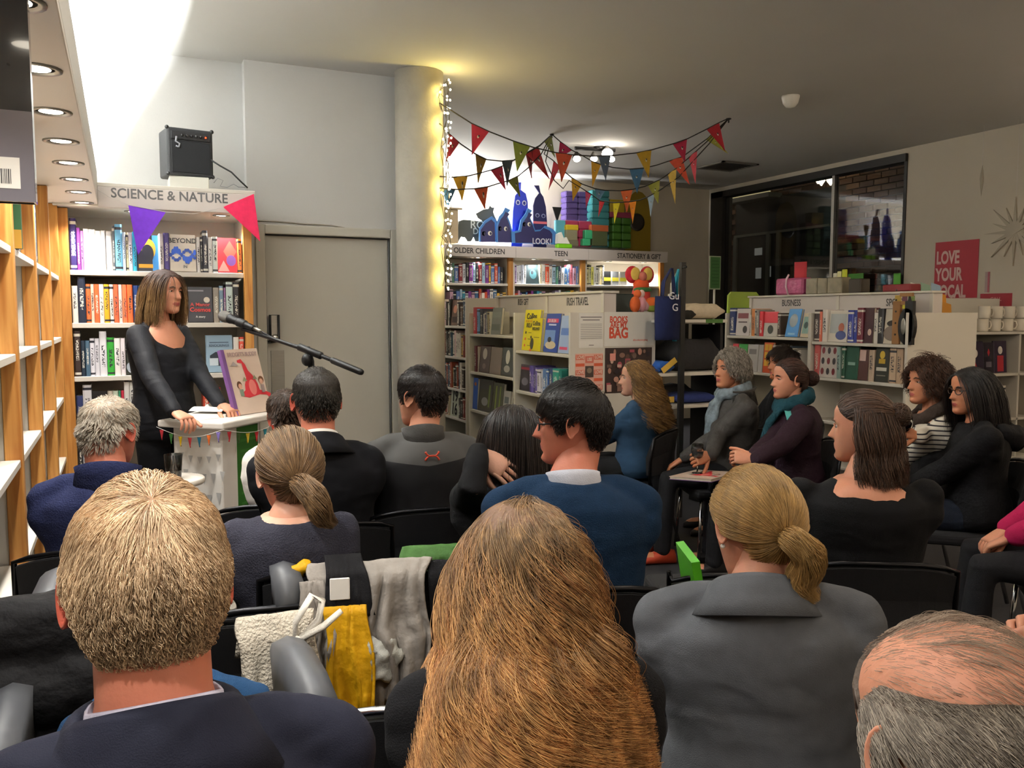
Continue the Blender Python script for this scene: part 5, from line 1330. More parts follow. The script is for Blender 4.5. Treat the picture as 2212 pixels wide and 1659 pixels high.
# doll and soft toys on top of the middle shelves
def soft(name, label, parts, loc):
    t = thing(name, label, 'toy', loc)
    for nm, c, r_, colr in parts: MB().ellipsoid(c, r_, 16, 10).build(nm, mat('plush_' + colr.lstrip('#'), colr, .85, noise=.1, nscale=30, bump=.2, bscale=120), t)
    return t
pz = atY(1393, 665, 5.0)
dst = MB().lathe([(.13, FZ), (.13, FZ + .02), (.012, FZ + .03), (.012, pz.z - .012), (.09, pz.z - .01), (.09, pz.z - .002)], 16).build('display_stand', M_WHITEPL); dst.location = (pz.x, 5.05, 0); tag(dst, 'slim white display stand under the butterfly doll', 'stand')
soft('butterfly_doll', 'red and yellow butterfly doll facing the shop', (('body', (0, 0, .085), (.07, .05, .09), '#c8413a'), ('sash', (0, -.02, .125), (.072, .04, .02), '#3f7a48'), ('chest', (0, 0, .16), (.06, .045, .045), '#d8562c'), ('wing', (-.06, .02, .23), (.055, .03, .06), '#c22a38'), ('wing', (.06, .02, .23), (.055, .03, .06), '#c22a38'), ('wing_patch', (-.05, -.005, .235), (.038, .015, .045), '#e0c060'), ('wing_patch', (.05, -.005, .235), (.038, .015, .045), '#e0c060'), ('face', (0, -.02, .215), (.03, .025, .035), '#b8685a')), (pz.x, 5.05, pz.z - .001))
gz = 1.4755
for nm, lb_, x, y, parts in (('soft_toy', 'small orange soft toy beside the pink one', 1372, 650, (('body', (0, 0, .05), (.035, .03, .05), '#d0602c'), ('head', (.015, 0, .115), (.025, .025, .025), '#d0602c'))),
                              ('soft_toy', 'pale pink soft toy with petals above the white poster', 1386, 655, (('body', (0, 0, .05), (.03, .03, .05), '#e0a0a8'), ('petal', (-.03, 0, .04), (.03, .02, .03), '#e6b8c0'), ('petal', (.03, 0, .04), (.03, .02, .03), '#e6b8c0'), ('head', (0, 0, .115), (.02, .02, .025), '#e8c8c0'))),
                              ('soft_toy', 'orange and green curled soft toy near the tote bags', 1410, 662, (('body', (0, 0, .03), (.05, .03, .03), '#8a9a3a'), ('back', (-.005, 0, .06), (.05, .03, .035), '#dd6a2c')))):
    p = atZ(x, y + 12, gz) if False else atY(x, y, GY0 + .06)
    soft(nm, lb_, parts, (p.x, GY0 + .06, gz))
o = MB().cbox(-.1, .1, 0, .14, 0, .12, .004).build('game_box', mat('game_box', '#23302f', .4)); o.location = (atY(1352, 660, GY0 + .3).x, GY0 + .3, gz); tag(o, 'dark boxed game on top of the travel shelving', 'box')

# ================================================================== SIGNS AND THINGS AROUND THE RIGHT SHELVING
pz = atY(1543, 625, 6.3)
gs = thing('sign_stand', 'thin stand holding a green printed sheet near the window', 'sign', (pz.x, 6.3, 0))
MB().lathe([(.14, FZ), (.14, FZ + .012), (.01, FZ + .02), (.01, pz.z)], 16).build('stand_pole', M_WHITEPL, gs)
sh_ = MB().box(-.06, .06, -.008, .004, pz.z - .002, atY(1543, 553, 6.3).z).build('frame', mat('sign_frame', '#8f9a80', .5), gs)
zc = (pz.z + atY(1543, 553, 6.3).z) / 2; hh = (atY(1543, 553, 6.3).z - pz.z)
print_on(sh_, [('rect', 0, 0, .105, hh - .02, '#3a6a34')] + [('rect', 0, hh * (.35 - .1 * i), .075, .008, '#2f5a2c') for i in range(8)], face_y(0, -.0085, zc), 'sheet_print')
p0, p1 = atY(1567, 682, 5.75), atY(1640, 631, 5.75)
w, h = (p1.x - p0.x) / 2, p1.z
pts = [(-w, .3), (w, .3), (w, h - .03), (w - .03, h), (-w + .06, h), (-w + .03, h - .03)]
o = MB().prism(pts, 0, .02).build('lime_chair_back', mat('lime_gloss', '#a9c250', .2, noise=.03, coat=.4)); o.location = ((p0.x + p1.x) / 2, 5.75, 0)
tag(o, 'glossy lime green rounded board behind the Business shelving', 'board')
MB().box(-w, -w + .03, .001, .02, FZ, .3).build('board_leg', M_BLACK, o); MB().box(w - .03, w, .001, .02, FZ, .3).build('board_leg', M_BLACK, o)
# on top of the business header
HX = 4.60; HT = bh + .0005
def top_item(name, label, cat, x0, x1, y0, colr, depth=.1, m=None, bev=.006):
    a, c = atX(x0, 640, HX - .05), atX(x1, 640, HX - .05); z1 = atX((x0 + x1) / 2, y0, HX - .05).z
    o = MB().cbox(-depth / 2, depth / 2, -(a.y - c.y) / 2, (a.y - c.y) / 2, 0, z1 - HT, bev).build(name, m or flat(colr)); o.location = (HX, (a.y + c.y) / 2, HT); tag(o, label, cat); return o
M_FOIL = mat('pink_foil', '#b8507c', .25, noise=.25, nscale=14, bump=.8, bscale=22, coat=.5)
o = top_item('gift_pack', 'shiny pink wrapped gift pack on top of Business shelving', 'gift', 1674, 1733, 601, '#b8507c', .1, M_FOIL, .012)
b = MB(); b.tube([(-.052, 0, .0), (-.056, .02, .06), (-.053, .02, .12), (-.05, 0, .15)], .008, 6); b.build('pale_ribbon', mat('ribbon', '#e6c2cf', .4), o)
M_CELLO = mat('cello_wrap', '#8a8068', .2, noise=.3, nscale=10, coat=.6, bump=.5, bscale=20)
for i, (x0, x1, y0) in enumerate(((1738, 1762, 601), (1763, 1783, 601), (1784, 1816, 599), (1830, 1857, 602))):
    top_item('wrapped_card_pack', '%s cellophane wrapped card pack beside the pink gift pack' % ORD[i], 'card pack', x0, x1, y0, '#8a8068', .09, M_CELLO if i != 3 else mat('dark_pack', '#3a3228', .3))
for nm, lb_, x0, x1, y0, c in (('red_card', 'upright red card behind the wrapped packs', 1721, 1741, 566, '#b0202c'),):
    a = atX((x0 + x1) / 2, 620, HX + .07); zt_ = atX((x0 + x1) / 2, y0, HX + .07).z
    o = MB().box(-.002, .002, -.05, .05, 0, zt_ - HT).build(nm, flat(c)); o.location = (HX + .058, a.y, HT); o.rotation_euler = (0, 0, R(18)); tag(o, lb_, 'card')
    text('SALE', .03, facing((-.0025, 0, (zt_ - HT) * .6), (0, -1, 0), (0, 0, 1)), flat('#d86a6a'), o) if False else None
top_item('red_box', 'long dark red box lying on Sport shelving', 'box', 1905, 1965, 614, '#7a2024', .1)
# green cards and tiny bottles on the window sill behind
for i, (x0, x1, y0, y1, c, lb_) in enumerate(((1832, 1866, 590, 632, '#3f7a24', 'green card standing on the window sill behind the packs'), (1930, 1946, 590, 612, '#4f9a2a', 'bright green card at the edge of the window'))):
    XW = XR - .05; a, c_ = atX(x0, y1, XW), atX(x1, y0, XW)
    o = MB().box(-.002, .002, -(a.y - c_.y) / 2, (a.y - c_.y) / 2, 0, c_.z - WZ0).build('green_card', flat(c)); o.location = (XW, (a.y + c_.y) / 2, WZ0 + .0005); tag(o, lb_, 'card')
o = MB().lathe([(.07, 0), (.07, .01), (.03, .02), (.022, .5), (.04, .86), (.02, .9), (.001, .91)], 16).build('glass_vase', mat('blue_glass', '#a8cfe0', .15, noise=.05, emit=.1, ecol='#a8cfe0')); p = atX(1873, 620, XR - .12); o.location = (XR - .13, p.y, WZ0 + .0005); tag(o, 'slim pale blue vase on the window sill', 'vase')  # faint light put into the vase colour as emission
for i, (x, y0, c) in enumerate(((1800, 590, '#e0ddc8'), (1809, 586, '#efe8b0'), (1819, 582, '#c8cf3a'))):
    a = atX(x, 620, HX + .03); zt_ = atX(x, y0, HX + .03).z
    o = MB().cbox(-.018, .018, -.018, .018, 0, zt_ - HT, .004).build('small_bottle', flat(c)); o.location = (HX + .072, a.y, HT) if False else (HX + .0, a.y - .0, HT)
    o.location = (HX + .05 + .0, a.y, HT); o.scale = (.5, 1, 1); tag(o, ('small white bottle', 'small cream bottle', 'small yellow bottle')[i] + ' behind the wrapped packs', 'bottle')
# tall things standing in front of the sport sign
zsp = 1.476
def stand_up(name, label, cat, x0, x1, y0, colr, X, th=.02, parts=None):
    a, c = atX(x0, 700, X), atX(x1, 700, X); zt_ = atX((x0 + x1) / 2, y0, X).z
    return a.y, c.y, zt_
# folded tin robot: brown perforated upright with arms, black guitar shaped clock, photo card, leaning by the end of the sport shelf
a0, a1, zt_ = stand_up('', '', '', 1930, 1946, 651, '', 4.32)
o = MB().cbox(-.012, .012, -(a0 - a1) / 2, (a0 - a1) / 2, 0, zt_ - bn[0], .003).build('wooden_figure', mat('brown_wood', '#8a6034', .6)); o.location = (4.318, (a0 + a1) / 2, bn[0] + .0008); tag(o, 'brown wooden figure with holes standing before the Sport sign', 'figure')
for z in (.06, .13, .2, .27, .33):
    MB().lathe([(.006, 0), (.006, .002)], 10, M=Matrix.Translation((-.0125, 0, z)) @ Matrix.Rotation(R(-90), 4, 'Y')).build('hole_mark', M_BLACK, o)
for s in (0, 1): MB().box(-.008, .008, -.11, -.02, .24 + .05 * s, .262 + .05 * s).build('figure_arm', mat('brown_wood'), o)
a0, a1, zt_ = stand_up('', '', '', 1950, 1968, 640, '', 4.31)
gt = thing('guitar_clock', 'black guitar-shaped ornament at the end of Sport shelf', 'ornament', (4.315, (a0 + a1) / 2, bn[0] + .0008))
hh = zt_ - bn[0]
MB().prism([(.06 * math.cos(q) - .0, .11 + .11 * math.sin(q)) for q in (2 * math.pi * i / 20 for i in range(20))], -.012, .012, 'x').build('ornament_body', M_BLACK, gt)
MB().box(-.012, .012, -.045, .012, .0, hh * .9).build('neck_board', M_BLACK, gt)
MB().prism([(-.02, hh * .9), (.0, hh * .9), (-.01, hh)], -.006, .006, 'x').build('finial', M_BLACK, gt)
MB().ellipsoid((-.012, .02, .11), (.004, .018, .05)).build('silver_plate', M_STEEL, gt)
a0, a1, zt_ = stand_up('', '', '', 1962, 2006, 648, '', 4.5)
o = MB().box(-.004, .004, -(a0 - a1) / 2, (a0 - a1) / 2, 0, zt_ - zsp).build('photo_card', flat('#b0a488')); o.location = (4.42, (a0 + a1) / 2 + .06, zsp - .0) ; tag(o, 'small picture card standing on the Sport shelving end', 'card')
print_on(o, [('rect', -.05, .03, .05, .08, '#a88a3a'), ('rect', .0, .03, .04, .09, '#5a2a3a'), ('rect', .05, .02, .05, .09, '#6a7a3a'), ('rect', -.0, -.0, .03, .03, '#cfc83a')], facing((-.0045, 0, (zt_ - zsp) / 2), (0, -1, 0), (0, 0, 1)))
o.location.z = 1.4755
o.location.y = max(o.location.y, BY0 + .12); o.location.x = 4.45
# postcard stand
p0 = atY(2045, 670, 3.98)
cs = thing('postcard_stand', 'small spinner stand of postcards beside the white end panel', 'stand', (p0.x, 4.2, 0))
MB().lathe([(.12, FZ), (.12, FZ + .015), (.012, FZ + .03), (.012, atY(2045, 620, 4.2).z)], 14).build('stand_pole', M_BLACK, cs)
k = 0
for row in range(3):
    for cidx in range(3):
        colr = (('#cfd0c4', '#8fae9a', '#9ab4cc'), ('#b9aaa4', '#5a6f88', '#d8902c'), ('#9a94a0', '#6f86a0', '#c98a30'))[row][cidx]
        z = atY(2045, 633 + 20 * row, 4.2).z
        o = MB().box(-.046, .046, -.004, 0, -.06, .06).build('postcard', flat(colr), cs); o.location = (-.1 + .1 * cidx + .03 * row, -.05 - .02 * row, z); o.rotation_euler = (R(-14), R(12), 0)
b = MB(); b.box(-.12, .2, -.045, -.02, atY(2045, 706, 4.2).z, atY(2045, 690, 4.2).z); b.tube([(0, 0, atY(2045, 690, 4.2).z), (.0, -.03, atY(2045, 690, 4.2).z - .02)], .012, 6); b.build('card_tray', M_BLACK, cs)
# posters on the right wall
def wall_sheet(name, label, cat, x0, y0, x1, y1, colr, X=None, th=.003):
    X = X or XR - .0006
    a, c = atX(x0, y1, X), atX(x1, y0, X); hw, hz = (a.y - c.y) / 2, (c.z - a.z) / 2
    o = MB().box(-th, 0, -hw, hw, -hz, hz).build(name, flat(colr)); o.location = (X, (a.y + c.y) / 2, (a.z + c.z) / 2); tag(o, label, cat); return o, hw, hz
o, hw, hz = wall_sheet('love_poster', 'large red poster reading LOVE YOUR LOCAL on the right wall', 'poster', 2018, 640, 2116, 513, '#a8202e') if False else wall_sheet('love_poster', 'large red poster reading LOVE YOUR LOCAL on the right wall', 'poster', 2017, 516, 2116, 645, '#a3202e')
for i, s in enumerate(('LOVE', 'YOUR', 'LOCAL')):
    text(s, hz * .62, facing((-.0035, hw * .93, hz * (.42 - .6 * i)), (0, -1, 0), (0, 0, 1)), flat('#d8b8b0'), o, bold=.035, squeeze=.62, align='LEFT')
o, hw, hz = wall_sheet('red_sign', 'smaller red sign lying behind the mug shelf', 'sign', 2117, 633, 2187, 662, '#9a1f2c')
text('CALL', hz * .8, facing((-.0035, 0, hz * .1), (0, -1, 0), (0, 0, 1)), flat('#c98a84'), o, bold=.03)
o, hw, hz = wall_sheet('pink_strip', 'thin pink and grey strip on the wall right of the red poster', 'sign', 2127, 587, 2139, 632, '#a8908c')
MB().box(-.004, -.003, -hw, -hw * .2, -hz, hz).build('red_edge', flat('#a05058'), o)
# paper snow star and hanging icicle on the right
ps = atX(2192, 500, 6.2); st_ = MB()
for i in range(8):
    a = math.pi * i / 8; c, s = math.cos(a), math.sin(a); L = .26 if i % 2 == 0 else .2
    st_.prism([(c * L, s * L), (-s * .02, c * .02), (-c * L, -s * L), (s * .02, -c * .02)], -.004 - .001 * i, .004 + .001 * i, 'x')
o = st_.build('paper_star', mat('pearl_paper', '#a89d8a', .5)); o.location = (6.2, ps.y, ps.z); tag(o, 'pale paper snow star hanging near the right wall', 'ornament')
MB().tube([(0, 0, 0), (0, 0, CZ - ps.z)], .0012, 4).build('thread', mat('thread'), o)
pi_ = atX(2121, 385, 6.25); o = MB().lathe([(.001, -.14), (.012, -.05), (.016, .0), (.008, .06), (.001, .1)], 8).build('icicle_ornament', mat('pearl_paper')); o.location = (6.25, pi_.y, pi_.z); tag(o, 'small pale icicle ornament hanging near the right wall', 'ornament')
MB().tube([(0, 0, .1), (0, 0, CZ - pi_.z)], .0012, 4).build('thread', mat('thread'), o)
# ================================================================== PEOPLE KIT
HU = 0.228                                   # head height of an adult in metres
_tab = np.array([  # z, back, front, half width (head heights)
 (-.500, .20, .27, .03), (-.485, .13, .325, .09), (-.46, .06, .352, .135), (-.42, -.02, .366, .175), (-.35, -.12, .366, .222), (-.25, -.22, .366, .262), (-.15, -.31, .368, .292),
 (-.05, -.385, .366, .315), (.05, -.43, .364, .332), (.15, -.455, .374, .342), (.25, -.45, .370, .342), (.33, -.41, .335, .318), (.40, -.335, .265, .268), (.45, -.25, .185, .205), (.48, -.16, .105, .135), (.495, -.08, .03, .07), (.50, -.03, -.02, .015)])
_zs = np.linspace(-.5, .5, 401)
def _smooth(col):
    v = np.interp(_zs, _tab[:, 0], _tab[:, col]); k = np.ones(9) / 9
    q = np.convolve(np.pad(v, 4, 'edge'), k, 'valid'); e = np.clip((np.abs(_zs) - .46) / .04, 0, 1); return q * (1 - e) + v * e
_YB, _YF, _WD = _smooth(1), _smooth(2), _smooth(3)
def head_surf(phi, z, jaw=1.0, face=1.0):
    phi, z = np.broadcast_arrays(np.asarray(phi, float), np.asarray(z, float))
    yb, yf, w = (np.interp(z, _zs, t) for t in (_YB, _YF, _WD))
    low = np.clip((-.05 - z) / .3, 0, 1); w = w * (1 + (jaw - 1) * low)
    yc = (yb + yf) / 2; hd = (yf - yb) / 2
    c, s = np.cos(phi), np.sin(phi)
    x = w * np.sign(s) * np.abs(s) ** .92; y = yc + hd * np.sign(c) * np.abs(c) ** .9
    fr = np.clip(c * 2.2, 0, 1) * face
    g = lambda x0, z0, sx, sz: np.exp(-((x - x0) / sx) ** 2 - ((z - z0) / sz) ** 2)
    ax = np.abs(x)
    rise = np.clip((.10 - z) / .235, 0, 1) * np.clip((z + .185) / .045, 0, 1)
    nose = (.006 + .118 * rise ** 1.15) * np.exp(-(x / (.030 + .026 * rise)) ** 2) * (z < .12) * (z > -.19)
    d = nose
    d = d - .034 * g(.135, .03, .075, .05) - .034 * g(-.135, .03, .075, .05)
    d = d + .014 * np.exp(-((z - .105) / .03) ** 2) * np.exp(-(ax / .2) ** 4)
    d = d + .016 * (g(.19, -.09, .08, .07) + g(-.19, -.09, .08, .07))
    d = d + .022 * g(0, -.245, .10, .022) + .024 * g(0, -.292, .085, .022) - .012 * g(0, -.268, .1, .007)
    d = d + .012 * g(0, -.22, .13, .06) - .012 * g(0, -.335, .09, .022) + .030 * g(0, -.415, .085, .045)
    y = y + d * fr
    return np.stack([x, y, z], -1)
def surf_normals(phi, z, **k):
    e = 1e-3
    a = head_surf(phi + e, z, face=0, **k) - head_surf(phi - e, z, face=0, **k); b = head_surf(phi, np.clip(z + e, -.5, .5), face=0, **k) - head_surf(phi, np.clip(z - e, -.5, .5), face=0, **k)
    n = np.cross(b, a); P = head_surf(phi, z, face=0, **k)
    sg = np.sign((n * (P - np.array([0, -.05, 0]))).sum(-1, keepdims=True)); sg[sg == 0] = 1
    return n * sg / np.maximum(np.linalg.norm(n, axis=-1, keepdims=True), 1e-9)

def skin_mat(name, col, red=0.0):
    m = mat('skin_' + name, col, .48, noise=.07, nscale=18, bump=.06, bscale=160, sss=.18, spec=.35)
    return m
SKIN = {'fair': skin_mat('fair', '#c98d72'), 'pink': skin_mat('pink', '#c47a62'), 'pale': skin_mat('pale', '#d3a088'), 'tan': skin_mat('tan', '#b97c5c'), 'ear': skin_mat('flushed', '#b85a48')}
LIP = mat('lips', '#a85550', .4, noise=.05); EYEW = mat('eye_white', '#d8d2ca', .2, noise=0); IRIS = mat('iris_dark', '#2a1f18', .15, noise=0)
NAIL = mat('nail', '#d8a898', .3, noise=0)

def add_head(b, M, jaw=1.0, nx=46, nz=44, ear_m=0, lips=True):
    u = np.linspace(-1, 1, nx + 1)[:-1]
    phi = np.sign(u) * np.pi * np.abs(u) ** 1.25
    t = np.linspace(0, 1, nz); z = -.5 + (t + .0 * np.sin(t * 2 * np.pi)) * 1.0
    z = np.concatenate([[-.5, -.492], np.linspace(-.48, .46, nz - 5), [.478, .492, .5]])
    P = head_surf(phi[None, :], z[:, None], jaw)
    o = len(b.v); rows, cols = P.shape[:2]
    for r_ in range(rows):
        for c_ in range(cols): b.v.append(tuple(M @ Vector(P[r_, c_])))
    for r_ in range(rows - 1):
        for c_ in range(cols):
            k = (c_ + 1) % cols; q = (o + r_ * cols + c_, o + r_ * cols + k, o + (r_ + 1) * cols + k, o + (r_ + 1) * cols + c_)
            zc = (z[r_] + z[r_ + 1]) / 2; ph = abs(phi[c_]); xm = abs(P[r_, c_, 0])
            m_ = 1 if lips and -.305 < zc < -.232 and xm < .115 - abs(zc + .268) * 1.3 and ph < 1.2 else 0
            b.f.append(q); b.m.append(m_); b.s.append(True)
    b.f.append(tuple(o + c_ for c_ in range(cols))[::-1]); b.m.append(0); b.s.append(True)
    b.f.append(tuple(o + (rows - 1) * cols + c_ for c_ in range(cols))); b.m.append(0); b.s.append(True)
    for s in (-1, 1):
        b.ellipsoid((s * .135, .288, .028), (.050, .046, .030), 12, 8, 2, M)
        b.ellipsoid((s * .135 , .325, .028), (.022, .012, .024), 10, 6, 3, M)
        b.tube([(s * .065, .372, .098), (s * .13, .372, .122), (s * .2, .325, .105)], [.012, .015, .007], 6, 4, M=M, flat=1.0)
        # upper lid
        b.tube([(s * .075, .335, .03), (s * .135, .352, .058), (s * .195, .312, .034)], [.008, .012, .008], 6, 0, M=M)
        # ear: dished shell with rim
        E = M @ Matrix.Translation((s * .318, -.035, -.005)) @ Matrix.Rotation(R(-24 * s), 4, 'Z') @ Matrix.Rotation(R(9), 4, 'X')
        rings = []
        for (f, h) in ((0.0, .012), (.45, .006), (.75, .02), (.93, .045), (1.03, .04), (1.0, .012), (.8, -.01), (.3, -.03)):
            ring = []
            for j in range(18):
                a = 2 * math.pi * j / 18
                yy = .085 * math.cos(a) * (1.0 + .18 * math.sin(a)) - .01; zz = .14 * math.sin(a) + (0.0)
                if math.sin(a) < -.5: yy = yy * .8 + .012
                ring.append((s * (h + .018), yy * f, zz * f))
            rings.append(ring)
        b.loft(rings, ear_m, True, True, True, E)

def add_hand(b, wrist, fdir, nrm, side=1, curl=25, sc=1.0, spread=.0, m=0, thumb=35):
    y = Vector(fdir).normalized(); z = Vector(nrm); z = (z - y * z.dot(y)).normalized(); x = y.cross(z)
    M = Matrix(((x.x, y.x, z.x, wrist[0]), (x.y, y.y, z.y, wrist[1]), (x.z, y.z, z.z, wrist[2]), (0, 0, 0, 1))) @ Matrix.Scale(sc, 4)
    rings = []
    for yy, w, t in ((-.03, .024, .019), (0, .026, .018), (.03, .036, .017), (.06, .041, .015), (.085, .041, .013), (.096, .036, .010)):
        rings.append([(w * math.cos(a), yy, t * math.sin(a)) for a in (2 * math.pi * j / 14 for j in range(14))])
    b.loft(rings, m, True, True, True, M)
    for i, (L, rr_) in enumerate(((.070, .0088), (.079, .009), (.073, .0086), (.056, .0076))):
        x0 = -side * (.031 - .0205 * i); p = Vector((x0, .086, .001)); ang = 0; pts = [p.copy() - Vector((0, .012, 0)), p.copy()]
        fan = -side * (.09 - .06 * i) * (1 + spread)
        for k, f in enumerate((.42, .32, .26)):
            ang += R(curl * (1.0, 1.15, .8)[k]); p = p + Vector((math.sin(fan) * math.cos(ang), math.cos(ang) * math.cos(fan), -math.sin(ang))) * L * f; pts.append(p.copy())
        b.capsule(pts, [rr_, rr_, rr_ * .96, rr_ * .9, rr_ * .8], 8, m, M, 3)
    p = Vector((-side * .026, .018, -.006)); pts = [p.copy()]; a = R(thumb)
    for k, f in enumerate((.042, .034, .028)):
        p = p + Vector((-side * math.sin(a), math.cos(a), -.28)) * f; a -= R(14); pts.append(p.copy())
    b.capsule(pts, [.0135, .0115, .010, .0085], 8, m, M, 3)

def ik(S, Wp, l1, l2, pole):
    S, Wp = Vector(S), Vector(Wp); d = Wp - S; L = d.length
    if L > (l1 + l2) * .995: k = L / (l1 + l2) * 1.005; l1 *= k; l2 *= k
    n = d.normalized(); a = (l1 * l1 - l2 * l2 + L * L) / (2 * L); h = math.sqrt(max(l1 * l1 - a * a, 1e-6))
    p = Vector(pole); p = (p - n * p.dot(n)).normalized()
    return S + n * a + p * h

_cl_tex = {}
def fold_texture(scale):
    if scale not in _cl_tex:
        t = bpy.data.textures.new('cloth_folds_%d' % int(scale * 1000), 'CLOUDS'); t.noise_scale = scale; t.noise_depth = 2; _cl_tex[scale] = t
    return _cl_tex[scale]
def garment(name, b, m, parent, voxel=.012, folds=.012, fscale=.11, smooth=6):
    o = b.build(name, m, parent)
    md = o.modifiers.new('skin', 'REMESH'); md.mode = 'VOXEL'; md.voxel_size = voxel; md.use_smooth_shade = True
    sm = o.modifiers.new('relax', 'SMOOTH'); sm.factor = .5; sm.iterations = smooth
    if folds:
        dm = o.modifiers.new('folds', 'DISPLACE'); dm.texture = fold_texture(fscale); dm.strength = folds; dm.texture_coords = 'LOCAL'; dm.mid_level = .5
    return o
def fabric(name, col, rough=.9, bump=.25, bscale=350, noise=.10, sheen=.0, coat=0):
    if 'fabric_' + name in MATS: return MATS['fabric_' + name]
    m = mat('fabric_' + name, col, rough, noise=noise, nscale=30, bump=bump, bscale=bscale, sheen=sheen, coat=coat, spec=.25)
    nt = m.node_tree; bp = [n for n in nt.nodes if n.type == 'BUMP'][0]
    tc = nt.nodes.new('ShaderNodeTexCoord'); mp = nt.nodes.new('ShaderNodeMapping'); mp.inputs['Scale'].default_value = (1, 1, 1.9); mp.inputs['Rotation'].default_value = (.3, .5, 0); nt.links.new(tc.outputs['Object'], mp.inputs[0])
    nz = nt.nodes.new('ShaderNodeTexNoise'); nz.inputs['Scale'].default_value = 5.5; nz.inputs['Detail'].default_value = 1.2; nz.inputs['Distortion'].default_value = 1.0; nt.links.new(mp.outputs[0], nz.inputs['Vector'])
    b2 = nt.nodes.new('ShaderNodeBump'); b2.inputs['Strength'].default_value = .55; b2.inputs['Distance'].default_value = .02; nt.links.new(nz.outputs['Fac'], b2.inputs['Height']); nt.links.new(b2.outputs[0], bp.inputs['Normal'])
    return m

# ------------------------------------------------------------------ hair
def hair_mat(name, c1, c2, rough=.32, tip=None, lock=(.78, 1.16)):
    key = 'hair_' + name
    if key in MATS: return MATS[key]
    m = bpy.data.materials.new(key); m.use_nodes = True; nt = m.node_tree
    for n in list(nt.nodes): nt.nodes.remove(n)
    out = nt.nodes.new('ShaderNodeOutputMaterial'); hb = nt.nodes.new('ShaderNodeBsdfPrincipled')
    hi = nt.nodes.new('ShaderNodeHairInfo'); mx = nt.nodes.new('ShaderNodeMixRGB'); mx.inputs[1].default_value = hexc(c1); mx.inputs[2].default_value = hexc(c2)
    nt.links.new(hi.outputs['Random'], mx.inputs[0]); src = mx.outputs[0]
    if tip:
        cr = nt.nodes.new('ShaderNodeValToRGB'); cr.color_ramp.elements[0].position = .12; cr.color_ramp.elements[1].position = .5
        nt.links.new(hi.outputs['Intercept'], cr.inputs[0])
        m2 = nt.nodes.new('ShaderNodeMixRGB'); nt.links.new(cr.outputs[0], m2.inputs[0]); nt.links.new(src, m2.inputs[1])
        m3 = nt.nodes.new('ShaderNodeMixRGB'); m3.inputs[1].default_value = hexc(tip[0]); m3.inputs[2].default_value = hexc(tip[1]); nt.links.new(hi.outputs['Random'], m3.inputs[0])
        nt.links.new(m3.outputs[0], m2.inputs[2]); src = m2.outputs[0]
    # locks: slow variation across the head, stretched along the fall of the hair
    tc = nt.nodes.new('ShaderNodeTexCoord'); mp = nt.nodes.new('ShaderNodeMapping'); mp.inputs['Scale'].default_value = (45, 45, 9); nt.links.new(tc.outputs['Object'], mp.inputs[0])
    nz = nt.nodes.new('ShaderNodeTexNoise'); nz.inputs['Scale'].default_value = 1.0; nz.inputs['Detail'].default_value = 2; nt.links.new(mp.outputs[0], nz.inputs['Vector'])
    rp = nt.nodes.new('ShaderNodeMapRange'); rp.inputs['From Min'].default_value = .32; rp.inputs['From Max'].default_value = .68; rp.inputs['To Min'].default_value = lock[0]; rp.inputs['To Max'].default_value = lock[1]; nt.links.new(nz.outputs['Fac'], rp.inputs['Value'])
    mu_ = nt.nodes.new('ShaderNodeMixRGB'); mu_.blend_type = 'MULTIPLY'; mu_.inputs[0].default_value = 1; nt.links.new(src, mu_.inputs[1]); nt.links.new(rp.outputs[0], mu_.inputs[2]); src = mu_.outputs[0]
    nt.links.new(src, hb.inputs['Base Color']); hb.inputs['Roughness'].default_value = rough + .08; hb.inputs['Specular IOR Level'].default_value = .42
    nt.links.new(hb.outputs[0], out.inputs['Surface']); MATS[key] = m
    return m
def hair_object(name, strands, radius, m, parent, taper=.35):
    """strands: list of (N,K,3) arrays"""
    cu = bpy.data.hair_curves.new(name); sizes = []; pos = []; rad = []
    for S in strands:
        N, K = S.shape[:2]; sizes += [K] * N; pos.append(S.reshape(-1, 3)); t = np.linspace(0, 1, K)
        rr_ = radius * (1 - (1 - taper) * np.clip((t - .6) / .4, 0, 1)) if not isinstance(radius, (list, tuple)) else None
        rad.append(np.tile(rr_, N))
    cu.add_curves(sizes)
    cu.attributes['position'].data.foreach_set('vector', np.concatenate(pos).astype(np.float32).ravel())
    at = cu.attributes.get('radius') or cu.attributes.new('radius', 'FLOAT', 'POINT')
    at.data.foreach_set('value', np.concatenate(rad).astype(np.float32))
    cu.materials.append(m)
    o = bpy.data.objects.new(name, cu); COL.objects.link(o); o.parent = parent
    o['kind'] = 'stuff'
    return o

HL_SHORT = ((0, .335), (25, .34), (45, .29), (60, .17), (70, .0), (78, -.09), (88, -.06), (96, .08), (108, .06), (120, -.06), (140, -.22), (160, -.30), (180, -.315))
HL_LONG = ((0, .345), (25, .345), (45, .28), (60, .16), (72, .02), (84, -.02), (96, .0), (110, -.04), (130, -.18), (150, -.28), (180, -.32))
HL_BALD = ((0, .6), (66, .6), (70, .12), (78, -.08), (88, -.07), (96, .08), (108, .06), (120, -.06), (140, -.24), (180, -.32))
def interp_hl(tab, phi): a = np.degrees(np.abs(phi)); return np.interp(a, [q[0] for q in tab], [q[1] for q in tab])

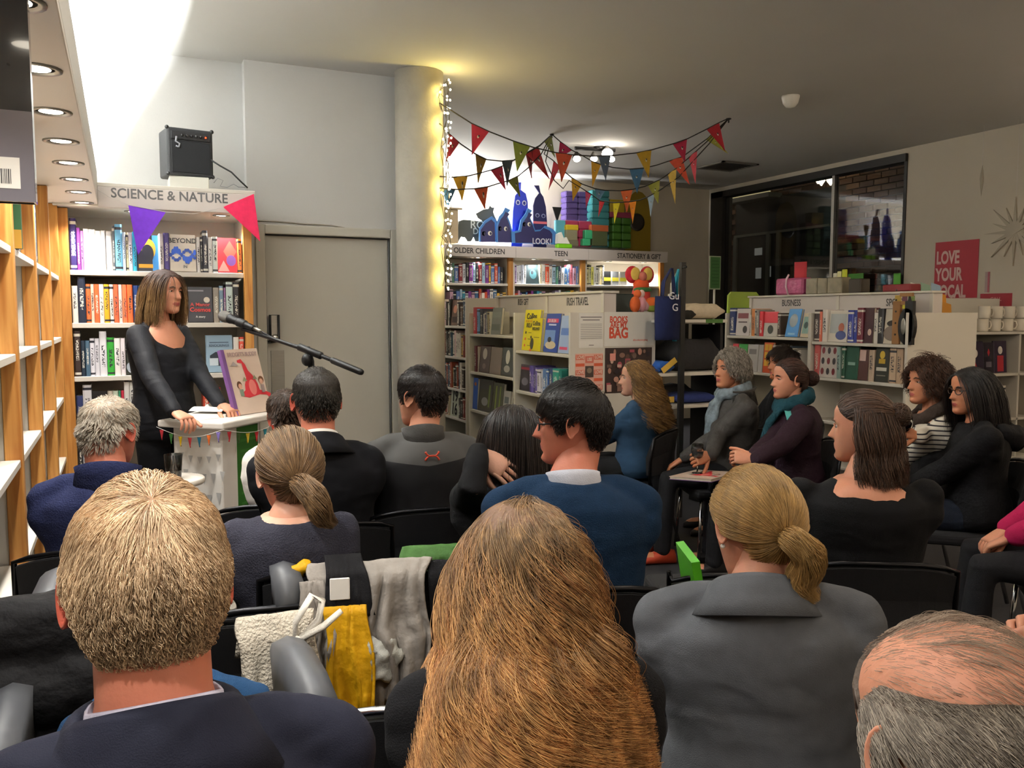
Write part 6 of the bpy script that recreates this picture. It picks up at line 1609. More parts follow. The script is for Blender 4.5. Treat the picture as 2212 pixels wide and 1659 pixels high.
def hair_cap(M, m, parent, tab=HL_SHORT, th=.045, top=None, jaw=1.0, nx=40, nz=18, puff=None, name='hair'):
    phi = np.linspace(-np.pi, np.pi, nx + 1)[:-1]; lo = interp_hl(tab, phi)
    hi = np.full_like(lo, .5) if top is None else interp_hl(top, phi)
    u = np.linspace(0, 1, nz)[:, None]; z = np.minimum(lo[None, :] + (hi - lo)[None, :] * u, .5); ph = np.broadcast_to(phi[None, :], z.shape)
    P = head_surf(ph, z, jaw, face=0); n = surf_normals(ph, np.clip(z, -.49, .49))
    t = th * np.clip(u / .18 + .12, 0, 1) ** .5
    if top is not None: t = t * np.clip((1 - u) / .25, .05, 1) ** .6
    if puff is not None: t = t * puff(ph, z)
    P = P + n * (t[..., None] if t.ndim == 2 else t)
    b = MB(); rows, cols = P.shape[:2]
    b.v = [tuple(M @ Vector(P[i, j])) for i in range(rows) for j in range(cols)]
    for i in range(rows - 1):
        for j in range(cols):
            k = (j + 1) % cols; 
            if hi[j] - lo[j] < .01 and hi[k] - lo[k] < .01: continue
            b.f.append((i * cols + j, i * cols + k, (i + 1) * cols + k, (i + 1) * cols + j)); b.m.append(0); b.s.append(True)
    return b.build(name, m, parent)
def hair_roots(n, tab, rng, top=None, jaw=1.0):
    out_p, out_z = [], []
    while sum(map(len, out_p)) < n:
        ph = rng.uniform(-np.pi, np.pi, n * 2); z = np.sin(rng.uniform(-np.pi / 2, np.pi / 2, n * 2)) * .5
        z = rng.uniform(-.4, .5, n * 2)
        wd = np.interp(z, _zs, _WD) / .345
        ok = (z > interp_hl(tab, ph)) & (rng.uniform(0, 1, n * 2) < np.clip(wd * (1 + .8 * np.clip((z - .3) / .2, 0, 1)), .12, 1))
        if top is not None: ok &= z < interp_hl(top, ph)
        out_p.append(ph[ok]); out_z.append(z[ok])
    return np.concatenate(out_p)[:n], np.concatenate(out_z)[:n]
def _n(v): return v / np.maximum(np.linalg.norm(v, axis=-1, keepdims=True), 1e-9)
def M2np(M): return np.array(M)
def xf(Mn, P): return P @ Mn[:3, :3].T + Mn[:3, 3]
HEAD_C = np.array([0, -.045, .04]); HEAD_R = np.array([.345, .425, .46])
def grow(P, d, K, seg, Mn, grav=.0, clear=1.05, bodies=(), wob=.0, rng=None, stiff=1.0, clump=None, swell=None, drift=(0, 0, 0), cling=0.0):
    """P,d in body space; Mn head->body matrix; bodies: list of (centre, radii) ellipsoids in body space"""
    inv = np.linalg.inv(Mn); pts = [P]; N = len(P)
    clear0 = np.broadcast_to(np.asarray(clear, float), (N,))
    seg = np.broadcast_to(np.asarray(seg, float), (N,))[:, None]
    for k in range(K - 1):
        clear = clear0 if swell is None else swell + (clear0 - swell) * min(1, (k + 1) / (K * .55))
        d = _n(d + np.array([0, 0, -grav]) + np.array(drift) + (rng.normal(0, wob, (N, 3)) if wob else 0))
        p = pts[-1] + d * seg
        h = xf(inv, p); q = (h - HEAD_C) / HEAD_R; r = np.linalg.norm(q, axis=1)
        if cling:
            far = r > clear; rt_ = np.where(far, clear + (r - clear) * (1 - cling), r); h = HEAD_C + q / np.maximum(r, 1e-6)[:, None] * rt_[:, None] * HEAD_R; p = xf(Mn, h); d = _n(p - pts[-1]); q = (h - HEAD_C) / HEAD_R; r = np.linalg.norm(q, axis=1)
        bad = r < clear
        if bad.any():
            h[bad] = HEAD_C + q[bad] / r[bad, None] * clear[bad, None] * HEAD_R
            p2 = xf(Mn, h); d[bad] = _n(p2[bad] - pts[-1][bad]); p = np.where(bad[:, None], p2, p)
        for c, rr_ in bodies:
            q = (p - c) / rr_; r = np.linalg.norm(q, axis=1); bad = r < 1
            if bad.any():
                p[bad] = c + q[bad] / r[bad, None] * rr_; d[bad] = _n(p[bad] - pts[-1][bad])
        pts.append(p)
    return np.stack(pts, 1)
def clumped(S, rng, n_clump, amount=.5, start=.15):
    """pull strands towards guide strands, more so at the tips"""
    N, K = S.shape[:2]; g = rng.choice(N, min(n_clump, N), replace=False)
    mid = S[:, K // 3]; gm = mid[g]
    idx = np.empty(N, int)
    for i in range(0, N, 2000): idx[i:i + 2000] = ((mid[i:i + 2000, None] - gm[None]) ** 2).sum(-1).argmin(1)
    t = np.clip((np.linspace(0, 1, K) - start) / (1 - start), 0, 1)[None, :, None] * amount * rng.uniform(.5, 1, (N, 1, 1))
    return S * (1 - t) + S[g[idx]] * t
def wavy(S, rng, amp, freq, per=None):
    N, K = S.shape[:2]; t = np.linspace(0, 1, K)[None, :]; ph = rng.uniform(0, 6.28, (N, 1)) if per is None else per
    fr = freq * rng.uniform(.8, 1.2, (N, 1)); a = amp * t ** .8
    off = np.stack([np.cos(fr * t * 6.28 + ph), np.sin(fr * t * 6.28 + ph), .3 * np.sin(fr * t * 6.28 + ph + 1)], -1) * a[..., None]
    return S + off

def short_hair(M, parent, m, mc, n=4000, length=.035, radius=.0007, lift=.35, whorl=(180, .40), tab=HL_SHORT, seed=1, top=None, th=.03, K=6, wob=.12, sweep=(0, 0, 0), cap=True, curl=0.0, lenf=None, grav=.1, part=None, clump=.45, nclump=None, cling=0.0):
    rng = np.random.default_rng(seed); Mn = M2np(M); Rm = Mn[:3, :3]
    capo = hair_cap(M, mc, parent, tab, th * .5, top) if cap else None
    ph, z = hair_roots(n, tab, rng, top); P = head_surf(ph, z, face=0); nr = surf_normals(ph, np.clip(z, -.49, .49))
    Wp = head_surf(np.radians(whorl[0]), whorl[1], face=0)
    t = P - Wp + np.array(sweep); t = t - nr * (t * nr).sum(-1, keepdims=True); t = _n(t)
    d = _n(t + nr * lift * rng.uniform(.5, 1.5, (n, 1)) + rng.normal(0, wob, (n, 3)))
    L = length * rng.uniform(.7, 1.15, n)
    if lenf is not None: L = L * lenf(ph, z)
    S = grow(xf(Mn, P + nr * th * .5), _n(d @ Rm.T), K, L / (K - 1), Mn, grav, clear=rng.uniform(1.0 + th * 1.5, 1.0 + th * 3.3, n), rng=rng, wob=.04, cling=cling)
    if curl: S = wavy(S, rng, curl, 1.6)
    S = clumped(S, rng, nclump or max(40, n // 25), clump)
    return hair_object('hair_strands', [S], radius, m, capo or parent)

def long_hair(M, parent, m, mc, n=5000, length=.4, radius=.0008, tab=HL_LONG, seed=1, part=0.0, bodies=(), K=16, grav=.35, clear=(1.02, 1.16), back=.35, wave=.0, wfreq=2.0, th=.05, clump=.5, fall=0.0, lift=.25, layers=.25, nclump=None, drift=(0, -.05, 0), zend=None):
    rng = np.random.default_rng(seed); Mn = M2np(M); Rm = Mn[:3, :3]
    capo = hair_cap(M, mc, parent, tab, th * .35)
    ph, z = hair_roots(n, tab, rng); P = head_surf(ph, z, face=0); nr = surf_normals(ph, np.clip(z, -.49, .49))
    side = np.tanh((P[:, 0] - part * np.clip((z - .2) / .3, 0, 1)) * 14)
    topn = np.clip((z - .12) / .3, 0, 1); bk = np.clip((P[:, 1] + .38) / .45, .04, 1)
    t = np.stack([side * np.clip(1.2 - np.abs(P[:, 0]) * 2, .2, 1) * topn * bk, -back * np.ones(n) - np.clip(P[:, 1], 0, 1) * .6 - (1 - bk) * topn, -.25 - 1.2 * (1 - topn)], -1)
    t = t - nr * (t * nr).sum(-1, keepdims=True); d = _n(_n(t) + nr * lift + rng.normal(0, .08, (n, 3)))
    L = length * (1 - layers * rng.uniform(0, 1, n)) * (1 - .25 * np.clip((.2 - z), 0, .5))
    if zend is not None: L = np.maximum(.03, (z - zend) * HU * 1.10 + .05 * topn) * (1 - layers * rng.uniform(0, 1, n))
    cl = rng.uniform(clear[0], clear[1], n)
    S = grow(xf(Mn, P + nr * .01), _n(d @ Rm.T), K, L / (K - 1), Mn, grav, clear=cl, bodies=bodies, rng=rng, wob=.03, swell=1.03, drift=drift)
    if clump: S = clumped(S, rng, nclump or max(60, n // 45), clump, .2)
    if wave:
        per = (S[:, K // 2, 0] * 16 + S[:, K // 2, 1] * 11)[:, None]
        S = wavy(S, rng, wave, wfreq, per + rng.normal(0, .35, (n, 1)))
    return hair_object('hair_strands', [S], radius, m, capo)

def pulled_hair(M, parent, m, mc, tie, n=4000, radius=.0007, tab=HL_LONG, seed=1, tail=None, tail_n=1500, tail_r=.02, K=10, th=.04, tail_wave=.006, bun=None, sag=.02, loose=.0):
    """hair combed to a tie point (head units); tail: list of points in body space the tail follows"""
    rng = np.random.default_rng(seed); Mn = M2np(M)
    capo = hair_cap(M, mc, parent, tab, th * .3)
    ph, z = hair_roots(n, tab, rng); P = head_surf(ph, z, face=0)
    T = np.array(tie); a = (P - HEAD_C) / HEAD_R; bq = (T - HEAD_C) / HEAD_R
    ts = np.linspace(0, 1, K)[None, :, None]
    q = a[:, None] * (1 - ts) + (bq + rng.normal(0, .03, (n, 3)))[:, None] * ts
    q = q + np.array([0, 0, -sag])[None, None] * 4 * ts * (1 - ts)
    rad = (np.linalg.norm(a, axis=1)[:, None] * (1 - ts[..., 0]) + np.linalg.norm(bq) * ts[..., 0])
    lay = rng.uniform(.0, 1, (n, 1)) * (th * 2.2) + .012
    q = _n(q) * (np.maximum(rad, 1.0) + lay * np.sin(np.pi * np.clip(ts[..., 0] * .9 + .1, 0, 1)) + loose * rng.normal(0, 1, (n, 1)) * np.sin(np.pi * ts[..., 0]))[..., None]
    S = xf(Mn, q * HEAD_R + HEAD_C)
    S = clumped(S, rng, 120, .35)
    sets = [S]
    if tail is not None:
        C = np.array([tuple(p) for p in tail]); tt = np.linspace(0, 1, len(C)); KK = 16; t2 = np.linspace(0, 1, KK)
        base = np.stack([np.interp(t2, tt, C[:, i]) for i in range(3)], -1)
        off = _n(rng.normal(0, 1, (tail_n, 3))) * (rng.uniform(0, 1, (tail_n, 1)) ** .5)
        prof = np.interp(t2, [0, .08, .4, .75, 1], [.45, .8, 1.0, .9, .35])
        Tl = base[None] + off[:, None] * (tail_r * prof)[None, :, None]
        Tl = wavy(Tl, rng, tail_wave, 1.3, (off[:, :1] * 4))
        cut = rng.uniform(.8, 1.0, (tail_n, 1, 1)); 
        Tl = clumped(Tl, rng, 70, .4); sets.append(Tl)
    if bun is not None:
        c, r_ = np.array(bun[0]), bun[1]; nb_ = bun[2]; t2 = np.linspace(0, 1, 14)
        ax = _n(rng.normal(0, 1, (nb_, 3))); e1 = _n(np.cross(ax, rng.normal(0, 1, (nb_, 3)))); e2 = np.cross(ax, e1)
        th0 = rng.uniform(0, 6.28, (nb_, 1)); ang = th0 + t2[None] * 2.6
        rr_ = r_ * rng.uniform(.8, 1.06, (nb_, 1))
        B = c + (np.cos(ang)[..., None] * e1[:, None] + np.sin(ang)[..., None] * e2[:, None]) * rr_[..., None]
        sets.append(B)
        MB().ellipsoid(tuple(c), (r_ * .86,) * 3, 16, 12).build('hair_bun', mc, capo)
    return hair_object('hair_strands', sets, radius, m, capo)

# ------------------------------------------------------------------ chairs
M_DKCHROME = mat('dark_tube', '#1c1c1e', .3, metal=.8, noise=0)
def chair(loc, heading, label, arms=False, group='black audience chairs', zback=.78, chrome=False, arm_dz=0.0):
    M_TUB = M_CHROME if chrome else M_DKCHROME
    t = thing('audience_chair', label, 'chair', (loc[0], loc[1], FZ), -R(heading), group); t.scale = (KM,) * 3
    bevel(MB().box(-.22, .22, -.12, .30, .395, .455).build('seat', M_BLKFAB, t), .022, 3)
    rings = []
    for i in range(9):
        a = -1 + 2 * i / 8; y = -.185 + .045 * a * a; z0, z1 = .52, zback - .012 - .03 * abs(a) ** 3
        x = .225 * a
        rings.append([(x, y - .018, z0), (x, y + .018, z0), (x, y + .022, (z0 + z1) / 2), (x, y + .012 - .03, z1), (x, y - .012 - .03, z1), (x, y - .018, (z0 + z1) / 2)])
    MB().loft(rings, smooth=False).build('backrest', M_BLKFAB, t)
    pts = [(-.235, -.145, .40), (-.237, -.15, .60)] + [(.225 * a * 1.03, -.215 + .045 * a * a, zback - .03 * abs(a) ** 3 + .0) for a in (-1, -.8, -.5, -.2, .2, .5, .8, 1)] + [(.237, -.15, .60), (.235, -.145, .40)]
    MB().tube(pts, .009, 8).build('back_frame', M_TUB, t)
    for sx in (-1, 1):
        MB().tube([(sx * .2, .27, .40), (sx * .225, .29, .012)], .0105, 8).build('leg', M_CHROME, t)
        MB().tube([(sx * .2, -.1, .40), (sx * .225, -.2, .012)], .0105, 8).build('leg', M_CHROME, t)
        if arms:
            rg = [[(sx * .262 + sx * dx, y, z + dz + arm_dz) for dx, dz in ((-.03, -.1), (.03, -.1), (.034, .012), (0, .024), (-.034, .012))] for y, z in ((-.17, .66), (-.08, .675), (.06, .672), (.17, .655), (.21, .62))]
            MB().loft(rg).build('armrest', M_GREYPL, t)
            MB().tube([(sx * .25, .14, .64 + arm_dz), (sx * .235, .12, .42)], .012, 8).build('arm_post', M_DKCHROME, t)
    return t

# ------------------------------------------------------------------ the figure
class Fig:
    pass
def person(label, head, D, hb, hh, pitch=0, roll=0, hs=1.0, jaw=1.0, bw=1.0, lean=0, side=0, skin='fair', brow='#4a3628', top=None, legs=None, seat=.46, stand=False, rw=None, lw=None, rhand=None, lhand=None,
           voxel=.012, folds=.012, neck=1.0, ear_flush=False, shoes='#1a1818', cuff=0.0, sitting_fwd=.45, group=None, sleeve=1.0, slope=0.0, arm_r=1.0, top_name='jacket', vf=0.0, vb=0.0, lpole=None, nl=1.0):
    F = Fig(); hw = atD(head[0], head[1], D); F.hp = hw; hp = Vector((0, 0, (hw.z - FZ) / KM))
    L, Sd = R(lean), R(side)
    ax = Vector((math.sin(Sd), math.sin(L) * math.cos(Sd), math.cos(L) * math.cos(Sd)))
    z0 = (seat + .085) if not stand else .93
    hc_up = Vector((0, .035 + .05 * math.sin(R(pitch)), .148 * nl - .012 * abs(math.sin(R(pitch))))) * hs + Vector((0, .10 * math.sin(L), 0))
    s = (hp.z - z0 - hc_up.z) / (.545 * ax.z)
    F.s = s
    P0 = Vector((0, 0, z0)); nb = P0 + ax * .545 * s; hc = nb + hc_up
    root = thing('person', label, 'person', (0, 0, 0), -R(hb), group)
    Rz = Matrix.Rotation(-R(hb), 4, 'Z'); off = Rz @ hc
    root.location = (hw.x - off.x * KM, hw.y - off.y * KM, FZ); root.scale = (KM,) * 3
    W2L = (Matrix.Translation(root.location) @ Rz @ Matrix.Scale(KM, 4)).inverted()
    F.root, F.nb, F.hc, F.W2L = root, nb, hc, W2L
    M = Matrix.Translation(hc) @ Matrix.Rotation(-R(hh - hb), 4, 'Z') @ Matrix.Rotation(-R(pitch), 4, 'X') @ Matrix.Rotation(R(roll), 4, 'Y') @ Matrix.Scale(HU * hs, 4)
    F.M = M
    at_ = lambda t: P0 + ax * .545 * s * t
    fw = Vector((0, math.cos(L), -math.sin(L)))
    rtv = Vector((1, 0, 0)) - ax * ax.x
    shw = .172 * bw
    SH = {sd: at_(.85) + rtv * sd * shw - Vector((0, 0, slope)) for sd in (-1, 1)}
    l1, l2 = .285 * min(s, 1.08) , .255 * min(s, 1.08)
    wr = {}; el = {}
    for sd, w_ in ((1, rw), (-1, lw)):
        if w_ is None: w_ = Vector((sd * .07, .33, z0 + .09)) if not stand else Vector((sd * .26, .05, .82))
        elif isinstance(w_, tuple) and w_[0] == 'w': w_ = W2L @ Vector(w_[1])
        else: w_ = Vector(w_)
        wr[sd] = w_; el[sd] = ik(SH[sd], w_, l1, l2, (lpole if sd < 0 and lpole else (sd * .42, -.45, -.8)))
    F.wr, F.el, F.SH = wr, el, SH
    def torso_rings(k=1.0, g=0.0, tmax=1.06, tmin=-.17, cut=False):
        rings = []
        for t, rx, ry, oy in ((-.17, .165, .13, .02), (-.05, .185, .145, .01), (.1, .178, .138, .01), (.3, .160, .122, .012), (.5, .170, .124, .01), (.68, .182, .124, .0), (.82, .178, .112, -.008), (.91, .135, .095, -.01), (.985, .085, .078, -.006), (1.06, .066, .066, .0)):
            if t > tmax or t < tmin: continue
            c = at_(t) + Vector((0, oy, 0)); wx = bw if t < .9 else (bw + 1) / 2
            kk = k if t < .75 or k == 1.0 else (k + .95) / 2 + .03
            q_ = min(1, max(0, (t - .66) / .34)) if cut else 0
            rings.append([c + rtv * ((rx * wx + g) * kk * math.cos(a)) + fw * ((ry * (.6 + .4 * bw) + g) * kk * math.sin(a)) - ax * (.545 * s * q_ * (vf * max(0, math.sin(a)) ** 1.5 + vb * max(0, -math.sin(a)) ** 1.5)) for a in (2 * math.pi * j / 28 for j in range(28))])
        return rings
    hipz = z0 - .03
    LG = {}
    for sd in (-1, 1):
        if stand: LG[sd] = [Vector((sd * .09, 0, z0 - .02)), Vector((sd * .095, .015, .5)), Vector((sd * .095, -.01, .09))]
        else: LG[sd] = [Vector((sd * .085, .04, hipz + .0)), Vector((sd * .12, sitting_fwd, hipz + .0)), Vector((sd * .12, sitting_fwd + .03, .09))]
    # body: one skin mesh
    b = MB(); add_head(b, M, jaw, ear_m=5 if ear_flush else 0)
    nkr = .052 * neck * hs
    n0 = M @ Vector((0, -.12, -.02)); n1 = M @ Vector((0, -.10, -.32)); n2 = nb + Vector((0, -.005, .0)); n3 = nb - ax * .06
    b.tube([n0, n1, (n1 + n2) / 2 + Vector((0, -.004, 0)), n2, n3], [nkr * .95, nkr * 1.02, nkr * 1.02, nkr * 1.18, nkr * 1.7], 22)
    b.loft(torso_rings(.86, 0, .99 if (vf or vb) else .83))
    for sd in (-1, 1):
        b.capsule([SH[sd], (SH[sd] + el[sd]) / 2, el[sd], (el[sd] * .6 + wr[sd] * .4), wr[sd]], [.05, .043, .037, .036, .0245], 12)
        hd = (rhand if sd == 1 else lhand) or {}
        fd = Vector(hd['f']) if 'f' in hd else (wr[sd] - el[sd]).normalized(); nm = Vector(hd.get('n', (0, .2, 1)))
        if hd.get('world'): fd = W2L.to_3x3() @ fd; nm = W2L.to_3x3() @ nm
        add_hand(b, wr[sd] + fd.normalized() * .018, fd, nm, sd, hd.get('curl', 28), hs * hd.get('sc', 1.0), thumb=hd.get('thumb', 35))
        lg = LG[sd]
        b.capsule([lg[0], (lg[0] + lg[1]) / 2, lg[1], lg[1] * .6 + lg[2] * .4, lg[2]], [.075, .065, .048, .05, .036], 12)
        b.ellipsoid(lg[2] + Vector((0, .06, -.05)), (.04, .11, .032), 12, 8)
    F.body = b.build('body', [SKIN[skin], LIP, EYEW, IRIS, flat(brow), SKIN['ear']], root)
    # upper garment
    if top is not None:
        g = MB(); g.loft(torso_rings(1.0, .008, 1.0, cut=True))
        for sd in (-1, 1):
            a_, e_, w_ = SH[sd], el[sd], wr[sd]
            end = e_ + (w_ - e_) * (sleeve if sleeve > 0 else .02) - (w_ - e_).normalized() * cuff
            q = .9 + .1 * bw
            if not (vf or vb): g.capsule([at_(.93) + rtv * sd * .03, (at_(.935) + a_) / 2 + rtv * sd * .03 + ax * .02, a_ + ax * .012], [.05 * q, .047 * q, .05 * q], 14)
            g.capsule([at_(.6) + rtv * sd * .10 * bw, a_ - ax * .05 - rtv * sd * .02], [.09, .075], 14)
            if sleeve > 0: g.capsule([a_, (a_ + e_) / 2, e_, (e_ + end) / 2, end], [.057 * q * arm_r, .055 * q * arm_r, .049 * q * arm_r, .045 * arm_r, .036 * arm_r], 14)
            else: g.capsule([a_, (a_ + e_) / 2, e_ * .95 + a_ * .05], [.063 * q, .056 * q, .05 * q], 14)
        F.top = garment(top_name, g, top, root, voxel, folds)
    if legs is not None:
        g = MB()
        g.loft(torso_rings(1.0, .004, .12, -.3) )
        for sd in (-1, 1):
            lg = LG[sd]; g.capsule([lg[0], (lg[0] + lg[1]) / 2, lg[1], lg[1] * .5 + lg[2] * .5, lg[2] + Vector((0, 0, .0))], [.092, .082, .064, .058, .052], 14)
        garment('trousers', g, legs, root, .016, folds * .8)
        for sd in (-1, 1):
            lg = LG[sd][2]; g = MB(); c = Vector((lg.x, lg.y, 0))
            rings = []
            for y, w, h in ((-.085, .02, .05), (-.075, .034, .085), (0, .04, .1), (.06, .043, .07), (.12, .046, .055), (.165, .036, .045), (.185, .012, .03)):
                rings.append([c + Vector((w * math.cos(a), y, max(.001, h * .5 + h * .5 * math.sin(a)))) for a in (2 * math.pi * j / 16 for j in range(16))])
            g.loft(rings); g.build('shoe', fabric('shoe_' + shoes.lstrip('#'), shoes, .5, .1), root)
    F.at, F.ax, F.fw, F.rt = at_, ax, fw, rtv
    F.bodies = [(np.array(at_(.62)), np.array((.20 * bw + .02, .155, .26 * s))), (np.array(at_(.86)), np.array((.25 * bw, .125, .085)))]
    return F
def collar(F, m, r0=.075, r1=.066, h=.05, t=.012, open_front=40, lift=.0, name='collar', drop=.045, parent=None, back_up=.0):
    """stand collar round the neck, open at the throat"""
    nb, ax = F.nb, F.ax; rings = []
    for i in range(25):
        a = R(-90 + open_front) + (2 * math.pi - 2 * R(open_front)) * i / 24 + math.pi   # centre of opening faces +y
        a = R(90 + open_front) + (2 * math.pi - 2 * R(open_front)) * i / 24
        ca, sa = math.cos(a), math.sin(a); bk = max(0, -sa)
        def p(r, z): return nb + F.rt * r * ca + F.fw * r * .95 * sa + ax * z + Vector((0, -.004, 0))
        zt_ = h * (.55 + .45 * bk) + back_up * bk
        rings.append([p(r0 + .03, -drop - .015), p(r0 + t * .4, zt_ * .5), p(r1 + t, zt_), p(r1, zt_ + .002), p(r0 - t * .8, zt_ * .4), p(r0 - t, -drop - .015)])
    return MB().loft(rings).build(name, m, parent or F.root)
def fold_collar(F, m, r=.083, h=.045, fall=.06, name='lapel_collar', open_front=50, t=.008):
    """jacket collar: rises at the nape and folds over"""
    nb, ax = F.nb, F.ax; rings = []
    for i in range(27):
        a = R(90 + open_front) + (2 * math.pi - 2 * R(open_front)) * i / 26; ca, sa = math.cos(a), math.sin(a); bk = .35 + .65 * max(0, -sa)
        def p(q, z): return nb + F.rt * q * ca + F.fw * q * sa + ax * z + Vector((0, -.006, 0))
        rings.append([p(r - .012, -.01), p(r - .014, h * bk), p(r - .006, h * bk + .006), p(r + .004, h * bk), p(r + .026, h * bk - fall * .55), p(r + .05, h * bk - fall), p(r + .044, h * bk - fall - .004), p(r + .012, h * bk - fall * .6)])
    return MB().loft(rings).build(name, m, F.root)
def eyeglasses(F, m, dark=True):
    b = MB(); M = F.M
    for s in (-1, 1):
        pts = [(s * .145 + .095 * math.cos(a), .385 - .03 * abs(math.cos(a)) * (1 if s * math.cos(a) > 0 else 0), .02 + .068 * math.sin(a)) for a in (2 * math.pi * i / 16 for i in range(17))]
        b.tube([M @ Vector(p) for p in pts], .0022, 6)
        b.tube([M @ Vector(p) for p in ((s * .24, .355, .04), (s * .31, .2, .045), (s * .345, -.03, .05), (s * .335, -.08, .0))], .0022, 6)
    b.tube([M @ Vector(p) for p in ((-.05, .39, .03), (0, .41, .045), (.05, .39, .03))], .002, 6)
    return b.build('eyeglasses', m, F.root)
def wrap_scarf(F, m, r=.095, thick=.034, drop=-.01, tails=(), name='scarf', slant=.02):
    b = MB(); pts = []
    for i in range(25):
        a = 2 * math.pi * i / 24; pts.append(F.nb + F.rt * r * math.cos(a) + F.fw * (r * .95 * math.sin(a) + .012) + F.ax * (drop + .03 - slant * math.sin(a) * 1.4))
    b.tube(pts, [thick * (1 + .15 * math.sin(i * 2.1)) for i in range(25)], 10)
    b.tube([p + F.ax * .022 - F.fw * .004 for p in pts], [thick * .8 * (1 + .15 * math.sin(i * 1.7 + 1)) for i in range(25)], 10)
    for tl in tails: b.tube([Vector(p) for p in tl[0]], tl[1], 10, flat=.45)
    return garment(name, b, m, F.root, .009, .010, .05, 3)
# ================================================================== THE PEOPLE
def capm(name, col): return mat('scalp_' + name, col, .6, noise=.2, nscale=40, bump=.3, bscale=120)
seats = []
def sit(F, hb, label, **k):
    l = F.root.location; c = chair((l.x, l.y), hb, label, **k); seats.append(c); return c
BLACKWEAR = fabric('black', '#0e0e10', .9, .2)
CHAR = fabric('charcoal_trousers', '#17171a', .9)

# ---- speaker behind the lectern
F = person('woman speaker with brown bob in black blouse standing at the lectern', (356, 630), 3.78, 126, 136, pitch=3, hs=1.0, jaw=.95, bw=1.08, skin='fair', brow='#3a2a22', stand=True,
           top=fabric('black_blouse', '#121318', .7, .15), legs=fabric('black_trousers', '#0e0f12', .85), rw=('w', tuple(atZ(376, 889, LTZ + .045))), lw=('w', tuple(atZ(474, 872, LTZ + .05))),
           rhand=dict(f=(.45, -.8, -.25), n=(0, 0, 1), curl=38, world=True), lhand=dict(f=(.5, -.75, -.3), n=(0, 0, 1), curl=42, world=True), neck=.92, vf=.24, arm_r=1.05, top_name='blouse', voxel=.010)
sp_hair = hair_mat('chestnut', '#2c1a12', '#4c3122', .35, tip=('#553a24', '#86683f'))
long_hair(F.M, F.root, sp_hair, capm('chestnut', '#33201a'), 4200, .225, .0010, seed=2, zend=-.62, part=.16, bodies=(), grav=.5, clear=(1.03, 1.14), back=.12, wave=.004, K=12, layers=.12, clump=.45)
MB().ellipsoid(F.M @ Vector((.345, -.02, -.16)), (.006, .006, .006), 10, 6).build('earring', M_PAPER, F.root); MB().ellipsoid(F.M @ Vector((-.345, -.02, -.16)), (.006, .006, .006), 10, 6).build('earring', M_PAPER, F.root)

# ---- blond man in the near left corner
NAVY = fabric('navy_blazer', '#1b1d2b', .85, .2, 600)
F1 = person('blond man in navy blazer seen from behind at the near left', (320, 1265), .80, -3, -3, pitch=13, hs=1.0, jaw=1.08, bw=1.12, skin='pink', top=NAVY, legs=CHAR, voxel=.0085, folds=.010, ear_flush=True, neck=1.12, brow='#8a6a44', top_name='blazer')
fold_collar(F1, NAVY, .086, .058, .075); collar(F1, fabric('shirt_lilac', '#b8b4c4', .8), .070, .066, .056, .004, 30, name='shirt_collar')
short_hair(F1.M, F1.root, hair_mat('blond', '#94765a', '#e4c8a2', .3), capm('blond', '#7a5834'), 26000, .060, .00032, curl=.003, lift=.13, whorl=(178, .40), seed=4, th=.035, K=9, wob=.10, lenf=lambda p, z: np.clip(.30 + (z + .3) * 1.3, .2, 1.1) * (1 - .6 * np.exp(-((np.abs(p) - 1.6) / .45) ** 2) * (z < .2)), grav=.12, clump=.7, nclump=520, cling=.35)
sit(F1, -3, 'black chair under the blond man in the near left corner')

# ---- long haired woman in the middle foreground
F2 = person('woman with long wavy copper-blond hair and black top in the middle foreground', (1130, 1232), 1.15, 15, 12, pitch=6, hs=.98, jaw=.95, bw=1.0, skin='pale', top=fabric('black_knit', '#141416', .95, .3), legs=CHAR, voxel=.0095, top_name='sweater')
long_hair(F2.M, F2.root, hair_mat('copper', '#6a5038', '#a08058', .3, tip=('#80481f', '#dca766'), lock=(.55, 1.35)), capm('copper', '#6a4c34'), 24000, .47, .00038, seed=7, part=.02, bodies=[(np.array(F2.at(.5)) + np.array((0, -.01, 0)), np.array((.16, .17, .32)))], grav=.30, clear=(1.04, 1.26), back=.30, wave=.05, wfreq=2.0, drift=(0, -.035, 0), K=26, layers=.3, clump=.82, lift=.08, nclump=170)
sit(F2, 12, 'black chair under the woman with long copper hair', zback=.62)

# ---- blonde woman with low ponytail, grey jacket
GREYJ = fabric('grey_jacket', '#54565a', .9, .25, 500)
F3 = person('blonde woman with low ponytail and grey jacket seen from behind', (1630, 1140), 1.46, 38, 6, pitch=20, roll=4, hs=.98, jaw=.95, bw=1.1, side=-4, nl=.82, skin='fair', top=GREYJ, legs=CHAR, voxel=.009, lean=6, top_name='jacket', brow='#8a6a44')
fold_collar(F3, GREYJ, .084, .05, .062)
tl = [F3.W2L @ atD(x, y, d) for x, y, d in ((1700, 1160, 1.37), (1722, 1172, 1.345), (1742, 1195, 1.34), (1746, 1222, 1.35), (1733, 1248, 1.36), (1738, 1270, 1.36), (1752, 1290, 1.36))]
tieP = F3.M.inverted() @ (F3.W2L @ atD(1697, 1158, 1.37))
pulled_hair(F3.M, F3.root, hair_mat('ashblond', '#8a6a3c', '#c8a062', .3), capm('ashblond', '#76583a'), tuple(tieP), 15000, .00036, seed=9, tail=tl, tail_n=4200, tail_r=.034, K=14, th=.05, tail_wave=.008, sag=.05)
b = MB(); tq = tl[0]; b.tube([tq + Vector((.014 * math.cos(a), .004, .014 * math.sin(a))) for a in (2 * math.pi * i / 14 for i in range(15))], .003, 6); b.build('hair_tie', M_BLACK, F3.root)
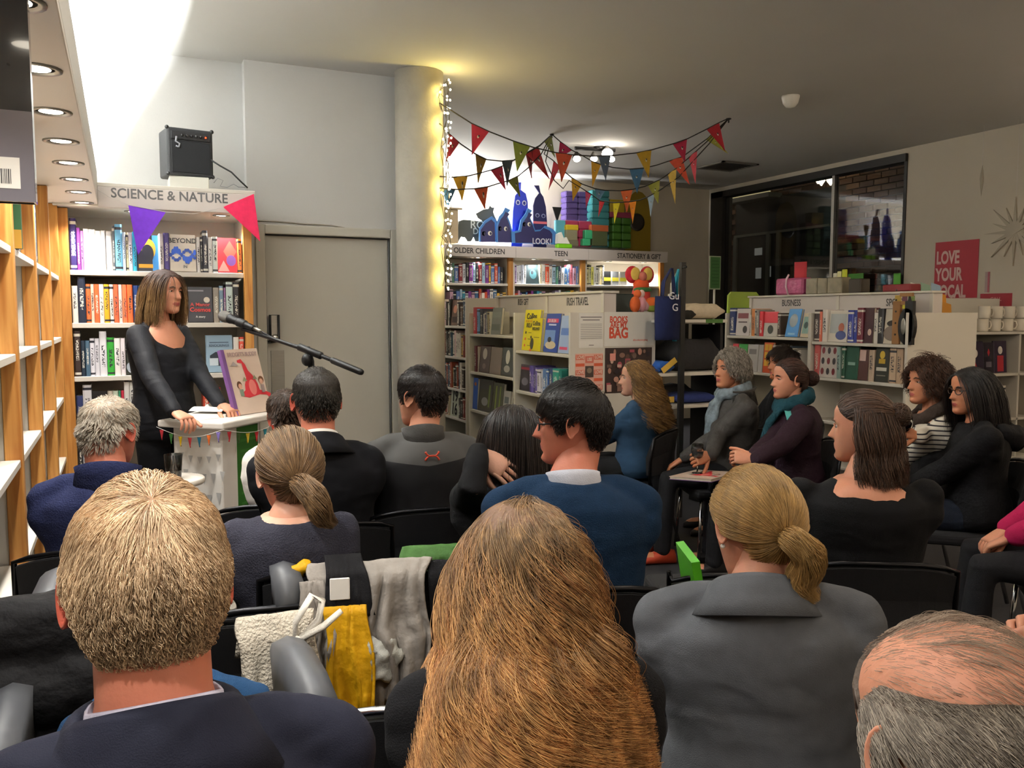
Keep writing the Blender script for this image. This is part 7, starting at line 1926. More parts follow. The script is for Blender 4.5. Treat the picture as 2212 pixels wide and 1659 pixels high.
MB().ellipsoid(F3.M @ Vector((-.35, -.0, -.16)), (.005, .005, .005), 10, 6).build('earring', M_PAPER, F3.root)
sit(F3, 38, 'black chair under the blonde woman in grey jacket', zback=.62)

# ---- balding man in the near right corner
F4 = person('balding grey-haired man looking down in the near right corner', (2065, 1628), .66, 22, 10, pitch=16, roll=4, hs=1.04, jaw=1.1, bw=1.12, skin='fair', top=fabric('dark_shirt', '#1d1c20'), legs=CHAR, voxel=.010, neck=1.1, brow='#77706a', top_name='shirt')
TOPB = ((0, .1), (66, .1), (74, .20), (90, .27), (130, .24), (160, .25), (180, .24))
short_hair(F4.M, F4.root, hair_mat('greyside', '#5a5048', '#b0a494', .35), capm('greyside', '#5a4e44'), 15000, .04, .0003, cling=.4, lift=.06, whorl=(0, .45), seed=12, tab=HL_BALD, top=TOPB, th=.03, K=8, wob=.14, sweep=(0, -.4, -.1))
HLT = ((0, .36), (60, .36), (90, .25), (130, .22), (180, .2))
short_hair(F4.M, F4.root, hair_mat('greytop', '#77685a', '#a89a88', .4), None, 1800, .05, .00016, cling=.5, lift=.03, whorl=(-60, .30), seed=13, tab=HLT, th=.028, K=7, wob=.12, cap=False, sweep=(.1, .1, 0))
sit(F4, 26, 'black chair under the balding man')

# ---- older man in navy fleece, left
FLE = fabric('navy_fleece', '#23294a', .95, .4, 200)
F5 = person('older man with thin grey hair and navy fleece sitting left of the speaker', (238, 932), 2.36, 10, 34, pitch=8, hs=1.0, jaw=1.08, bw=1.1, skin='pink', top=FLE, legs=CHAR, lean=4, neck=1.15, ear_flush=True, brow='#8a8078', top_name='fleece')
collar(F5, FLE, .092, .086, .062, .016, 34)
short_hair(F5.M, F5.root, hair_mat('silver', '#8a7f70', '#cfc6b6', .4), capm('silver', '#9a8672'), 5000, .02, .0006, lift=.25, whorl=(175, .4), seed=15, th=.018, tab=HL_SHORT, wob=.15, lenf=lambda p, z: np.where((z > .36), .45, 1.0))
sit(F5, 10, 'black chair under the older man in navy fleece')

# ---- girl with ponytail
SWE = fabric('slate_sweater', '#34343f', .95, .5, 260)
F6 = person('girl with light brown ponytail and slate grey sweater', (622, 1022), 1.92, 8, -10, pitch=4, hs=.95, jaw=.9, bw=.78, nl=.68, skin='pale', top=SWE, legs=CHAR, brow='#6a4c30', vb=.03, vf=.03, top_name='sweater', neck=.85)
tl = [F6.W2L @ atD(x, y, d) for x, y, d in ((643, 1042, 1.83), (658, 1050, 1.81), (675, 1072, 1.80), (690, 1095, 1.80), (700, 1118, 1.81), (716, 1132, 1.82))]
tieP = F6.M.inverted() @ (F6.W2L @ atD(640, 1040, 1.83))
pulled_hair(F6.M, F6.root, hair_mat('lightbrown', '#4f3a26', '#8a6c4a', .33), capm('lightbrown', '#54402c'), tuple(tieP), 6000, .0007, seed=17, tail=tl, tail_n=2200, tail_r=.036, K=12, th=.05, tail_wave=.006, sag=.04)
b = MB(); b.tube([tl[0] + Vector((.017 * math.cos(a), .0, .017 * math.sin(a))) for a in (2 * math.pi * i / 14 for i in range(15))], .004, 6); b.build('hair_tie', M_BLACK, F6.root)
sit(F6, 8, 'black chair under the girl with ponytail')

# ---- man in dark suit
SUIT = fabric('black_suit', '#0d0e13', .85, .2, 600)
F7 = person('man with short dark grey hair in black suit seen from behind', (683, 866), 2.58, 6, 2, pitch=4, hs=1.02, jaw=1.06, bw=1.12, skin='pink', top=SUIT, legs=SUIT, neck=1.1, brow='#3a342e', ear_flush=True, top_name='suit_jacket', slope=.01)
fold_collar(F7, SUIT, .084, .05, .06); collar(F7, M_PAPER, .069, .066, .062, .004, 30, name='shirt_collar')
short_hair(F7.M, F7.root, hair_mat('darkgrey', '#1c1917', '#4c4740', .4), capm('darkgrey', '#2a2623'), 6000, .026, .0006, lift=.15, seed=19, th=.024, wob=.15, cling=.35, lenf=lambda p, z: np.clip(.4 + (z + .3) * 1.3, .3, 1.1))
sit(F7, 6, 'black chair under the man in black suit')

# ---- boy in white shirt
F8 = person('boy with cropped brown hair and white shirt half hidden by the suited man', (622, 898), 2.85, 14, 8, pitch=14, roll=-10, hs=.88, jaw=.92, bw=.72, side=4, skin='pale', top=fabric('white_shirt', '#dcd8d0', .85), legs=CHAR, brow='#3a2a20', ear_flush=True, neck=.85, top_name='shirt')
short_hair(F8.M, F8.root, hair_mat('cropbrown', '#2c2019', '#5a4432', .4), capm('cropbrown', '#33271f'), 4000, .018, .0006, lift=.35, seed=21, th=.022)
sit(F8, 14, 'black chair under the boy in white shirt')

# ---- young man in grey and black zip top
def two_tone(name, c1, c2, zcut, slope=.0):
    m = mat(name, c1, .85, noise=0); nt = m.node_tree; bs = nt.nodes['Principled BSDF']
    tc = nt.nodes.new('ShaderNodeTexCoord'); sp_ = nt.nodes.new('ShaderNodeSeparateXYZ'); nt.links.new(tc.outputs['Object'], sp_.inputs[0])
    ab = nt.nodes.new('ShaderNodeMath'); ab.operation = 'ABSOLUTE'; nt.links.new(sp_.outputs['X'], ab.inputs[0])
    ml = nt.nodes.new('ShaderNodeMath'); ml.operation = 'MULTIPLY_ADD'; nt.links.new(ab.outputs[0], ml.inputs[0]); ml.inputs[1].default_value = slope; nt.links.new(sp_.outputs['Z'], ml.inputs[2])
    gt_ = nt.nodes.new('ShaderNodeMath'); gt_.operation = 'GREATER_THAN'; nt.links.new(ml.outputs[0], gt_.inputs[0]); gt_.inputs[1].default_value = zcut
    mx = nt.nodes.new('ShaderNodeMixRGB'); mx.inputs[1].default_value = hexc(c2); mx.inputs[2].default_value = hexc(c1); nt.links.new(gt_.outputs[0], mx.inputs[0]); nt.links.new(mx.outputs[0], bs.inputs['Base Color'])
    return m
F9 = person('young man with dark cropped hair in grey and black zip top', (908, 858), 2.78, 8, -30, pitch=3, hs=1.0, jaw=1.04, bw=1.1, skin='fair', top=None, legs=CHAR, brow='#1a1512')
zc = F9.at(.80).z
TWO = two_tone('zip_top_two_tone', '#4a4947', '#141316', zc, -.12)
bpy.data.objects.remove(F9.body); [bpy.data.objects.remove(o) for o in list(F9.root.children)]; bpy.data.objects.remove(F9.root)
F9 = person('young man with dark cropped hair in grey and black zip top', (908, 858), 2.78, 8, -30, pitch=3, hs=1.0, jaw=1.04, bw=1.1, skin='fair', top=TWO, legs=CHAR, brow='#1a1512', neck=1.08, top_name='zip_top')
F9.root.name = 'person.008'
collar(F9, fabric('zip_grey', '#4a4947', .85), .076, .070, .055, .012, 30)
lp = F9.at(.88) - F9.fw * .134
b = MB()
for s in (-1, 1):      # two interlocking arcs, one opening up and one opening down
    b.tube([lp + F9.rt * (.012 + .026 * math.sin(q)) + F9.ax * s * (.020 - .022 * math.cos(q)) for q in (R(-80 + 16 * k) for k in range(11))], [.002 + .0022 * abs(k - 5) / 5 for k in range(11)], 6)
b.build('chest_logo', flat('#c8452c'), F9.root)
short_hair(F9.M, F9.root, hair_mat('nearblack', '#0f0b0a', '#2c211c', .35), capm('nearblack', '#120e0d'), 6000, .034, .0006, lift=.2, seed=23, th=.035, wob=.14, cling=.25, lenf=lambda p, z: np.clip(.3 + (z + .15) * 1.6, .2, 1.25))
sit(F9, 8, 'black chair under the young man in zip top')

# ---- woman leaning with a hand on her neck
F10 = person('woman with dark bob in black sweater resting a hand on her neck', (1104, 945), 2.45, 12, 20, pitch=16, roll=12, hs=.96, jaw=.94, bw=.98, lean=10, side=2, skin='pale', top=BLACKWEAR, legs=CHAR, brow='#1d1512',
             lw=('w', tuple(atD(1032, 975, 2.34))), lhand=dict(f=tuple(_Rv * .8 - _Uv * .55 - _Fv * .15), n=tuple(-_Fv + _Uv * .5), curl=14, world=True), sleeve=1.0, lpole=(-.25, -.05, -1), top_name='sweater')
long_hair(F10.M, F10.root, hair_mat('darkbrown', '#120d0b', '#2f231d', .3), capm('darkbrown', '#15100e'), 5000, .27, .0009, seed=25, zend=-.75, part=.0, bodies=[(c, r * .85) for c, r in F10.bodies[:1]], grav=.4, clear=(1.03, 1.13), K=14, layers=.12, clump=.5, back=.15)
sit(F10, 12, 'black chair under the woman resting a hand on her neck')

# ---- man in blue sweater with glasses
BLU = fabric('blue_sweater', '#142c46', .95, .4, 320)
F11 = person('dark-haired man in blue sweater and black glasses turning left', (1232, 915), 2.08, 20, -56, pitch=4, hs=1.03, jaw=1.06, bw=1.2, lean=6, skin='pink', top=BLU, legs=CHAR, brow='#16110f', neck=1.12, voxel=.010, top_name='sweater', slope=.012)
collar(F11, fabric('shirt_white', '#c9ccd8', .8), .076, .072, .030, .006, 30, name='shirt_collar')
short_hair(F11.M, F11.root, hair_mat('blackhair', '#0b0908', '#241c18', .33), capm('blackhair', '#0e0b0a'), 9000, .05, .0006, lift=.06, seed=27, th=.045, wob=.10, K=8, cling=.3, lenf=lambda p, z: np.clip(.35 + (z + .2) * 1.3, .3, 1.15) * (1 - .55 * np.exp(-((np.abs(p) - 1.6) / .5) ** 2) * (z < .22)), sweep=(0, .1, 0))
eyeglasses(F11, M_BLACK)
sit(F11, 20, 'black chair under the man in blue sweater')

HL_TUCKED = ((0, .345), (25, .345), (45, .30), (60, .22), (75, .14), (90, .10), (100, .02), (115, -.05), (130, -.18), (180, -.32))
# ---- curly woman in denim jacket
DEN = fabric('denim', '#26405a', .9, .4, 500)
F12 = person('woman with long curly golden-brown hair and denim jacket in profile', (1372, 818), 4.5, -38, -64, pitch=0, hs=.97, jaw=.94, bw=.96, skin='pale', top=DEN, legs=BLACKWEAR, brow='#5a4028', top_name='denim_jacket')
long_hair(F12.M, F12.root, hair_mat('goldbrown', '#4a3018', '#94703c', .33), capm('goldbrown', '#432e1a'), 6000, .40, .0009, seed=29, part=.05, bodies=[(c, r * .85) for c, r in F12.bodies[:1]], grav=.33, clear=(1.05, 1.26), K=22, layers=.3, clump=.6, wave=.034, wfreq=3.2, tab=HL_TUCKED, drift=(0, -.10, 0), back=.9, nclump=90)
sit(F12, -38, 'black chair under the woman in denim jacket')

# ---- grey haired woman with scarf
GJ = fabric('grey_anorak', '#3c3a38', .7, .35, 60)
F13 = person('grey-haired woman in grey anorak and blue patterned scarf facing left', (1578, 800), 4.35, -72, -88, pitch=-4, hs=1.0, jaw=1.0, bw=1.08, skin='tan', top=GJ, legs=CHAR, brow='#6a625a', shoes='#a8402a',
             rw=('w', tuple(atD(1538, 982, 4.05))), rhand=dict(f=tuple(-_Rv * .75 - _Fv * .3 - _Uv * .15), n=tuple(_Rv * .2 + _Uv * .4 - _Fv), curl=52, world=True, thumb=60), top_name='anorak', arm_r=1.15)
collar(F13, GJ, .11, .115, .05, .016, 60)
SCA = fabric('scarf_print', '#6a757c', .9, .3, 80, noise=.5)
f = F13.fw
tp = F13.at(.86) + f * .135
wrap_scarf(F13, SCA, .088, .03, tails=[([F13.nb + f * .09, tp + F13.rt * .03, F13.at(.66) + f * .15 + F13.rt * .045, F13.at(.42) + f * .155 + F13.rt * .05], [.03, .04, .045, .035]), ([F13.nb + f * .09, tp - F13.rt * .03, F13.at(.64) + f * .15 - F13.rt * .02, F13.at(.36) + f * .15 - F13.rt * .01], [.03, .038, .05, .045])])
short_hair(F13.M, F13.root, hair_mat('greywave', '#57514a', '#a0978a', .36), capm('greywave', '#5a5246'), 4600, .085, .0010, lift=.5, whorl=(150, .42), seed=31, cling=.15, lenf=lambda p, z: 1 - .6 * np.exp(-(p / .9) ** 2), th=.06, wob=.22, K=9, tab=HL_LONG, curl=.010, sweep=(0, .0, 0))
sit(F13, -72, 'black chair under the grey-haired woman with scarf')

# ---- dark haired woman behind them
F14 = person('dark-haired woman smiling, half hidden behind the woman with a bun', (1690, 786), 4.85, -66, -74, hs=.97, jaw=.95, bw=.96, skin='tan', top=BLACKWEAR, legs=CHAR, brow='#1a1310', top_name='sweater')
short_hair(F14.M, F14.root, hair_mat('darkbrown'  , '#120d0b', '#2f231d', .3), capm('darkbrown', '#15100e'), 2500, .06, .0011, lift=.2, seed=33, th=.035, tab=HL_LONG, K=7)
sit(F14, -66, 'black chair under the half-hidden dark-haired woman')

# ---- woman with bun, teal scarf, plum coat
PLUM = fabric('plum_coat', '#24121e', .75, .25, 80)
F15 = person('auburn-haired woman with bun, teal scarf and plum coat in profile', (1704, 820), 4.05, -58, -72, pitch=0, hs=.98, jaw=.96, bw=1.1, skin='fair', top=PLUM, legs=CHAR, brow='#2c1a14',
             rw=('w', tuple(atD(1630, 985, 3.72))), lw=('w', tuple(atD(1634, 994, 3.66))), rhand=dict(f=tuple(-_Rv * .9 + _Uv * .05 - _Fv * .2), n=tuple(_Uv * .6 - _Fv * .6), curl=48, world=True), lhand=dict(f=tuple(-_Rv * .9 + _Uv * .15 + _Fv * .1), n=tuple(_Uv * .5 - _Fv * .8), curl=50, world=True), top_name='coat', arm_r=1.2, lean=4)
TEAL = fabric('teal_scarf', '#183c46', .95, .5, 90)
f = F15.fw
wrap_scarf(F15, TEAL, .092, .036, tails=[([F15.nb + f * .09 - F15.rt * .06, F15.at(.8) + f * .16 - F15.rt * .06, F15.at(.5) + f * .2 - F15.rt * .03, F15.at(.2) + f * .22, F15.at(.05) + f * .24 + F15.rt * .02], [.04, .05, .055, .05, .04])])
MB().loft([[F15.at(t) - F15.rt * (r_ + dx) + F15.fw * (.02 + y) for dx, y in ((.0, -.05), (.012, -.05), (.012, .06), (.0, .06))] for t, r_ in ((.98, .08), (.92, .12), (.86, .155))]).build('turquoise_lining', fabric('turquoise', '#4f9a94', .8), F15.root)
tieP = Vector((.0, -.44, .02)); bc = F15.M @ Vector((.0, -.60, .02))
pulled_hair(F15.M, F15.root, hair_mat('auburn', '#1f100c', '#47291f', .33), capm('auburn', '#22130f'), tuple(tieP), 4200, .0009, seed=35, K=11, th=.055, bun=(tuple(bc), .042, 900), sag=.03)
sit(F15, -58, 'black chair under the woman with a bun and teal scarf')

# ---- woman in black top with half-up brown hair
F16 = person('woman with half-up brown hair and wide-necked black top', (1862, 925), 2.33, 30, -26, pitch=2, hs=1.0, jaw=.98, bw=1.14, skin='fair', top=BLACKWEAR, legs=CHAR, brow='#3a281e', vb=.09, vf=.08, voxel=.010, top_name='top')
brn = hair_mat('midbrown', '#2a1c14', '#5c4130', .3)
HL_TUCK = ((0, .345), (25, .345), (45, .30), (60, .22), (75, .15), (90, .12), (100, .10), (115, .05), (180, .0))
HL_NAPE = ((0, .6), (74, .6), (86, .16), (105, .02), (120, -.08), (140, -.22), (180, -.32))
pulled_hair(F16.M, F16.root, brn, capm('midbrown', '#2e2018'), (.05, -.46, .17), 4200, .0008, tab=HL_TUCK, seed=38, K=11, th=.045, sag=.02)
long_hair(F16.M, F16.root, brn, capm('midbrown', '#2e2018'), 5200, .29, .0008, tab=HL_NAPE, seed=37, zend=-.60, part=.0, bodies=[(c, r * .8) for c, r in F16.bodies[:1]], grav=.45, clear=(1.02, 1.10), K=14, layers=.1, clump=.5, back=.2, lift=.06, wave=.008)
bc = F16.M @ Vector((.05, -.47, .20)); rng_ = np.random.default_rng(4)
MB().ellipsoid(bc, (.034, .03, .03), 14, 10).build('hair_knot', capm('midbrown', '#2e2018'), F16.root)
e1 = rng_.normal(0, 1, (700, 3)); e1 = _n(e1); e2 = _n(np.cross(e1, rng_.normal(0, 1, (700, 3)))); an = rng_.uniform(0, 6.28, (700, 1)) + np.linspace(0, 2.4, 10)[None]
hair_object('hair_strands', [np.array(bc) + (np.cos(an)[..., None] * e1[:, None] + np.sin(an)[..., None] * e2[:, None]) * (.036 * rng_.uniform(.8, 1.15, (700, 1)))[..., None]], .0008, brn, F16.root)
sit(F16, 30, 'black chair under the woman with half-up hair', zback=.74)

# ---- woman in striped top
def stripes(name, c1, c2, n):
    m = mat(name, c1, .9, noise=0); nt = m.node_tree; bs = nt.nodes['Principled BSDF']; tc = nt.nodes.new('ShaderNodeTexCoord'); sp_ = nt.nodes.new('ShaderNodeSeparateXYZ'); nt.links.new(tc.outputs['Object'], sp_.inputs[0])
    w = nt.nodes.new('ShaderNodeMath'); w.operation = 'MULTIPLY'; w.inputs[1].default_value = n; nt.links.new(sp_.outputs['Z'], w.inputs[0])
    fr = nt.nodes.new('ShaderNodeMath'); fr.operation = 'FRACT'; nt.links.new(w.outputs[0], fr.inputs[0])
    g = nt.nodes.new('ShaderNodeMath'); g.operation = 'LESS_THAN'; g.inputs[1].default_value = .3; nt.links.new(fr.outputs[0], g.inputs[0])
    mx = nt.nodes.new('ShaderNodeMixRGB'); mx.inputs[1].default_value = hexc(c1); mx.inputs[2].default_value = hexc(c2); nt.links.new(g.outputs[0], mx.inputs[0]); nt.links.new(mx.outputs[0], bs.inputs['Base Color'])
    return m
F17 = person('curly brown-haired woman in striped top holding a glass', (2002, 826), 3.75, -56, -74, pitch=0, hs=1.0, jaw=1.0, bw=1.02, skin='tan', top=stripes('breton_stripes', '#c9c4b8', '#26242a', 42), legs=CHAR, brow='#3a261a', vf=.12,
             rw=('w', tuple(atD(1986, 945, 3.5))), rhand=dict(f=tuple(-_Rv * .8 + _Uv * .35 - _Fv * .1), n=tuple(_Uv * .5 - _Fv * .7 + _Rv * .3), curl=50, world=True, thumb=55), top_name='striped_top', neck=.95)
wrap_scarf(F17, fabric('brown_scarf', '#3a302a', .95, .4, 90), .092, .032, drop=-.03, slant=.05)
short_hair(F17.M, F17.root, hair_mat('curlbrown', '#25160f', '#553624', .33), capm('curlbrown', '#2a1a13'), 4600, .10, .0010, lift=.55, whorl=(160, .42), seed=39, th=.06, wob=.25, K=11, tab=HL_LONG, curl=.016, grav=.25, lenf=lambda p, z: 1 - .72 * np.exp(-(p / .9) ** 2))
sit(F17, -56, 'black chair under the woman in striped top')

# ---- black haired woman with glasses and black coat
COAT = fabric('black_coat', '#0c0c0f', .85, .3, 70)
F18 = person('black-haired woman with glasses and hooded black coat in profile', (2096, 845), 3.48, -48, -72, pitch=2, hs=.99, jaw=.98, bw=1.16, skin='tan', top=COAT, legs=fabric('dark_jeans', '#141a26'), brow='#120e0d', top_name='coat', arm_r=1.25, lean=2)
long_hair(F18.M, F18.root, hair_mat('jet', '#0a0808', '#201a18', .3), capm('jet', '#0c0a0a'), 6500, .30, .0009, seed=41, zend=-.85, part=.06, bodies=[(c, r * .85) for c, r in F18.bodies[:1]], grav=.42, clear=(1.04, 1.18), K=14, layers=.12, clump=.5, back=.3)
eyeglasses(F18, mat('brown_frame', '#2a1a14', .3))
b = MB(); b.tube([F18.nb + F18.rt * (.12 * math.cos(a)) - F18.fw * (.05 + .1 * abs(math.sin(a))) - F18.ax * (.03 + .05 * math.sin(a)) for a in (math.pi * i / 10 for i in range(11))], [.04, .05, .055, .06, .065, .065, .065, .06, .055, .05, .04], 12)
garment('hood', b, COAT, F18.root, .012, .02, .05)
sit(F18, -48, 'black chair under the woman with glasses and black coat')

# ---- two people cut by the right edge
F19 = person('person in magenta top at the right edge of the picture', (2395, 850), 2.7, -45, -50, hs=1.0, bw=1.1, skin='fair', top=fabric('magenta_top', '#a01848', .9, .3), legs=CHAR, brow='#3a2a20', top_name='top', arm_r=1.25)
long_hair(F19.M, F19.root, brn, capm('midbrown', '#2e2018'), 1500, .25, .0014, seed=43, bodies=F19.bodies, K=10)
sit(F19, -45, 'black chair under the person in magenta')
F20 = person('person in dark cardigan at the right edge with hands raised', (2440, 1180), 1.36, 2, -8, hs=1.0, bw=1.05, skin='fair', top=fabric('dark_cardigan', '#1b1a1d', .95, .4), legs=CHAR, brow='#3a2a20', top_name='cardigan',
             lw=('w', tuple(atD(2262, 1480, 1.40))), lhand=dict(f=tuple(-_Rv * .25 + _Uv * .65 + _Fv * .3), n=tuple(-_Rv * .6 - _Fv * .5), curl=45, world=True, thumb=60))
long_hair(F20.M, F20.root, brn, capm('midbrown', '#2e2018'), 1500, .25, .0014, seed=45, bodies=F20.bodies, K=10)
sit(F20, 2, 'black chair under the person at the right edge in dark cardigan')
# ================================================================== EMPTY CHAIRS, COATS, SMALL THINGS AMONG THE AUDIENCE
def xy(px, py, D): p = atD(px, py, D); return (p.x, p.y)
def drape(parent, name, label, cat, x0, x1, path, m, waves=.014, seed=1, nu=30, th=.006, taper=None, sag=None, top=True):
    """cloth hung over a chair back: path = (y, z) points of the cross-section in chair space, from the seat side over the top and down behind"""
    rr_ = random.Random(seed); ph = [rr_.uniform(0, 6.28) for _ in range(6)]
    ps = [Vector((0, p[0], p[1])) for p in path]; fine = []
    for i in range(len(ps) - 1):
        for k in range(5): fine.append(ps[i].lerp(ps[i + 1], k / 5))
    fine.append(ps[-1]); n = len(fine)
    b = MB(); rings = []
    ztop = max(p.z for p in fine)
    for i in range(nu + 1):
        u = i / nu; row = []
        for j, p in enumerate(fine):
            v = j / (n - 1); tp_ = taper(v) if taper else (0, 0)
            x = x0 + tp_[0] + (x1 + tp_[1] - x0 - tp_[0]) * u
            dep = max(0, ztop - p.z); w = waves * (.35 + min(1, dep * 5)) * (math.sin(u * 17 + ph[0] + v * 2) + .6 * math.sin(u * 31 + ph[1] - v * 3) + .5 * math.sin(u * 8 + v * 9 + ph[2]))
            zz = p.z - (sag(u) * v if sag else 0)
            row.append(Vector((x + .5 * waves * math.sin(v * 14 + ph[3] + u * 5), p.y - abs(w) if p.y < -.2 else p.y + w * .5, zz)))
        rings.append(row)
    vs = [p for r_ in rings for p in r_]; fs = []
    for i in range(nu):
        for j in range(n - 1): fs.append((i * n + j, i * n + j + 1, (i + 1) * n + j + 1, (i + 1) * n + j))
    b.add(vs, fs, 0, True)
    o = b.build(name, m)
    if parent is not None: o.matrix_world = parent.matrix_basis.copy() if top else o.matrix_world
    md = o.modifiers.new('thickness', 'SOLIDIFY'); md.thickness = th; md.offset = 0
    if label: tag(o, label, cat)
    return o
def over(zb, down, front=.62, off=.0): return [(-.155 - off, front), (-.165 - off, zb - .1), (-.19 - off, zb), (-.215 - off, zb + .018), (-.25 - off, zb - .01), (-.258 - off, zb - .12), (-.262 - off, (zb + down) / 2), (-.258 - off, down)]
# chair with the grey and yellow jacket
C1 = chair(xy(758, 1205, 1.98), 12, 'empty black chair carrying the grey and yellow jacket', zback=.85)
M_GLIN = fabric('grey_lining', '#8d8780', .85, .3, 60); M_YEL = fabric('yellow_shell', '#c8960f', .6, .3, 50); M_BLIN = fabric('black_collar', '#141417', .8)
jk = thing('hooded_jacket', 'grey-lined yellow jacket hung over an empty chair back', 'jacket', C1.location, C1.rotation_euler[2]); jk.scale = C1.scale
def jpart(name, *a, **k):
    o = drape(None, name, None, None, *a, **k); o.parent = jk; return o
jpart('lining', -.135, .2, over(.85, .50), M_GLIN, waves=.022, seed=3, taper=lambda v: (.0 + .06 * v, -.03 * v))
jpart('collar_patch', -.07, .0, [(-.17, .80), (-.19, .862), (-.215, .886), (-.262, .85), (-.28, .79), (-.282, .75)], M_BLIN, waves=.004, seed=5, taper=lambda v: (.0, .05 * v))
MB().cbox(-.06, -.012, -.290, -.286, .795, .85, .002).build('size_label', M_PAPER, jk)
jpart('sleeve_flap', -.135, -.07, [(-.262, .84), (-.272, .72), (-.282, .62), (-.29, .56)], M_GLIN, waves=.012, seed=7, nu=12, taper=lambda v: (-.01 * v, .02 * v))
jpart('yellow_shell', -.075, .03, [(-.285, .78), (-.305, .66), (-.31, .5), (-.305, .3), (-.29, .2)], M_YEL, waves=.010, seed=9, nu=18, taper=lambda v: (-.0 + .02 * v, .03 * v))
b = MB(); b.tube([(-.075, -.295, .60), (-.02, -.305, .53), (.06, -.305, .47), (.15, -.30, .45), (.19, -.285, .46)], [.02, .026, .028, .028, .02], 10, flat=.5); o = b.build('yellow_hem', M_YEL, jk)
b = MB(); b.tube([(-.05, -.325, .545), (.02, -.335, .49), (.1, -.333, .455)], .005, 6); b.build('dark_zip', M_BLACK, jk)
g = MB(); g.ellipsoid((.06, -.295, .64), (.05, .02, .055)); garment('crumpled_pocket', g, fabric('pale_pocket', '#a8a8a0', .8), jk, .008, .05, .03, 1)
# yellow cuff at the front left of the chair
g = MB(); g.capsule([(-.16, -.2, .84), (-.12, -.2, .855)], [.016, .02], 10); garment('yellow_cuff', g, M_YEL, jk, .006, .015, .02, 1)
# dark coat on the same chair's right corner
o = drape(C1, 'dark_coat', 'black coat hanging on the right corner of the jacket chair', 'coat', .19, .27, over(.84, .42, off=.004), fabric('dark_coat', '#101013', .9), waves=.01, seed=11, nu=12)
# chair with the cream cardigan
C2 = chair(xy(372, 1270, 1.78), 2, 'empty black chair with the cream knitted cardigan', arms=True, zback=.78, arm_dz=.17)
M_KNIT = fabric('cream_knit', '#b9b0a0', .95, .9, 140)
cd = thing('knitted_cardigan', 'cream knitted cardigan with tied bow hung on a chair', 'cardigan', C2.location, C2.rotation_euler[2]); cd.scale = C2.scale; cd.location = C2.location + Vector((.125, -.05, 0))
o = drape(None, 'cardigan_body', None, None, -.02, .16, [(-.18, .70), (-.19, .79), (-.215, .80), (-.25, .76), (-.27, .66), (-.275, .5), (-.27, .38)], M_KNIT, waves=.012, seed=13, nu=20, th=.012, taper=lambda v: (-.0, -.02 + .02 * v)); o.parent = cd
b = MB(); b.tube([(.1, -.27, .74), (.10, -.28, .80), (.135, -.29, .86), (.16, -.285, .845), (.15, -.285, .80), (.115, -.285, .765)], .013, 8, flat=.5); b.tube([(.11, -.29, .765), (.16, -.3, .79), (.2, -.3, .82)], [.016, .016, .012], 8, flat=.5)
b.tube([(.105, -.285, .77), (.075, -.295, .68), (.05, -.3, .58), (.035, -.3, .5)], [.016, .02, .022, .02], 8, flat=.4)
b.build('bow', fabric('cream_ribbon', '#d2ccc0', .9), cd)
# chair in front of the blond man with a denim jacket
C3 = chair(xy(350, 1400, 1.36), 0, 'black chair with grey arms in front of the blond man', arms=True, zback=.80, arm_dz=.10)
g = MB()
for sd in (-1, 1): g.capsule([(sd * .06, -.225, .86), (sd * .125, -.23, .82), (sd * .175, -.23, .70), (sd * .18, -.22, .5)], [.035, .045, .045, .045], 14)
g.capsule([(-.08, -.23, .835), (.08, -.23, .835)], .045, 14); g.capsule([(-.14, -.23, .65), (.14, -.23, .65)], .06, 14); g.capsule([(-.14, -.23, .5), (.14, -.23, .5)], .055, 14)
o = garment('denim_jacket', g, fabric('denim_blue', '#1b3d60', .9, .4, 500), None, .010, .02, .07, 5); o.matrix_world = C3.matrix_basis.copy(); tag(o, 'blue denim jacket on the chair in front of the blond man', 'jacket')
C7 = chair(xy(930, 1420, 1.36), 14, 'black chair with chrome rim left of the long-haired woman', zback=.84, chrome=True)
# black jacket at the far left
C4 = chair(xy(128, 1330, 1.62), -4, 'black chair beside the left bookcase holding a black jacket', zback=.84)
g = MB(); g.capsule([(-.15, -.22, .86), (.15, -.22, .86)], .075, 16); g.capsule([(-.17, -.23, .74), (.17, -.23, .74)], .085, 16); g.capsule([(-.16, -.23, .6), (.16, -.23, .6)], .075, 16); g.capsule([(-.15, -.23, .45), (.15, -.23, .45)], .06, 16)
o = garment('black_jacket', g, fabric('black_jacket', '#141416', .75, .35, 60), None, .011, .03, .09, 5); o.matrix_world = C4.matrix_basis.copy(); tag(o, 'black padded jacket over the chair beside the left bookcase', 'jacket')
# green jacket on the chair of the woman resting her hand on her neck
CH10 = [c for c in seats if 'resting a hand' in c['label']][0]
o = drape(CH10, 'green_jacket', 'green jacket hung over the chair left of the long-haired woman', 'jacket', -.22, .2, over(.79, .2), fabric('green_shell', '#3f6330', .7, .3, 60), waves=.016, seed=21)
q_ = xy(1000, 1200, 2.32); CH10.location = (q_[0], q_[1], FZ); o.location = CH10.location
b = MB(); b.tube([(-.12, -.292, .66), (-.04, -.30, .62), (.04, -.30, .60), (.09, -.295, .595)], .0035, 6); o2 = b.build('drawcord', fabric('cord_white', '#b9b8ac', .9), o)
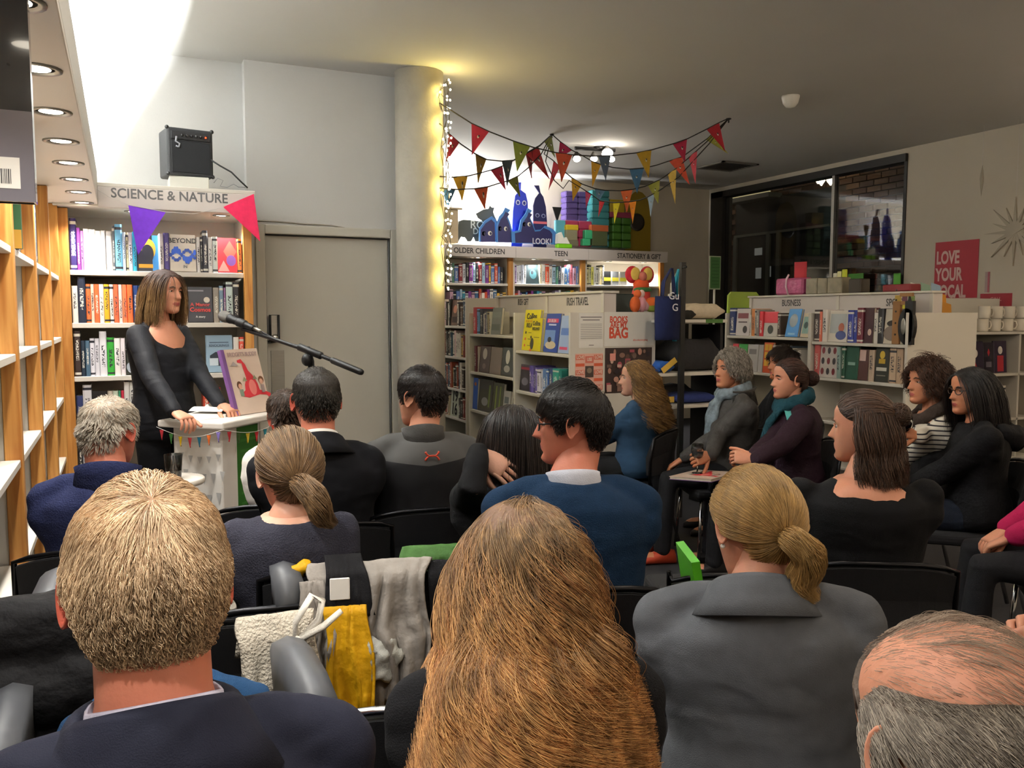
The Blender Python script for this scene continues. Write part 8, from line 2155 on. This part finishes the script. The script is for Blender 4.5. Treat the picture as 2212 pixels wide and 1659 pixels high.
# empty chair with a green folder
C5 = chair(xy(1560, 1180, 2.62), 20, 'empty black chair with a green folder on its seat', zback=.60)
p0, p1 = atD(1505, 1270, 2.5), atD(1498, 1148, 2.5)
o = MB().box(-.012, .012, -.1, .12, 0, p1.z - p0.z + .01).build('green_folder', mat('lime_card', '#4fa81e', .45)); o.location = (p0.x, p0.y, FZ + .456 * KM); o.rotation_euler = (0, R(-14), R(-20)); tag(o, 'bright green folder standing on an empty chair seat', 'folder')
o.rotation_euler = (0, R(-9), R(-24))
MB().box(.0125, .0135, -.1, -.06, 0, .15).build('dark_edge', flat('#2f7a1c'), o)
# picture book on the lap of the grey haired woman, and wine glasses
def wine_glass(p, label, sc=1.0):
    t = thing('wine_glass', label, 'glass', tuple(p)); t.scale = (KM * sc,) * 3
    MB().lathe([(.03, 0), (.031, .002), (.005, .006), (.004, .07), (.012, .078), (.032, .10), (.036, .13), (.031, .165), (.0298, .165), (.034, .13), (.03, .101), (.01, .081), (.001, .08)], 22).build('glass_bowl', M_GLASS, t)
    MB().lathe([(.001, .082), (.01, .083), (.029, .102), (.0325, .122), (.001, .122)], 20).build('wine', mat('red_wine', '#2a0610', .1, noise=0), t)
    return t
hw = F13.root.matrix_basis @ F13.wr[1]
wine_glass(hw - _Rv * .075 - _Fv * .03 + Vector((0, 0, -.085)), 'wine glass of dark wine held by the grey-haired woman')
hw = F17.root.matrix_basis @ F17.wr[1]
wine_glass(hw - _Rv * .07 - _Fv * .02 + Vector((0, 0, -.04)), 'wine glass held by the woman in striped top')
pl = atD(1520, 1030, 4.0)
lb2 = thing('picture_book', 'cream picture book with red dragon lying on the grey-haired woman\'s lap', 'book', (pl.x, pl.y, pl.z), R(-68)); lb2.scale = (KM,) * 3
o = MB().box(-.13, .13, -.14, .14, .0, .012).build('page_block', M_PAGES, lb2); o = MB().box(-.133, .133, -.143, .143, .012, .015).build('front_cover', mat('cover_cream'), lb2); MB().box(-.133, .133, -.143, .143, -.003, 0).build('back_cover', mat('spine_purple'), lb2)
print_on(o, [(k, x - .12, y - .13, w, h, c) for k, x, y, w, h, c in dragon], Matrix.Translation((0, 0, .0152)), 'dragon_print')
lb2.rotation_euler[1] = R(-4)
# small table with a water glass behind the lectern
tp = atZ(375, 1032, .83)
st2 = thing('side_table', 'small round white table at the foot of the lectern', 'table', (tp.x, tp.y, FZ))
MB().lathe([(.11, .585), (.115, .59), (.115, .605), (.11, .61)], 28).build('table_top', M_SHELF, st2); MB().lathe([(.012, .02), (.012, .585)], 12).build('table_leg', M_CHROME, st2); MB().lathe([(.09, 0), (.09, .012), (.02, .02)], 20).build('table_foot', M_CHROME, st2)
wg = thing('water_glass', 'clear water glass on the small table by the lectern', 'glass', (tp.x, tp.y - .02, FZ + .6105))
MB().lathe([(.026, 0), (.028, .001), (.034, .095), (.0322, .095), (.027, .008), (.001, .007)], 22).build('tumbler', M_GLASS, wg); MB().lathe([(.001, .0075), (.0268, .0085), (.029, .05), (.001, .05)], 20).build('water', mat('water', '#ffffff', .02, noise=0, trans=1, ior=1.33), wg)
# patterned scarf beyond the balding man
sc_ = fabric('flower_scarf', '#5a5a50', .9, .3, 60, noise=.6)
C6 = chair(xy(2150, 1420, 1.25), 30, 'black chair holding the flowered scarf beside the balding man', zback=.82)
g = MB(); g.capsule([(-.12, -.2, .83), (0, -.22, .85), (.14, -.2, .83)], [.04, .045, .04], 12); g.capsule([(.05, -.22, .82), (.09, -.26, .74), (.1, -.26, .66)], [.04, .04, .03], 12)
o = garment('flowered_scarf', g, sc_, None, .009, .03, .04, 2); o.matrix_world = C6.matrix_basis.copy(); tag(o, 'flowered grey and pink scarf bundled over a chair at the right', 'scarf')
nt = sc_.node_tree; vo = nt.nodes.new('ShaderNodeTexVoronoi'); vo.inputs['Scale'].default_value = 28; tcx = nt.nodes.new('ShaderNodeTexCoord'); nt.links.new(tcx.outputs['Object'], vo.inputs['Vector'])
cr = nt.nodes.new('ShaderNodeValToRGB'); cr.color_ramp.interpolation = 'CONSTANT'; nt.links.new(vo.outputs['Color'], cr.inputs[0])
for i, (ps, c) in enumerate(((0, '#4d4d44'), (.3, '#8a8a7c'), (.5, '#a83c58'), (.62, '#3c4a3a'), (.8, '#6d6a62'))):
    e = cr.color_ramp.elements[i] if i < 2 else cr.color_ramp.elements.new(ps); e.position = ps; e.color = hexc(c)
nt.links.new(cr.outputs[0], nt.nodes['Principled BSDF'].inputs['Base Color'])
